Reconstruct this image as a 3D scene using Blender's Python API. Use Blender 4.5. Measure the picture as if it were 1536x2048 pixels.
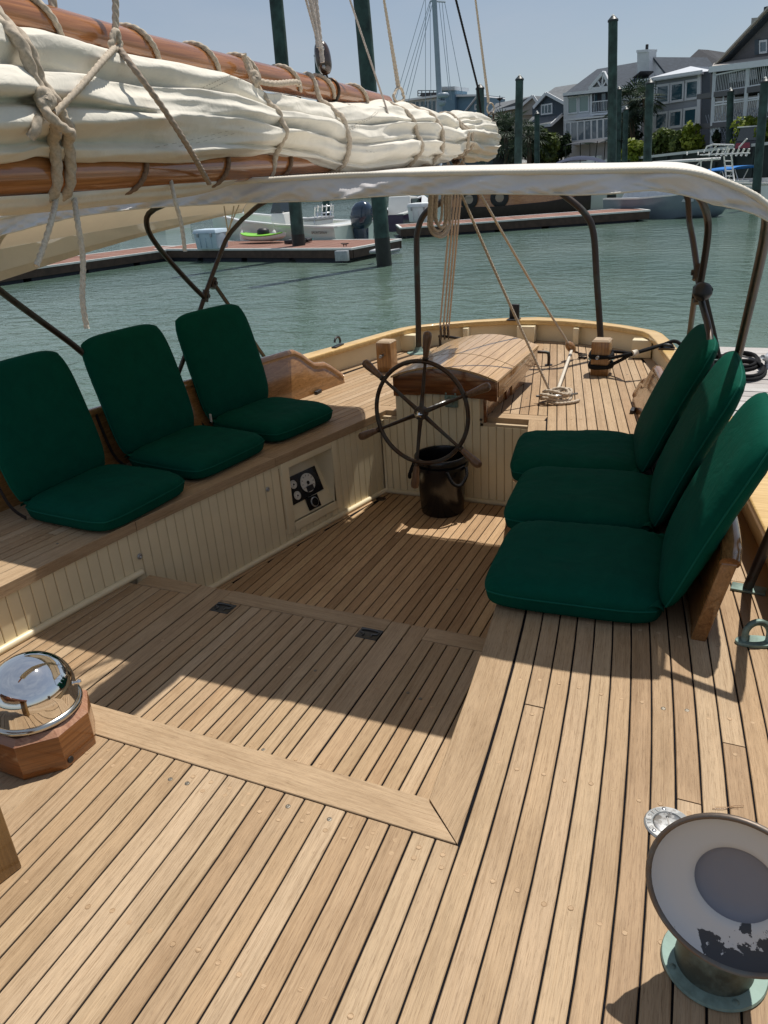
import bpy, bmesh, math, random
from mathutils import Vector, Matrix, noise, Quaternion
R_ = math.radians
random.seed(7)
scene = bpy.context.scene
for _o in list(bpy.data.objects):
    bpy.data.objects.remove(_o, do_unlink=True)
C = scene.collection

# ------------------------------------------------------------------ camera
CAM_H = 1.4
F_PX = 1544.0
_dn = Vector((244.0, 3507.0, F_PX)).normalized()
_up = -_dn
_lx = 1547.0 - 768.0
_ly = -(F_PX * F_PX + 244.0 * _lx) / 3507.0
_fy = Vector((_lx, _ly, F_PX)).normalized()
_fx = _fy.cross(_up).normalized()
ROT = Matrix((_fx, _fy, _up))          # camera axes (right, down, forward) -> world
camd = bpy.data.cameras.new('camera')
cam = bpy.data.objects.new('camera', camd)
C.objects.link(cam)
camd.sensor_fit = 'VERTICAL'
camd.sensor_height = 24.0
camd.sensor_width = 18.0
camd.lens = 24.0 * F_PX / 2048.0
camd.clip_start = 0.05
camd.clip_end = 3000.0
m3 = Matrix((ROT.col[0], -ROT.col[1], -ROT.col[2])).transposed()
cam.matrix_world = Matrix.Translation((0, 0, CAM_H)) @ m3.to_4x4()
scene.camera = cam
scene.render.resolution_x = 768
scene.render.resolution_y = 1024

# ------------------------------------------------------------------ sun, sky, exposure
SUN = Vector((0.14, 0.37, 1.0)).normalized()      # towards the sun
sund = bpy.data.lights.new('sun', 'SUN')
sund.energy = 4.7
sund.angle = R_(0.53)
sund.color = (1.0, 0.955, 0.88)
sun = bpy.data.objects.new('sun', sund)
C.objects.link(sun)
sun.rotation_mode = 'QUATERNION'
sun.rotation_quaternion = (-SUN).to_track_quat('-Z', 'Y')
sun.location = SUN * 60

world = bpy.data.worlds.new('World')
scene.world = world
world.use_nodes = True
wn = world.node_tree
wn.nodes.clear()
w_out = wn.nodes.new('ShaderNodeOutputWorld')
w_bg = wn.nodes.new('ShaderNodeBackground')
w_sky = wn.nodes.new('ShaderNodeTexSky')
w_sky.sky_type = 'NISHITA'
w_sky.sun_disc = False
w_sky.sun_elevation = math.asin(SUN.z)
w_sky.sun_rotation = math.atan2(SUN.x, SUN.y)
w_sky.altitude = 0.0
w_sky.air_density = 1.0
w_sky.dust_density = 0.4
w_sky.ozone_density = 2.0
w_tc = wn.nodes.new('ShaderNodeTexCoord')
w_map = wn.nodes.new('ShaderNodeMapping')
w_map.inputs['Scale'].default_value = (1.0, 1.0, 3.2)
w_map.inputs['Rotation'].default_value = (0.1, 0.2, 0.6)
w_noise = wn.nodes.new('ShaderNodeTexNoise')
w_noise.inputs['Scale'].default_value = 2.2
w_noise.inputs['Detail'].default_value = 8.0
w_noise.inputs['Roughness'].default_value = 0.58
w_noise.inputs['Distortion'].default_value = 0.35
w_ramp = wn.nodes.new('ShaderNodeValToRGB')
w_ramp.color_ramp.elements[0].position = 0.40
w_ramp.color_ramp.elements[0].color = (0.42, 0.42, 0.42, 1)
w_ramp.color_ramp.elements[1].position = 0.78
w_ramp.color_ramp.elements[1].color = (0.80, 0.80, 0.80, 1)
w_mix = wn.nodes.new('ShaderNodeMixRGB')
w_mix.inputs[2].default_value = (5.6, 6.2, 7.2, 1)
wn.links.new(w_tc.outputs['Generated'], w_map.inputs['Vector'])
wn.links.new(w_map.outputs['Vector'], w_noise.inputs['Vector'])
wn.links.new(w_noise.outputs['Fac'], w_ramp.inputs['Fac'])
wn.links.new(w_ramp.outputs['Color'], w_mix.inputs[0])
wn.links.new(w_sky.outputs['Color'], w_mix.inputs[1])
wn.links.new(w_mix.outputs['Color'], w_bg.inputs['Color'])
w_bg.inputs['Strength'].default_value = 0.074
wn.links.new(w_bg.outputs['Background'], w_out.inputs['Surface'])

scene.render.engine = 'CYCLES'
scene.view_settings.view_transform = 'Standard'
scene.view_settings.look = 'None'
scene.view_settings.exposure = 0.12
scene.view_settings.gamma = 1.0
scene.view_settings.use_curve_mapping = False
scene.cycles.max_bounces = 8
scene.cycles.diffuse_bounces = 4
scene.cycles.glossy_bounces = 4
scene.cycles.transmission_bounces = 6
scene.cycles.sample_clamp_indirect = 6.0
scene.cycles.caustics_reflective = False
scene.cycles.caustics_refractive = False

# ------------------------------------------------------------------ surveying helpers
CAMP = Vector((0, 0, CAM_H))
def ray(px, py):
    return ROT @ Vector(((px - 768.0) / F_PX, (py - 1024.0) / F_PX, 1.0))
def P(px, py, z=0.0):
    d = ray(px, py); return CAMP + d * ((z - CAM_H) / d.z)
def PX(px, py, x):
    d = ray(px, py); return CAMP + d * (x / d.x)
def PY(px, py, y):
    d = ray(px, py); return CAMP + d * (y / d.y)
def PD(px, py, dist):
    d = ray(px, py); return CAMP + d * (dist / math.hypot(d.x, d.y))

# ------------------------------------------------------------------ object helpers
def newmesh(name, verts, faces, uvs=None, smooth=False, sharp=None, bevel=0.0, bseg=2):
    me = bpy.data.meshes.new(name)
    me.from_pydata([tuple(v) for v in verts], [], faces)
    if uvs is not None:
        uvl = me.uv_layers.new(name='UVMap')
        flat = []
        for p in me.polygons:
            for vi in p.vertices:
                flat.extend(uvs[vi])
        uvl.data.foreach_set('uv', flat)
    if bevel > 0:
        bm = bmesh.new(); bm.from_mesh(me)
        bmesh.ops.remove_doubles(bm, verts=bm.verts, dist=1e-5)
        bmesh.ops.recalc_face_normals(bm, faces=bm.faces)
        ed = [e for e in bm.edges if len(e.link_faces) == 2 and e.calc_face_angle(0) > 0.45]
        bmesh.ops.bevel(bm, geom=ed, offset=bevel, segments=bseg, profile=0.6, affect='EDGES', clamp_overlap=True)
        bm.to_mesh(me); bm.free()
        smooth = True; sharp = sharp or 60
    if smooth:
        me.polygons.foreach_set('use_smooth', [True] * len(me.polygons))
        if sharp: me.set_sharp_from_angle(angle=R_(sharp))
    me.update()
    return me

def put(name, me, mat, parent=None, kind=None, label=None):
    o = bpy.data.objects.new(name, me)
    C.objects.link(o)
    if mat is not None and not me.materials:
        me.materials.append(mat)
    if parent is not None:
        o.parent = parent
        # parts of a placed thing are modelled in world metres
        if parent.parent is None: o.matrix_parent_inverse = Matrix.Translation(-parent.location)
    if kind: o['kind'] = kind
    if label: o['label'] = label
    return o

def thing(name, label, cat, loc=(0, 0, 0), group=None):
    o = bpy.data.objects.new(name, None)
    o.empty_display_size = 0.1
    C.objects.link(o)
    o.location = loc
    o['label'] = label; o['category'] = cat
    if group: o['group'] = group
    return o
def tag(o, label, cat, group=None):
    o['label'] = label; o['category'] = cat
    if group: o['group'] = group
    return o
def copy_tree(o, parent=None):
    c = o.copy(); C.objects.link(c)
    if parent is not None: c.parent = parent
    for ch in list(o.children): copy_tree(ch, c)
    return c

class Geo:
    def __init__(s): s.v = []; s.f = []
    def box(s, x0, x1, y0, y1, z0, z1):
        b = len(s.v)
        for z in (z0, z1):
            s.v += [Vector((x0, y0, z)), Vector((x1, y0, z)), Vector((x1, y1, z)), Vector((x0, y1, z))]
        s.f += [(b+3, b+2, b+1, b), (b+4, b+5, b+6, b+7), (b, b+1, b+5, b+4), (b+1, b+2, b+6, b+5), (b+2, b+3, b+7, b+6), (b+3, b, b+4, b+7)]
        return s
    def slab(s, a, bq):
        """prism between two matching polygons (lists of points)"""
        n = len(a); b = len(s.v)
        s.v += [Vector(p) for p in a] + [Vector(p) for p in bq]
        s.f.append(tuple(range(b + n - 1, b - 1, -1))); s.f.append(tuple(range(b + n, b + 2 * n)))
        for i in range(n):
            j = (i + 1) % n
            s.f.append((b + i, b + j, b + n + j, b + n + i))
        return s
    def prism(s, poly, z0, z1):
        return s.slab([(p[0], p[1], z0) for p in poly], [(p[0], p[1], z1) for p in poly])
    def ext(s, poly, d):
        d = Vector(d)
        return s.slab([Vector(p) for p in poly], [Vector(p) + d for p in poly])
    def bar(s, a, b, w, h=None, up=(0, 0, 1)):
        """square bar from a to b"""
        a = Vector(a); b = Vector(b); h = h or w
        t = (b - a).normalized(); up = Vector(up)
        if abs(t.dot(up)) > 0.95: up = Vector((1, 0, 0))
        sd = t.cross(up).normalized() * (w / 2); u2 = sd.cross(t).normalized() * (h / 2)
        q = [a - sd - u2, a + sd - u2, a + sd + u2, a - sd + u2]
        return s.slab(q, [p + (b - a) for p in q])
    def tube(s, pts, r, n=10, caps=True, closed=False, lobes=0, pitch=0.05, lob=0.12):
        pts = [Vector(p) for p in pts]; m = len(pts)
        rad = list(r) if isinstance(r, (list, tuple)) else [r] * m
        pitch *= 0.55
        if lobes:                      # laid rope: resample finely enough for the strands to show
            n = max(n, 14); src = pts + ([pts[0]] if closed else []); srad = rad + ([rad[0]] if closed else [])
            tot = sum((b - a).length for a, b in zip(src, src[1:])); cnt = int(min(640, max(m, tot / pitch * 6)))
            cum = [0.0]
            for a, b in zip(src, src[1:]): cum.append(cum[-1] + (b - a).length)
            np_, nr_ = [], []; j = 0
            for i in range(cnt + (0 if closed else 1)):
                s_ = tot * i / cnt
                while j < len(cum) - 2 and cum[j + 1] < s_: j += 1
                f_ = (s_ - cum[j]) / max(1e-9, cum[j + 1] - cum[j]); np_.append(src[j].lerp(src[j + 1], min(1, f_))); nr_.append(srad[j] + (srad[j + 1] - srad[j]) * min(1, f_))
            pts, rad = np_, nr_; m = len(pts)
        b = len(s.v)
        t0 = (pts[1] - pts[0]).normalized()
        u = t0.cross(Vector((0, 0, 1)))
        if u.length < 0.05: u = t0.cross(Vector((1, 0, 0)))
        u.normalize(); arc = 0.0
        prev = t0
        for i in range(m):
            if closed: t = (pts[(i + 1) % m] - pts[i - 1]).normalized()
            elif i == 0: t = t0
            elif i == m - 1: t = (pts[i] - pts[i - 1]).normalized()
            else: t = (pts[i + 1] - pts[i - 1]).normalized()
            q = prev.rotation_difference(t); u = q @ u
            u = (u - t * u.dot(t)).normalized(); prev = t
            w = t.cross(u)
            if i > 0: arc += (pts[i] - pts[i - 1]).length
            for k in range(n):
                a = 2 * math.pi * k / n
                rr = rad[i]
                if lobes: rr *= 1 + lob * math.cos(lobes * (a + 2 * math.pi * arc / pitch / lobes * 1.0))
                s.v.append(pts[i] + (u * math.cos(a) + w * math.sin(a)) * rr)
        lim = m if closed else m - 1
        for i in range(lim):
            i2 = (i + 1) % m
            for k in range(n):
                k2 = (k + 1) % n
                s.f.append((b + i * n + k, b + i2 * n + k, b + i2 * n + k2, b + i * n + k2)[::-1])
        if caps and not closed:
            s.f.append(tuple(b + k for k in range(n)))
            s.f.append(tuple(b + (m - 1) * n + k for k in reversed(range(n))))
        return s
    def lathe(s, prof, n=24, mat=None, arc=2 * math.pi):
        mat = mat or Matrix.Identity(4)
        b = len(s.v); m = len(prof); full = abs(arc - 2 * math.pi) < 1e-6
        cols = n if full else n + 1
        for k in range(cols):
            a = arc * k / n
            for r, z in prof:
                s.v.append(mat @ Vector((r * math.cos(a), r * math.sin(a), z)))
        for k in range(n):
            k2 = (k + 1) % cols
            for i in range(m - 1):
                if prof[i][0] < 1e-6 and prof[i + 1][0] < 1e-6: continue
                s.f.append((b + k * m + i, b + k2 * m + i, b + k2 * m + i + 1, b + k * m + i + 1))
        return s
    def grid(s, fn, nu, nv, wu=False, wv=False, flip=False):
        b = len(s.v); cu = nu if wu else nu + 1; cv = nv if wv else nv + 1
        for i in range(cu):
            for j in range(cv):
                s.v.append(Vector(fn(i / nu, j / nv)))
        for i in range(nu):
            for j in range(nv):
                i2 = (i + 1) % cu; j2 = (j + 1) % cv
                q = (b + i * cv + j, b + i2 * cv + j, b + i2 * cv + j2, b + i * cv + j2)
                s.f.append(q[::-1] if flip else q)
        return s
    def add(s, g, mat):
        b = len(s.v)
        s.v += [mat @ v for v in g.v]; s.f += [tuple(i + b for i in f) for f in g.f]
        return s
    def obj(s, name, mat, parent=None, smooth=False, sharp=None, bevel=0.0, kind=None, label=None, bseg=2, merge=False):
        me = newmesh(name, s.v, s.f, smooth=smooth, sharp=sharp, bevel=bevel, bseg=bseg)
        return put(name, me, mat, parent, kind, label)

def bez(p0, p1, p2, n=10):
    p0, p1, p2 = Vector(p0), Vector(p1), Vector(p2)
    return [(1 - t) ** 2 * p0 + 2 * t * (1 - t) * p1 + t * t * p2 for t in [i / n for i in range(n + 1)]]
def poly_smooth(pts, n=6):
    """Catmull-Rom through the points"""
    pts = [Vector(p) for p in pts]; out = []
    for i in range(len(pts) - 1):
        a = pts[max(i - 1, 0)]; b = pts[i]; c = pts[i + 1]; d = pts[min(i + 2, len(pts) - 1)]
        for k in range(n):
            t = k / n
            out.append(0.5 * ((2 * b) + (c - a) * t + (2 * a - 5 * b + 4 * c - d) * t * t + (3 * b - a - 3 * c + d) * t ** 3))
    out.append(pts[-1]); return out
def lin(a, b, n):
    a, b = Vector(a), Vector(b)
    return [a.lerp(b, i / n) for i in range(n + 1)]
def sag(a, b, drop, n=14):
    return [p - Vector((0, 0, drop * 4 * (i / n) * (1 - i / n))) for i, p in enumerate(lin(a, b, n))]
def interp(tab, x):
    if x <= tab[0][0]: return tab[0][1]
    for (x0, y0), (x1, y1) in zip(tab, tab[1:]):
        if x <= x1: return y0 + (y1 - y0) * (x - x0) / (x1 - x0)
    return tab[-1][1]

# ------------------------------------------------------------------ materials
def newmat(name):
    m = bpy.data.materials.new(name); m.use_nodes = True
    nt = m.node_tree; nt.nodes.clear()
    o = nt.nodes.new('ShaderNodeOutputMaterial'); b = nt.nodes.new('ShaderNodeBsdfPrincipled')
    nt.links.new(b.outputs[0], o.inputs[0])
    return m, nt, b
def N(nt, t, **kw):
    n = nt.nodes.new(t)
    for k, v in kw.items():
        if k in n.inputs: n.inputs[k].default_value = v
        else: setattr(n, k, v)
    return n
def ramp(nt, stops, interp_='LINEAR'):
    r = nt.nodes.new('ShaderNodeValToRGB'); cr = r.color_ramp; cr.interpolation = interp_
    while len(cr.elements) < len(stops): cr.elements.new(0.5)
    for e, (p, c) in zip(cr.elements, stops):
        e.position = p; e.color = (c[0], c[1], c[2], 1) if not isinstance(c, float) else (c, c, c, 1)
    return r
def mulcol(nt, a, b, fac=1.0, mode='MULTIPLY'):
    m = nt.nodes.new('ShaderNodeMixRGB'); m.blend_type = mode; m.inputs[0].default_value = fac
    for i, x in ((1, a), (2, b)):
        if hasattr(x, 'is_output'): nt.links.new(x, m.inputs[i])
        else: m.inputs[i].default_value = (x[0], x[1], x[2], 1)
    return m.outputs[0]
def bump(nt, b, h, strength=0.3, dist=0.01, prev=None):
    bp = nt.nodes.new('ShaderNodeBump'); bp.inputs['Strength'].default_value = strength; bp.inputs['Distance'].default_value = dist
    nt.links.new(h, bp.inputs['Height'])
    if prev is not None: nt.links.new(prev, bp.inputs['Normal'])
    nt.links.new(bp.outputs[0], b.inputs['Normal'])
    return bp.outputs[0]
def mapped(nt, coord='Object', scale=(1, 1, 1), rot=(0, 0, 0), rnd=0.0):
    tc = nt.nodes.new('ShaderNodeTexCoord'); mp = nt.nodes.new('ShaderNodeMapping')
    mp.inputs['Scale'].default_value = scale; mp.inputs['Rotation'].default_value = rot
    nt.links.new(tc.outputs[coord], mp.inputs[0])
    if rnd:
        oi = nt.nodes.new('ShaderNodeObjectInfo'); ml = N(nt, 'ShaderNodeMath', operation='MULTIPLY'); ml.inputs[1].default_value = rnd
        nt.links.new(oi.outputs['Random'], ml.inputs[0])
        cb = nt.nodes.new('ShaderNodeCombineXYZ')
        for i in range(3): nt.links.new(ml.outputs[0], cb.inputs[i])
        nt.links.new(cb.outputs[0], mp.inputs['Location'])
    return mp.outputs[0]
def noise_n(nt, vec, scale=5, detail=4, rough=0.5, dist=0.0):
    n = nt.nodes.new('ShaderNodeTexNoise')
    n.inputs['Scale'].default_value = scale; n.inputs['Detail'].default_value = detail
    n.inputs['Roughness'].default_value = rough; n.inputs['Distortion'].default_value = dist
    nt.links.new(vec, n.inputs['Vector'])
    return n.outputs['Fac']

def mat_teak(name, tones, uvs=True, rough=0.62, spec=0.35, plugs=True):
    """bare scrubbed teak: each plank its own tone, long fine grain, wear"""
    m, nt, b = newmat(name)
    co = 'UV' if uvs else 'Object'
    oi = nt.nodes.new('ShaderNodeObjectInfo')
    rt = ramp(nt, [(i / (len(tones) - 1), c) for i, c in enumerate(tones)])
    nt.links.new(oi.outputs['Random'], rt.inputs[0])
    fine = noise_n(nt, mapped(nt, co, (24, 620, 620), rnd=37), 1.0, 4, 0.7, 0.25)
    mid = noise_n(nt, mapped(nt, co, (1.6, 75, 75), rnd=53), 1.0, 3, 0.6, 0.8)
    blot = noise_n(nt, mapped(nt, co, (4.5, 9, 9), rnd=71), 1.0, 4, 0.6, 0.3)
    fleck = noise_n(nt, mapped(nt, co, (45, 240, 240), rnd=11), 1.0, 2, 0.5)
    r1 = ramp(nt, [(0.34, (0.60, 0.54, 0.47)), (0.47, (0.98, 0.98, 0.98)), (0.62, (1.10, 1.09, 1.07))]); nt.links.new(fine, r1.inputs[0])
    r2 = ramp(nt, [(0.28, (0.80, 0.76, 0.71)), (0.50, (1, 1, 1)), (0.72, (1.07, 1.06, 1.05))]); nt.links.new(mid, r2.inputs[0])
    r3 = ramp(nt, [(0.28, (0.82, 0.79, 0.75)), (0.5, (1, 1, 1)), (0.74, (1.10, 1.10, 1.11))]); nt.links.new(blot, r3.inputs[0])
    r4 = ramp(nt, [(0.26, (0.55, 0.50, 0.45)), (0.36, (1, 1, 1))]); nt.links.new(fleck, r4.inputs[0])
    vein = noise_n(nt, mapped(nt, co, (1.3, 150, 150), rnd=91), 1.0, 2, 0.5, 0.4)
    r5 = ramp(nt, [(0.455, (1, 1, 1)), (0.5, (0.70, 0.64, 0.57)), (0.53, (1, 1, 1))]); nt.links.new(vein, r5.inputs[0])
    c = mulcol(nt, rt.outputs[0], r1.outputs[0], 0.85); c = mulcol(nt, c, r5.outputs[0], 0.5)
    c = mulcol(nt, c, r2.outputs[0], 0.9); c = mulcol(nt, c, r3.outputs[0], 0.8); c = mulcol(nt, c, r4.outputs[0], 0.45)
    nt.links.new(c, b.inputs['Base Color'])
    b.inputs['Roughness'].default_value = rough
    b.inputs['Specular IOR Level'].default_value = spec
    n1 = bump(nt, b, fine, 0.22, 0.0012)
    bump(nt, b, mid, 0.25, 0.002, n1)
    return m
def mat_varnish(name, dark, light, axis=1, rough=0.18, coat=0.8, scale=1.0, uv=False):
    """bright varnished timber, grain along an axis"""
    m, nt, b = newmat(name)
    sc = [55.0 * scale] * 3; sc2 = [260.0 * scale] * 3
    for k_ in ((0, 1) if axis == 'h' else (axis,)): sc[k_] = 2.2 * scale; sc2[k_] = 7.0 * scale
    a = noise_n(nt, mapped(nt, 'UV' if uv else 'Object', sc, rnd=23), 1.0, 4, 0.6, 1.2)
    f = noise_n(nt, mapped(nt, 'UV' if uv else 'Object', sc2, rnd=31), 1.0, 3, 0.6)
    r = ramp(nt, [(0.25, dark), (0.5, [(x + y) / 2 for x, y in zip(dark, light)]), (0.72, light)]); nt.links.new(a, r.inputs[0])
    r2 = ramp(nt, [(0.3, (0.6, 0.55, 0.5)), (0.55, (1, 1, 1))]); nt.links.new(f, r2.inputs[0])
    nt.links.new(mulcol(nt, r.outputs[0], r2.outputs[0], 0.6), b.inputs['Base Color'])
    b.inputs['Roughness'].default_value = rough
    b.inputs['Coat Weight'].default_value = coat; b.inputs['Coat Roughness'].default_value = 0.08
    bump(nt, b, f, 0.06, 0.001)
    return m
def mat_paint(name, col, rough=0.45, var=0.12, scale=6.0, coat=0.0, bumps=0.0, metallic=0.0, spec=0.5):
    m, nt, b = newmat(name)
    n = noise_n(nt, mapped(nt, 'Object', (1, 1, 1), rnd=9), scale, 5, 0.6)
    r = ramp(nt, [(0.3, [c * (1 - var) for c in col]), (0.7, [min(1, c * (1 + var)) for c in col])]); nt.links.new(n, r.inputs[0])
    nt.links.new(r.outputs[0], b.inputs['Base Color'])
    b.inputs['Roughness'].default_value = rough; b.inputs['Metallic'].default_value = metallic
    b.inputs['Coat Weight'].default_value = coat; b.inputs['Specular IOR Level'].default_value = spec
    if bumps: bump(nt, b, n, bumps, 0.01)
    return m
def mat_cloth(name, col, var=0.1, weave=900.0, rough=0.85, trans=0.0, folds=0.25, sheen=0.2, fscale=9.0, tcol=None, spec=0.12):
    m, nt, b = newmat(name)
    v = mapped(nt, 'Object', (1, 1, 1))
    n = noise_n(nt, v, fscale, 5, 0.6, 0.6)
    r = ramp(nt, [(0.3, [c * (1 - var) for c in col]), (0.7, [min(1, c * (1 + var)) for c in col])]); nt.links.new(n, r.inputs[0])
    nt.links.new(r.outputs[0], b.inputs['Base Color'])
    b.inputs['Roughness'].default_value = rough; b.inputs['Sheen Weight'].default_value = sheen
    b.inputs['Specular IOR Level'].default_value = spec
    wv = noise_n(nt, v, weave, 2, 0.5)
    p = bump(nt, b, wv, 0.12, 0.0006)
    bump(nt, b, n, folds, 0.012, p)
    if trans:
        o = [x for x in nt.nodes if x.type == 'OUTPUT_MATERIAL'][0]
        tr = nt.nodes.new('ShaderNodeBsdfTranslucent'); tr.inputs[0].default_value = tuple(tcol or col) + (1,)
        mx = nt.nodes.new('ShaderNodeMixShader'); mx.inputs[0].default_value = trans
        nt.links.new(b.outputs[0], mx.inputs[1]); nt.links.new(tr.outputs[0], mx.inputs[2]); nt.links.new(mx.outputs[0], o.inputs[0])
    return m
def mat_rope(name, col, scale=130.0):
    m, nt, b = newmat(name)
    v = mapped(nt, 'Object', (1, 1, 1))
    n = noise_n(nt, v, scale, 3, 0.6)
    r = ramp(nt, [(0.3, [c * 0.72 for c in col]), (0.6, col), (0.8, [min(1, c * 1.12) for c in col])]); nt.links.new(n, r.inputs[0])
    nt.links.new(r.outputs[0], b.inputs['Base Color']); b.inputs['Roughness'].default_value = 0.9
    b.inputs['Specular IOR Level'].default_value = 0.15
    bump(nt, b, n, 0.3, 0.0015)
    return m
def mat_metal(name, col, rough=0.35, patina=None, metallic=1.0, scale=18.0, lo=0.45, hi=0.62):
    m, nt, b = newmat(name)
    n = noise_n(nt, mapped(nt, 'Object', (1, 1, 1), rnd=5), scale, 5, 0.65)
    if patina:
        r = ramp(nt, [(lo, col), (hi, patina)]); nt.links.new(n, r.inputs[0]); nt.links.new(r.outputs[0], b.inputs['Base Color'])
        r2 = ramp(nt, [(lo, (metallic,) * 3), (hi, (0.15,) * 3)]); nt.links.new(n, r2.inputs[0]); nt.links.new(r2.outputs[0], b.inputs['Metallic'])
        r3 = ramp(nt, [(lo, (rough,) * 3), (hi, (0.7,) * 3)]); nt.links.new(n, r3.inputs[0]); nt.links.new(r3.outputs[0], b.inputs['Roughness'])
    else:
        b.inputs['Base Color'].default_value = tuple(col) + (1,); b.inputs['Metallic'].default_value = metallic
        r3 = ramp(nt, [(0.3, (rough * 0.8,) * 3), (0.7, (min(1, rough * 1.25),) * 3)]); nt.links.new(n, r3.inputs[0]); nt.links.new(r3.outputs[0], b.inputs['Roughness'])
    bump(nt, b, n, 0.05, 0.002)
    return m
def mat_leaf(name, dark, light):
    m, nt, b = newmat(name)
    g = nt.nodes.new('ShaderNodeNewGeometry'); oi = nt.nodes.new('ShaderNodeObjectInfo')
    r = ramp(nt, [(0.0, dark), (0.6, [(x + y) / 2 for x, y in zip(dark, light)]), (1.0, light)])
    nt.links.new(g.outputs['Random Per Island'], r.inputs[0]); nt.links.new(r.outputs[0], b.inputs['Base Color'])
    b.inputs['Roughness'].default_value = 0.55; b.inputs['Specular IOR Level'].default_value = 0.3
    o = [x for x in nt.nodes if x.type == 'OUTPUT_MATERIAL'][0]
    tr = nt.nodes.new('ShaderNodeBsdfTranslucent'); nt.links.new(r.outputs[0], tr.inputs[0])
    mx = nt.nodes.new('ShaderNodeMixShader'); mx.inputs[0].default_value = 0.25
    nt.links.new(b.outputs[0], mx.inputs[1]); nt.links.new(tr.outputs[0], mx.inputs[2]); nt.links.new(mx.outputs[0], o.inputs[0])
    return m
def mat_glass(name, col, rough=0.05):
    m, nt, b = newmat(name)
    b.inputs['Base Color'].default_value = tuple(col) + (1,); b.inputs['Roughness'].default_value = rough
    b.inputs['Specular IOR Level'].default_value = 0.9
    n = noise_n(nt, mapped(nt, 'Object', (1, 1, 1)), 0.9, 2, 0.5); bump(nt, b, n, 0.15, 0.02)
    return m

TEAK = mat_teak('teak_deck', [(0.314, 0.208, 0.118), (0.361, 0.253, 0.148), (0.389, 0.281, 0.173), (0.347, 0.239, 0.141), (0.426, 0.314, 0.202), (0.342, 0.225, 0.124), (0.371, 0.263, 0.157)])
TEAK_GREY = mat_teak('teak_margin', [(0.339, 0.235, 0.137), (0.386, 0.273, 0.165)])
TEAK_SOLE = mat_teak('teak_sole', [(0.317, 0.201, 0.107), (0.403, 0.262, 0.144), (0.464, 0.311, 0.177), (0.354, 0.226, 0.122), (0.488, 0.336, 0.189)])
CAULK = mat_paint('black_caulk', (0.006, 0.006, 0.008), 0.9, 0.3, 40, spec=0.08)
CREAM = mat_paint('cream_paint', (0.70, 0.60, 0.405), 0.38, 0.05, 5, coat=0.15)
CREAM2 = mat_paint('cream_groove', (0.44, 0.34, 0.22), 0.6, 0.1, 9)
WHITEHULL = mat_paint('white_topsides', (0.72, 0.70, 0.64), 0.3, 0.04, 3, coat=0.3)
MAHOG = mat_varnish('varnished_mahogany', (0.085, 0.025, 0.008), (0.24, 0.085, 0.025), axis=0)
TEAKV = mat_varnish('varnished_teak', (0.20, 0.095, 0.030), (0.38, 0.20, 0.075), axis=1, rough=0.25)
TEAKVU = mat_varnish('varnished_teak_slats', (0.36, 0.215, 0.095), (0.60, 0.40, 0.20), axis=0, rough=0.3, coat=0.45, uv=True)
SPAR = mat_varnish('varnished_spar', (0.20, 0.065, 0.018), (0.50, 0.21, 0.075), axis=1, scale=0.8, rough=0.22)
RAILW = mat_varnish('rail_wood', (0.52, 0.33, 0.12), (0.72, 0.50, 0.22), axis=0, rough=0.35, coat=0.3, scale=0.6)
POSTW = mat_varnish('post_wood', (0.15, 0.065, 0.018), (0.40, 0.21, 0.075), axis=2, rough=0.3, coat=0.5)
HANDLEW = mat_varnish('handle_wood', (0.075, 0.036, 0.016), (0.21, 0.115, 0.06), axis=2, rough=0.45, coat=0.15)
BRONZE = mat_metal('dark_bronze', (0.075, 0.048, 0.032), 0.42, (0.055, 0.05, 0.04), 0.9, 14)
TUBEM = mat_metal('bronze_tube', (0.058, 0.046, 0.040), 0.42, (0.05, 0.085, 0.075), 0.8, 7, 0.5, 0.75)
VERDI = mat_metal('verdigris', (0.10, 0.14, 0.12), 0.5, (0.24, 0.34, 0.30), 0.6, 9, 0.35, 0.6)
COWLM = mat_metal('cowl_bronze', (0.17, 0.135, 0.11), 0.5, (0.15, 0.15, 0.14), 0.75, 11)
CHROME = mat_metal('chrome', (0.82, 0.80, 0.77), 0.03)
STEEL = mat_metal('steel', (0.42, 0.42, 0.42), 0.32, (0.24, 0.25, 0.25), 1.0, 30)
BLACKP = mat_paint('black_plastic', (0.006, 0.006, 0.007), 0.22, 0.2, 20)
BLACKR = mat_rope('black_rope', (0.012, 0.012, 0.013))
BLACKG = mat_paint('matt_black', (0.010, 0.010, 0.012), 0.5, 0.2, 20)
GREEN = mat_cloth('green_canvas', (0.0008, 0.056, 0.036), 0.10, 1100, 0.8, sheen=0.0, folds=0.35, fscale=13, spec=0.06)
GREEN_D = mat_cloth('green_piping', (0.004, 0.085, 0.058), 0.1, 1100, 0.8, sheen=0.0)
SAIL = mat_cloth('sailcloth', (0.73, 0.685, 0.595), 0.05, 800, 0.8, trans=0.07, folds=0.45, sheen=0.1, fscale=16, tcol=(0.7, 0.6, 0.45))
CANVAS = mat_cloth('bimini_canvas', (0.80, 0.775, 0.73), 0.04, 700, 0.85, trans=0.22, folds=0.25, sheen=0.1, fscale=7, tcol=(0.62, 0.47, 0.31))
VALANCE = mat_cloth('valance_canvas_shaded', (0.66, 0.63, 0.62), 0.05, 700, 0.85, trans=0.05, folds=0.25, sheen=0.1, fscale=7, tcol=(0.62, 0.5, 0.4))  # greyer copy of the bimini cloth, front valance shade put into the colour
CANVAS_E = mat_cloth('bimini_binding', (0.66, 0.61, 0.52), 0.08, 500, 0.9)
ROPE = mat_rope('tan_rope', (0.50, 0.42, 0.33))
ROPEW = mat_rope('pale_rope', (0.62, 0.56, 0.47))
ROPEP = mat_rope('sheet_rope', (0.50, 0.435, 0.39))
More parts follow.
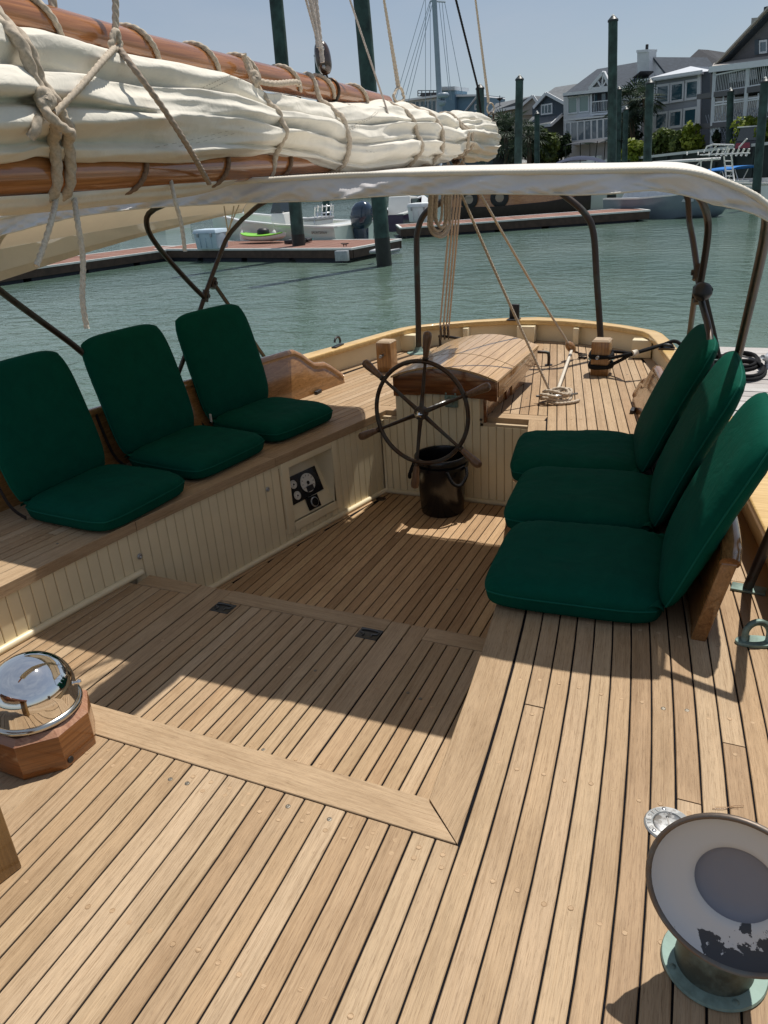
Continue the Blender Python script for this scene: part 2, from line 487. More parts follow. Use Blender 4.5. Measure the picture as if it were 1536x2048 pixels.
# ================================================================== THE PLACE: water and shore
WATER_Z = -1.0
def mat_water():
    m, nt, b = newmat('harbour_water')
    b.inputs['Base Color'].default_value = (0.10, 0.15, 0.132, 1)
    b.inputs['Roughness'].default_value = 0.015
    b.inputs['IOR'].default_value = 1.33
    b.inputs['Specular IOR Level'].default_value = 0.5
    v = mapped(nt, 'Object', (1.0, 1.7, 1), rot=(0, 0, 0.35))
    n1 = noise_n(nt, v, 1.5, 4, 0.55, 0.5)
    v2 = mapped(nt, 'Object', (1.0, 2.0, 1), rot=(0, 0, 0.15))
    n2 = noise_n(nt, v2, 5.5, 3, 0.55, 0.6)
    v3 = mapped(nt, 'Object', (1, 1, 1))
    n3 = noise_n(nt, v3, 0.16, 2, 0.5)
    p = bump(nt, b, n1, 0.8, 0.085)
    p = bump(nt, b, n2, 0.7, 0.022, p)
    bump(nt, b, n3, 0.3, 0.5, p)
    c = ramp(nt, [(0.35, (0.072, 0.118, 0.092)), (0.65, (0.112, 0.160, 0.130))]); nt.links.new(n3, c.inputs[0]); nt.links.new(c.outputs[0], b.inputs['Base Color'])
    return m
g = Geo(); g.grid(lambda u, v: (-900 + 1800 * u, -600 + 1800 * v, WATER_Z), 8, 8)
g.obj('water', mat_water(), kind='structure')
SAND = mat_paint('bank_soil', (0.16, 0.13, 0.09), 0.9, 0.3, 0.6)
# far bank behind a timber bulkhead, following the shore line
SHORE = [PD(-400, 330, 118), PD(300, 330, 104), PD(760, 330, 96), PD(960, 330, 88), PD(1130, 330, 76), PD(1300, 330, 66), PD(1536, 330, 56), PD(1900, 330, 44)]
sh = [Vector((p.x, p.y, 0)) for p in SHORE]
g = Geo()
b0 = len(g.v)
for p in sh:
    q = p + Vector((p.x, p.y, 0)).normalized() * 700
    g.v += [Vector((p.x, p.y, 0.3)), Vector((q.x, q.y, 1.2))]
for i in range(len(sh) - 1): g.f.append((2 * i, 2 * i + 2, 2 * i + 3, 2 * i + 1))
for p in sh: g.v.append(Vector((p.x, p.y, -2.5)))
n0 = 2 * len(sh)
for i in range(len(sh) - 1): g.f.append((2 * i, n0 + i, n0 + i + 1, 2 * i + 2))
g.obj('shore_ground', SAND, kind='structure')

# ================================================================== THE YACHT
boat = thing('sailing_yacht', 'classic teak decked sailing yacht with cream cockpit panels seen from its deck', 'sailing yacht', (0, 0, 0))
CX = -1.65
def g_(y):
    return -0.034 * y * y if y < 3.2 else -0.348 - 0.23 * (y - 3.2)
def bulw(y): return 0.423 + g_(y)                 # starboard-in-picture bulwark line
CR = -0.5225                                      # inner cockpit edge, right
CRO = -0.416                                      # seam outside its margin board
def xr(c, y): return c + g_(y)
CL = -2.68                                        # bench edge, left (mirrored curve)
def xl(c, y): return c - g_(y)
Y_COAM0, Y_COAM1 = 1.211, 1.316
Y_NOTCH0, Y_NOTCH1 = 4.345, 4.44
Y_BULK = 4.30
Z_PLAT, Z_SOLE = -0.27, -0.55
STERN = [(0.0, 6.53), (0.35, 6.51), (0.74, 6.29), (1.0, 5.93), (1.19, 5.45), (1.4, 4.6)]
def ystern(x): return interp(STERN, abs(x - CX))
def hull_pts(off=0.0, ymin=-1.5):
    pts = []
    y = ymin
    while y < 5.2:
        pts.append((bulw(y) + off, y)); y += 0.25
    for dx, yy in [(1.165, 5.48), (1.085, 5.78), (1.0, 6.04), (0.94, 6.14), (0.74, 6.29), (0.5, 6.42), (0.25, 6.515), (0.0, 6.55)]:
        s = math.hypot(dx, 1.2)
        pts.append((CX + dx + off * dx / 1.2 * 0.8, yy + off * (1.2 - dx) / 1.2))
    mir = [(2 * CX - x, y) for x, y in pts[:-1]]
    return pts + mir[::-1]

def strip(name, L, Rr, z, thick, mat, parent, cham=0.0018):
    """a plank between two matching edge polylines, with length/width UVs and eased edges"""
    n = len(L); v = []; uv = []; f = []
    acc = 0.0
    for i in range(n):
        a = Vector((L[i][0], L[i][1], 0)); b = Vector((Rr[i][0], Rr[i][1], 0))
        if i: acc += ((Vector((L[i][0], L[i][1], 0)) - Vector((L[i-1][0], L[i-1][1], 0))).length + (Vector((Rr[i][0], Rr[i][1], 0)) - Vector((Rr[i-1][0], Rr[i-1][1], 0))).length) / 2
        w = (b - a).length; d = (b - a) / max(w, 1e-6)
        for p, zz, vv in ((a, z - thick, -thick), (a, z - cham, 0), (a + d * cham, z, cham), (b - d * cham, z, w - cham), (b, z - cham, w), (b, z - thick, w + thick)):
            v.append((p.x, p.y, zz)); uv.append((acc, vv))
    for i in range(n - 1):
        for k in range(5):
            f.append((i * 6 + k, i * 6 + k + 1, (i + 1) * 6 + k + 1, (i + 1) * 6 + k))
    f.append(tuple(range(5, -1, -1))); f.append(tuple((n - 1) * 6 + k for k in range(6)))
    me = newmesh(name, v, f, uvs=uv)
    # orient upward
    if me.polygons[2].normal.z < 0: me.flip_normals()
    return put(name, me, mat, parent)
def board(name, a0, a1, b0, b1, z, thick, mat, parent, n=1):
    """a board from end a to end b; a0/b0 one edge, a1/b1 the other"""
    L = [Vector((a0[0], a0[1], 0)).lerp(Vector((b0[0], b0[1], 0)), i / n) for i in range(n + 1)]
    Rr = [Vector((a1[0], a1[1], 0)).lerp(Vector((b1[0], b1[1], 0)), i / n) for i in range(n + 1)]
    return strip(name, L, Rr, z, thick, mat, parent)

# ---- main deck, planks sprung to the hull side
DECK_T = 0.022
def blank(name):
    o = bpy.data.objects.new(name, None); C.objects.link(o); o.parent = boat; o.empty_display_size = 0.05
    return o
# dark caulked sub-deck (with the cockpit opening left out)
sub = Geo()
ys = [-1.5 + 0.1 * i for i in range(81)]
ys = sorted(ys + [Y_COAM0 + 0.03, Y_COAM0 + 0.031, Y_NOTCH0 + 0.03, Y_NOTCH0 + 0.031])
def sub_spans(y):
    if y > 6.5: return []
    r = bulw(y); l = 2 * CX - r
    if y > 5.2:
        # narrow to the stern curve
        lo, hi = 0.0, 1.6
        for _ in range(30):
            mid = (lo + hi) / 2
            if ystern(CX + mid) > y: lo = mid
            else: hi = mid
        r = min(r, CX + lo); l = max(l, CX - lo)
    if Y_COAM0 + 0.03 < y < Y_NOTCH0 + 0.03:
        return [(l, xl(CL - 0.02, y)), (xr(CR + 0.02, y), r)]
    return [(l, CX), (CX, r)]
for ya, yb in zip(ys, ys[1:]):
    sa, sb = sub_spans((ya * 0.999 + yb * 0.001)), sub_spans((ya * 0.001 + yb * 0.999))
    if len(sa) == len(sb):
        for (a0, a1), (c0, c1) in zip(sa, sb):
            k = len(sub.v)
            sub.v += [Vector((a0, ya, -0.0045)), Vector((a1, ya, -0.0045)), Vector((c1, yb, -0.0045)), Vector((c0, yb, -0.0045))]
            sub.f.append((k, k + 1, k + 2, k + 3))
main_deck = put('main_deck', newmesh('main_deck', sub.v, sub.f), CAULK, boat)

PW = 0.0575; GAP = 0.0048
KING = 0.06
KW = 0.13
rng = random.Random(11)
PLUGS = []          # (x, y, z)
def deck_family(side):
    k = 0
    cm = (2 * CX - CL + 0.108) if side < 0 else CRO        # margin seam (in right-hand terms)
    cm_r = CRO if side > 0 else -(3.3 + CL) + 0.104
    c_out = cm_r + PW * (13 if side > 0 else 14) + 0.0005
    while True:
        c1 = c_out - k * PW; c0 = c1 - PW + GAP; k += 1
        if c0 + 0.0 < CX - 0.55: break
        fx = (lambda c, y: c + g_(y)) if side > 0 else (lambda c, y: 2 * CX - (c + g_(y)))
        mid = (c0 + c1) / 2
        step = 0.06
        segs = []; cur = None; y = -0.6
        while y <= 6.56:
            xm = c0 + g_(y); xM = c1 + g_(y)
            ok = True
            if (xm + xM) / 2 < CX + KING / 2: ok = False
            if y > ystern((xm + xM) / 2) - 0.03: ok = False
            if xm < CX + KING / 2 - 0.04: ok = False
            inboard = mid < cm_r
            if inboard and Y_COAM0 - 0.004 < y < Y_NOTCH1 + 0.004: ok = False
            if ok:
                if cur is None: cur = [y, y]
                cur[1] = y
            elif cur is not None:
                segs.append(cur); cur = None
            # land exactly on the coaming seams
            for yy in (Y_COAM0 - 0.0045, Y_NOTCH1 + 0.0045):
                if y < yy < y + step - 1e-6 and inboard:
                    y = yy - step; break
            y += step
        if cur: segs.append(cur)
        for s0, s1 in segs:
            if s1 - s0 < 0.12: continue
            cuts = [s0]
            if s1 - s0 > 2.2:
                cuts.append(s0 + (s1 - s0) * rng.uniform(0.3, 0.75))
            cuts.append(s1)
            for a, b in zip(cuts, cuts[1:]):
                a2 = a + (0.002 if a != s0 else 0); b2 = b - (0.002 if b != s1 else 0)
                n = max(2, int((b2 - a2) / 0.22))
                yy = [a2 + (b2 - a2) * i / n for i in range(n + 1)]
                wob = [0.0008 * noise.noise(Vector((mid * 31, t * 2.2, side))) for t in yy]
                L = [(fx(c0, t) + w, t) for t, w in zip(yy, wob)]; Rr = [(fx(c1, t) + w, t) for t, w in zip(yy, wob)]
                dz = rng.uniform(-0.0006, 0.0006)
                strip('plank', L, Rr, dz, DECK_T, TEAK, main_deck)
                t = math.ceil((a2 - 0.02) / 0.365) * 0.365 + 0.04 * side
                while t < b2 - 0.03:
                    if t > a2 + 0.02: PLUGS.append((fx(mid, t) + rng.uniform(-0.006, 0.006), t + rng.uniform(-0.012, 0.012), 0.0))
                    t += 0.365
                PLUGS.append((fx(mid, b2 - 0.03), b2 - 0.035, 0.0))
deck_family(1); deck_family(-1)
# king plank down the middle, fore and aft of the cockpit
strip('king_plank', [(CX - KW, -0.6), (CX - KW, Y_COAM0 - 0.0045)], [(CX + KW, -0.6), (CX + KW, Y_COAM0 - 0.0045)], -0.0016, DECK_T, TEAK_GREY, main_deck)
strip('king_plank', [(CX - KW, Y_NOTCH1 + 0.0045), (CX - KW, 6.45)], [(CX + KW, Y_NOTCH1 + 0.0045), (CX + KW, 6.45)], -0.0016, DECK_T, TEAK_GREY, main_deck)

# ---- cockpit margin boards (thick, level with the deck)
ct = 0.048
yA, yB = Y_COAM0, Y_COAM1
xa_r, xb_r = xr(CRO - 0.003, yA), xr(CR, yB)
xa_l, xb_l = xl(CL - 0.104, yA), xl(CL, yB)
board('coaming_board', (xa_l, yA), (xb_l, yB), (xa_r - 0.003, yA), (xb_r - 0.003, yB), 0.001, ct, TEAK_GREY, boat, 10)
def margin(side, y0, y1, c_in, c_out, name):
    n = 14; yy = [y0 + (y1 - y0) * i / n for i in range(n + 1)]
    if side > 0:
        L = [(xr(c_in, t), t) for t in yy]; Rr = [(xr(c_out, t), t) for t in yy]
    else:
        L = [(xl(c_out, t), t) for t in yy]; Rr = [(xl(c_in, t), t) for t in yy]
    return L, Rr
L, Rr = margin(1, yB, Y_NOTCH0, CR, CRO - 0.003, 'm')
L[0] = (xb_r + 0.003, yB + 0.002); Rr[0] = (xa_r, yA + 0.001)
# cut at two joints
strip('coaming_board', L, Rr, 0.0, ct, TEAK_GREY, boat)
def bench_margin(y0, y1):
    L, Rr = margin(-1, y0, y1, CL, CL - 0.104, 'm')
    return strip('coaming_board', L, Rr, 0.0, 0.05, TEAK_GREY, boat)
for a, b in ((yB, 2.435), (2.439, 3.36), (3.364, Y_NOTCH0)):
    bench_margin(a, b)
# notch boards either side of the hatch
HX0, HX1 = -1.955, -1.405
board('notch_board', (xr(CR, Y_NOTCH0) + 0.09, Y_NOTCH0 + 0.003), (xr(CR, Y_NOTCH0) + 0.09, Y_NOTCH1), (HX1 - 0.02, Y_NOTCH0 + 0.003), (HX1 - 0.02, Y_NOTCH1), 0.0, ct, TEAK_GREY, boat)
board('notch_board', (xl(CL, Y_NOTCH0) - 0.095, Y_NOTCH0 + 0.003), (xl(CL, Y_NOTCH0) - 0.095, Y_NOTCH1), (HX0 + 0.02, Y_NOTCH0 + 0.003), (HX0 + 0.02, Y_NOTCH1), 0.0, ct, TEAK_GREY, boat)

# ---- platform (bridge deck) with a lifting section, and its nosing
plat = Geo(); plat.box(-2.62, -0.55, 1.25, 2.325, Z_PLAT - 0.05, Z_PLAT - 0.0045)
platform = plat.obj('platform', CAULK, boat)
NOSE0, NOSE1 = 2.335, 2.425
LID0, LID1 = -2.055, -1.10        # lid joints
def lx(y): return xl(CL, y) + 0.014
def rx(y): return xr(CR, y) + 0.03
x = -2.70; rngp = random.Random(3)
pitch = 0.0535
edges = []
x = LID0
edges_lid = [LID0 + (LID1 - LID0) * i / 17 for i in range(18)]
def plat_plank(xa, xb, y0=1.26, y1=NOSE0 - 0.004, mat=None):
    n = 20; yy = [y0 + (y1 - y0) * i / n for i in range(n + 1)]
    L, Rr = [], []
    for t in yy:
        sk = 0.045 * (NOSE0 - t) * (xa - CX) / 0.8 * 0.6     # very slight fan
        a = max(xa - sk * -1, lx(t) + 0.006); b = min(xb - sk * -1, rx(t))
        L.append((a, t)); Rr.append((max(b, a + 0.001), t))
    if max(b[0] - a[0] for a, b in zip(L, Rr)) < 0.01: return
    keep_ = [i for i in range(len(L)) if Rr[i][0] - L[i][0] > 0.0015]
    L = [L[i] for i in keep_]; Rr = [Rr[i] for i in keep_]
    if len(L) < 2: return
    strip('plank', L, Rr, Z_PLAT + rngp.uniform(-0.0006, 0.0006), 0.02, mat or TEAK, platform)
    for t in (1.55, 2.0):
        PLUGS.append(((xa + xb) / 2, t + rngp.uniform(-0.04, 0.04), Z_PLAT))
# wide lid border planks at both joints
plat_plank(LID0 + 0.004, LID0 + 0.085, y1=NOSE1 - 0.005); plat_plank(LID0 - 0.085, LID0 - 0.002, y1=NOSE1 - 0.005)
plat_plank(LID1 - 0.085, LID1 - 0.002, y1=NOSE1 - 0.005); plat_plank(LID1 + 0.004, LID1 + 0.075, y1=NOSE1 - 0.005)
x = LID0 + 0.085 + GAP
nl = 15; wl = (LID1 - 0.085 - x) / nl
for i in range(nl): plat_plank(x + i * wl, x + (i + 1) * wl - GAP)
x = LID0 - 0.085 - GAP
while x > -2.80: plat_plank(x - pitch + GAP, x); x -= pitch
x = LID1 + 0.075 + GAP
while x < -0.52: plat_plank(x, x + pitch - GAP); x += pitch
yy = [1.26 + (NOSE0 - 1.265) * i / 12 for i in range(13)]
strip('margin_board', [(xl(CL, t) - 0.004, t) for t in yy], [(xl(CL, t) + 0.034, t) for t in yy], Z_PLAT + 0.0015, 0.02, TEAK_GREY, platform)
# nosing in three lengths with mitred ends
def nose(x0, x1, m0, m1):
    me = strip('nosing', [(x0 + m0 * 0.085, NOSE0), (x1 - m1 * 0.085, NOSE0)], [(x0, NOSE1), (x1, NOSE1)], Z_PLAT + 0.001, 0.045, TEAK_GREY, platform)
nose(lx(NOSE1) + 0.022, LID0 - 0.088, 0.0, -0.0)
nose(LID0 + 0.088, LID1 - 0.088, 0.0, 0.0)
nose(LID1 + 0.078, rx(NOSE1), 0.0, 0.0)
g = Geo(); g.box(-2.56, -0.60, NOSE1 - 0.02, NOSE1 - 0.006, Z_SOLE, Z_PLAT - 0.04)
g.obj('step_riser', CREAM, platform)

# ---- cockpit sole
g = Geo(); g.box(-2.62, -0.72, 2.36, Y_BULK + 0.02, Z_SOLE - 0.05, Z_SOLE - 0.004)
sole = g.obj('cockpit_sole', CAULK, boat)
x = -1.22 - 0.0535 * 24; rngs = random.Random(5)
while x < -0.75:
    a0, b0 = x, x + 0.0535 - 0.005
    n = 8; y0, y1 = NOSE1 - 0.004, Y_BULK - 0.006
    # nibbed start where the tapering side cuts a plank
    yy = [y0 + (y1 - y0) * i / n for i in range(n + 1)]
    keep = [t for t in yy if xl(CL, t) + 0.034 < b0 - 0.012 and rx(t) > b0 - 0.02]
    if len(keep) >= 2:
        ye = keep[-1] if keep[-1] < y1 - 0.01 else y1
        # refine the tapered end
        t = keep[-1]
        while t < y1 and xl(CL, t) + 0.034 < b0 - 0.012 and rx(t) > b0 - 0.03: t += 0.01
        ye = min(t, y1)
        m = 6; yy = [y0 + (ye - y0) * i / m for i in range(m + 1)]
        L = [(max(a0, xl(CL, t) + 0.034), t) for t in yy]; Rr = [(min(b0, rx(t)), t) for t in yy]
        if min(r[0] - l[0] for l, r in zip(L, Rr)) > 0.004:
            strip('plank', L, Rr, Z_SOLE + rngs.uniform(-0.0006, 0.0006), 0.02, TEAK_SOLE, sole)
            for t in (2.75, 3.2, 3.7): PLUGS.append(((a0 + b0) / 2, t + rngs.uniform(-.08, .08), Z_SOLE))
    x += 0.0535
# margin strip beside the tapering planks
yy = [NOSE1 + (Y_BULK - NOSE1) * i / 10 for i in range(11)]
strip('margin_board', [(xl(CL, t) + 0.008, t) for t in yy], [(xl(CL, t) + 0.03, t) for t in yy], Z_SOLE + 0.001, 0.02, TEAK_SOLE, sole)

# ---- bench front of upright beaded boards
bench = blank('bench_front')
def upright(parent, pts, z0, z1, nrm, w_gap=0.0028, name='bead_board', mat=None):
    """board between two xy points, facing nrm, 12 mm thick with eased edges"""
    a, b = Vector((*pts[0], 0)), Vector((*pts[1], 0)); d = (b - a).normalized(); nrm = Vector((*nrm, 0)).normalized()
    a = a + d * w_gap / 2; b = b - d * w_gap / 2; c = 0.003
    sec = [a - nrm * 0.012, a - nrm * c, a + d * c, b - d * c, b - nrm * c, b - nrm * 0.012]
    g = Geo(); g.slab([p + Vector((0, 0, z0)) for p in sec], [p + Vector((0, 0, z1)) for p in sec])
    return g.obj(name, mat or CREAM, parent)
FY0, FY1, FZ0, FZ1 = 3.40, 3.857, -0.485, -0.034       # instrument box frame
OY0, OY1, OZ0, OZ1 = 3.452, 3.815, -0.432, -0.090      # its opening
def bx(t): return xl(CL, t) - 0.012
t = 1.28
while t < Y_BULK - 0.01:
    t2 = min(t + 0.0555, Y_BULK - 0.002)
    zb = (Z_PLAT if (t + t2) / 2 < NOSE1 - 0.01 else Z_SOLE)
    if NOSE1 - 0.01 > t and t2 > NOSE1 - 0.01: zb = Z_PLAT - 0.05
    nr = (1.0, -0.2)
    if t2 < FY0 + 0.03 or t > FY1 - 0.03:
        upright(bench, [(bx(t), t), (bx(t2), t2)], zb, -0.052, nr)
    else:
        upright(bench, [(bx(t), t), (bx(t2), t2)], zb, OZ0 - 0.02, nr)
        upright(bench, [(bx(t), t), (bx(t2), t2)], OZ1 + 0.015, -0.052, nr)
    t = t2
# groove backing
g = Geo()
def backing(ya, yb, z0, z1):
    n = 8
    for i in range(n):
        a = ya + (yb - ya) * i / n; b = ya + (yb - ya) * (i + 1) / n
        k = len(g.v); g.v += [Vector((bx(a) - 0.006, a, z0)), Vector((bx(b) - 0.006, b, z0)), Vector((bx(b) - 0.006, b, z1)), Vector((bx(a) - 0.006, a, z1))]; g.f.append((k, k + 1, k + 2, k + 3))
backing(1.28, OY0, Z_SOLE, -0.03); backing(OY1, Y_BULK, Z_SOLE, -0.03); backing(OY0, OY1, Z_SOLE, OZ0); backing(OY0, OY1, OZ1, -0.03)
g.obj('groove_backing', CREAM2, bench)
# quarter-round bead along the foot
for a, b, zz in ((1.30, NOSE1 - 0.005, Z_PLAT), (NOSE1 + 0.005, Y_BULK - 0.01, Z_SOLE)):
    g = Geo(); pts = [Vector((bx(t) + 0.010, t, zz + 0.013)) for t in [a + (b - a) * i / 14 for i in range(15)]]
    g.tube(pts, 0.017, 8); g.obj('foot_bead', CREAM, bench, smooth=True)
# right cockpit side (unseen side of the well) and front face
g = Geo()
for i in range(12):
    a = Y_COAM1 + (Y_BULK - Y_COAM1) * i / 12; b = Y_COAM1 + (Y_BULK - Y_COAM1) * (i + 1) / 12
    k = len(g.v); g.v += [Vector((xr(CR, a) + 0.016, a, Z_SOLE - .02)), Vector((xr(CR, b) + 0.016, b, Z_SOLE - .02)), Vector((xr(CR, b) + 0.016, b, -0.03)), Vector((xr(CR, a) + 0.016, a, -0.03))]
    g.f.append((k + 3, k + 2, k + 1, k))
k = len(g.v); g.v += [Vector((-2.62, Y_COAM1 - 0.012, Z_PLAT)), Vector((-0.55, Y_COAM1 - 0.012, Z_PLAT)), Vector((-0.55, Y_COAM1 - 0.012, -0.03)), Vector((-2.62, Y_COAM1 - 0.012, -0.03))]
g.f.append((k, k + 1, k + 2, k + 3))
g.obj('well_side', CREAM, boat)

# ---- instrument box let into the bench front
ib = Geo()
def fp(t, z, d=0.0): return Vector((bx(t) + d, t, z))
def frame_piece(t0, t1, z0, z1):
    ib.slab([fp(t0, z0, -0.02), fp(t1, z0, -0.02), fp(t1, z1, -0.02), fp(t0, z1, -0.02)], [fp(t0, z0, 0.010), fp(t1, z0, 0.010), fp(t1, z1, 0.010), fp(t0, z1, 0.010)])
frame_piece(FY0, OY0, FZ0, FZ1); frame_piece(OY1, FY1, FZ0, FZ1); frame_piece(OY0, OY1, FZ0, OZ0); frame_piece(OY0, OY1, OZ1, FZ1)
instr = ib.obj('instrument_frame', CREAM, bench, bevel=0.003)
DT, DB = -0.145, -0.012      # recess depth at top and foot
g = Geo()
bk = [fp(OY0, OZ0, DB), fp(OY1, OZ0, DB), fp(OY1, OZ1, DT), fp(OY0, OZ1, DT)]
fr = [fp(OY0, OZ0, 0.0), fp(OY1, OZ0, 0.0), fp(OY1, OZ1, 0.0), fp(OY0, OZ1, 0.0)]
g.v += bk + fr; g.f += [(0, 1, 2, 3), (0, 4, 5, 1), (1, 5, 6, 2), (2, 6, 7, 3), (3, 7, 4, 0)]
g.obj('instrument_recess', CREAM, bench)
o_, ey, ez = bk[0], (bk[1] - bk[0]), (bk[3] - bk[0])
en = ey.cross(ez).normalized()
if en.x < 0: en = -en
def on_panel(px, py, lift=0.002):
    """where a sight line meets the sloping instrument panel"""
    d = ray(px, py); t_ = (o_ - CAMP).dot(en) / d.dot(en)
    return CAMP + d * t_ + en * lift
def c4(x, y): return (560 + x / 6.982, 860 + y / 6.982)
def plate(pts, th, name, mat, lift=0.002):
    q = [on_panel(*c4(*p), lift) for p in pts]
    gg = Geo(); gg.ext(q, en * th); return gg.obj(name, mat, bench)
plate([(120, 662), (470, 500), (600, 825), (180, 1052)], 0.006, 'gauge_panel', BLACKP)
plate([(345, 965), (505, 890), (567, 1050), (408, 1130)], 0.006, 'switch_panel', BLACKP)
GAUGE = mat_paint('gauge_dial', (0.62, 0.60, 0.55), 0.4, 0.03, 30)
def dial(cx, cy, rr, mat, lift, name, parent=None, th=0.004, ringm=None):
    c = on_panel(*c4(cx, cy), lift)
    u = ey.normalized(); w = en.cross(u).normalized()
    M = Matrix((u, w, en)).transposed().to_4x4(); M.translation = c
    gg = Geo(); gg.lathe([(0, th), (rr * 0.9, th), (rr, th * 0.6), (rr, 0)], 28, M); gg.obj(name, mat, bench, smooth=True, sharp=30)
    return c, u, w
px2m = 1 / 6.982 * 2.35 / 1000
for cx, cy, rr in ((372, 738, 0.058), (172, 765, 0.026), (229, 918, 0.026)):
    c, u, w = dial(cx, cy, rr, GAUGE, 0.009, 'gauge_dial')
    gg = Geo()
    for k in range(9):
        a = R_(210 - 30 * k); d = u * math.cos(a) + w * math.sin(a)
        gg.bar(c + d * rr * 0.70 + en * 0.0045, c + d * rr * 0.86 + en * 0.0045, rr * 0.06, 0.001, en)
    d = u * math.cos(R_(235)) + w * math.sin(R_(235))
    gg.bar(c + en * 0.005, c + d * rr * 0.6 + en * 0.005, rr * 0.05, 0.001, en)
    M = Matrix((u, w, en)).transposed().to_4x4(); M.translation = c + en * 0.004
    gg.lathe([(0, .002), (rr * 0.2, .002), (rr * 0.2, 0)], 14, M)
    gg.obj('gauge_marks', BLACKP, bench)
c, u, w = dial(470, 1004, 0.031, STEEL, 0.009, 'gauge_ring'); dial(470, 1004, 0.025, BLACKP, 0.0135, 'gauge_face')
gg = Geo()
c0 = on_panel(*c4(372, 738), 0.0135)
gg.ext([c0 + (u * a + w * b) for a, b in ((-.029, -.052), (.029, -.052), (.029, -.018), (-.029, -.018))], en * 0.002); gg.obj('gauge_display', BLACKG, bench)
# ---- aft bulkhead of beaded boards
bulk = blank('aft_bulkhead')
x = xl(CL, Y_BULK) + 0.0
x1e = xr(CR, Y_BULK)
while x < x1e + 0.02:
    x2 = x + 0.0505
    mid = (x + x2) / 2
    top = 0.150 if HX0 < mid < HX1 else -0.047
    upright(bulk, [(x2, Y_BULK), (x, Y_BULK)], Z_SOLE, top, (0, -1))
    x = x2
g = Geo(); g.box(-2.2, -1.0, Y_BULK + 0.007, Y_BULK + 0.03, Z_SOLE - 0.02, -0.03); g.box(HX0, HX1, Y_BULK + 0.007, Y_BULK + 0.03, -0.05, 0.15)
g.obj('groove_backing', CREAM2, bulk)
g = Geo(); g.tube([(xl(CL, Y_BULK) + .01, Y_BULK - 0.008, Z_SOLE + 0.012), (x1e, Y_BULK - 0.008, Z_SOLE + 0.012)], 0.017, 8); g.obj('foot_bead', CREAM, bulk, smooth=True)
g = Geo(); g.tube([(xl(CL, Y_BULK) + .004, Y_BULK - 0.006, Z_SOLE), (xl(CL, Y_BULK) + .004, Y_BULK - 0.006, -0.05)], 0.008, 8); g.obj('corner_bead', CREAM, bulk, smooth=True)
M = Matrix.Translation((-1.415, Y_BULK - 0.002, -0.005)) @ Matrix.Rotation(R_(90), 4, 'X')
g = Geo(); g.lathe([(0, .004), (.008, .003), (.009, 0)], 12, M); g.obj('plug_screw', BRONZE, bulk, smooth=True)
for (yy, zz) in ((2.43, -0.18), (3.29, -0.16)):
    M = Matrix.Translation((bx(yy) + 0.004, yy, zz)) @ Matrix.Rotation(R_(90), 4, 'Y')
    g = Geo(); g.lathe([(0, -.004), (.006, -.004), (.008, .006), (.013, .004), (.014, -.004)], 14, M); g.obj('drain_bush', STEEL, bench, smooth=True)

# ---- plugs over the deck screws
PLUGM = mat_teak('teak_plug', [(0.36, 0.245, 0.14), (0.46, 0.325, 0.20)], uvs=False)
g = Geo(); sc = Geo(); rn = random.Random(2)
for (x, y, z) in PLUGS:
    tgt = sc if rn.random() < 0.07 else g
    M = Matrix.Translation((x, y, z)) @ Matrix.Rotation(rn.uniform(0, 6), 4, 'Z')
    r = 0.0062
    if tgt is g: g.lathe([(0, .0006), (r * .8, .0006), (r * .86, .0001), (r * .9, .0006), (r, .0006), (r + .0004, -.001)], 10, M)
    else: sc.lathe([(0, .0012), (r * .55, .0016), (r, .0011), (r + .0009, -.001)], 10, M)
g.obj('screw_plugs', PLUGM, boat, kind='stuff')
sc.obj('bare_screws', mat_metal('dull_screw', (.20, .18, .15), .5), boat, kind='stuff')

# ---- bulwark, covering board, rail cap, hull
hp = hull_pts(0.0); n = len(hp)
ho = hull_pts(0.055)
def ring_strip(name, inner, outer, z0, z1, mat, parent, smooth=False, bevel=0.0):
    g = Geo(); k = len(inner)
    for (a, b) in zip(inner, outer):
        g.v += [Vector((a[0], a[1], z0)), Vector((b[0], b[1], z0)), Vector((b[0], b[1], z1)), Vector((a[0], a[1], z1))]
    for i in range(k - 1):
        for j in range(4):
            j2 = (j + 1) % 4
            g.f.append((i * 4 + j, i * 4 + j2, i * 4 + 4 + j2, i * 4 + 4 + j)[::-1])
    g.f.append((0, 1, 2, 3)); g.f.append(tuple((k - 1) * 4 + j for j in (3, 2, 1, 0)))
    return g.obj(name, mat, parent, bevel=bevel)
ring_strip('covering_board', hull_pts(-0.088), hull_pts(0.03), -0.03, 0.0015, TEAK_GREY, boat)
ring_strip('bulwark', hull_pts(0.0), hull_pts(0.05), 0.0018, 0.140, CREAM, boat)
ring_strip('rail_cap', hull_pts(-0.045), hull_pts(0.095), 0.140, 0.182, RAILW, boat, bevel=0.008)
g = Geo()
for dx, yy in [(-.07, 6.50), (0.36, 6.46), (-0.56, 6.37), (0.93, 6.06), (-0.96, 6.04)]:
    s = {-.07: .075, .36: .022, -.56: .022}.get(dx, .07)
    q = [(CX + dx - s, yy - 0.06), (CX + dx + s, yy - 0.06), (CX + dx + s, yy + 0.03), (CX + dx - s, yy + 0.03)]
    gg = Geo(); gg.slab([(p[0], p[1], 0.004) for p in q], [(p[0], p[1] , 0.138) for p in q]); gg.obj('bulwark_knee', CREAM, boat, bevel=0.004)
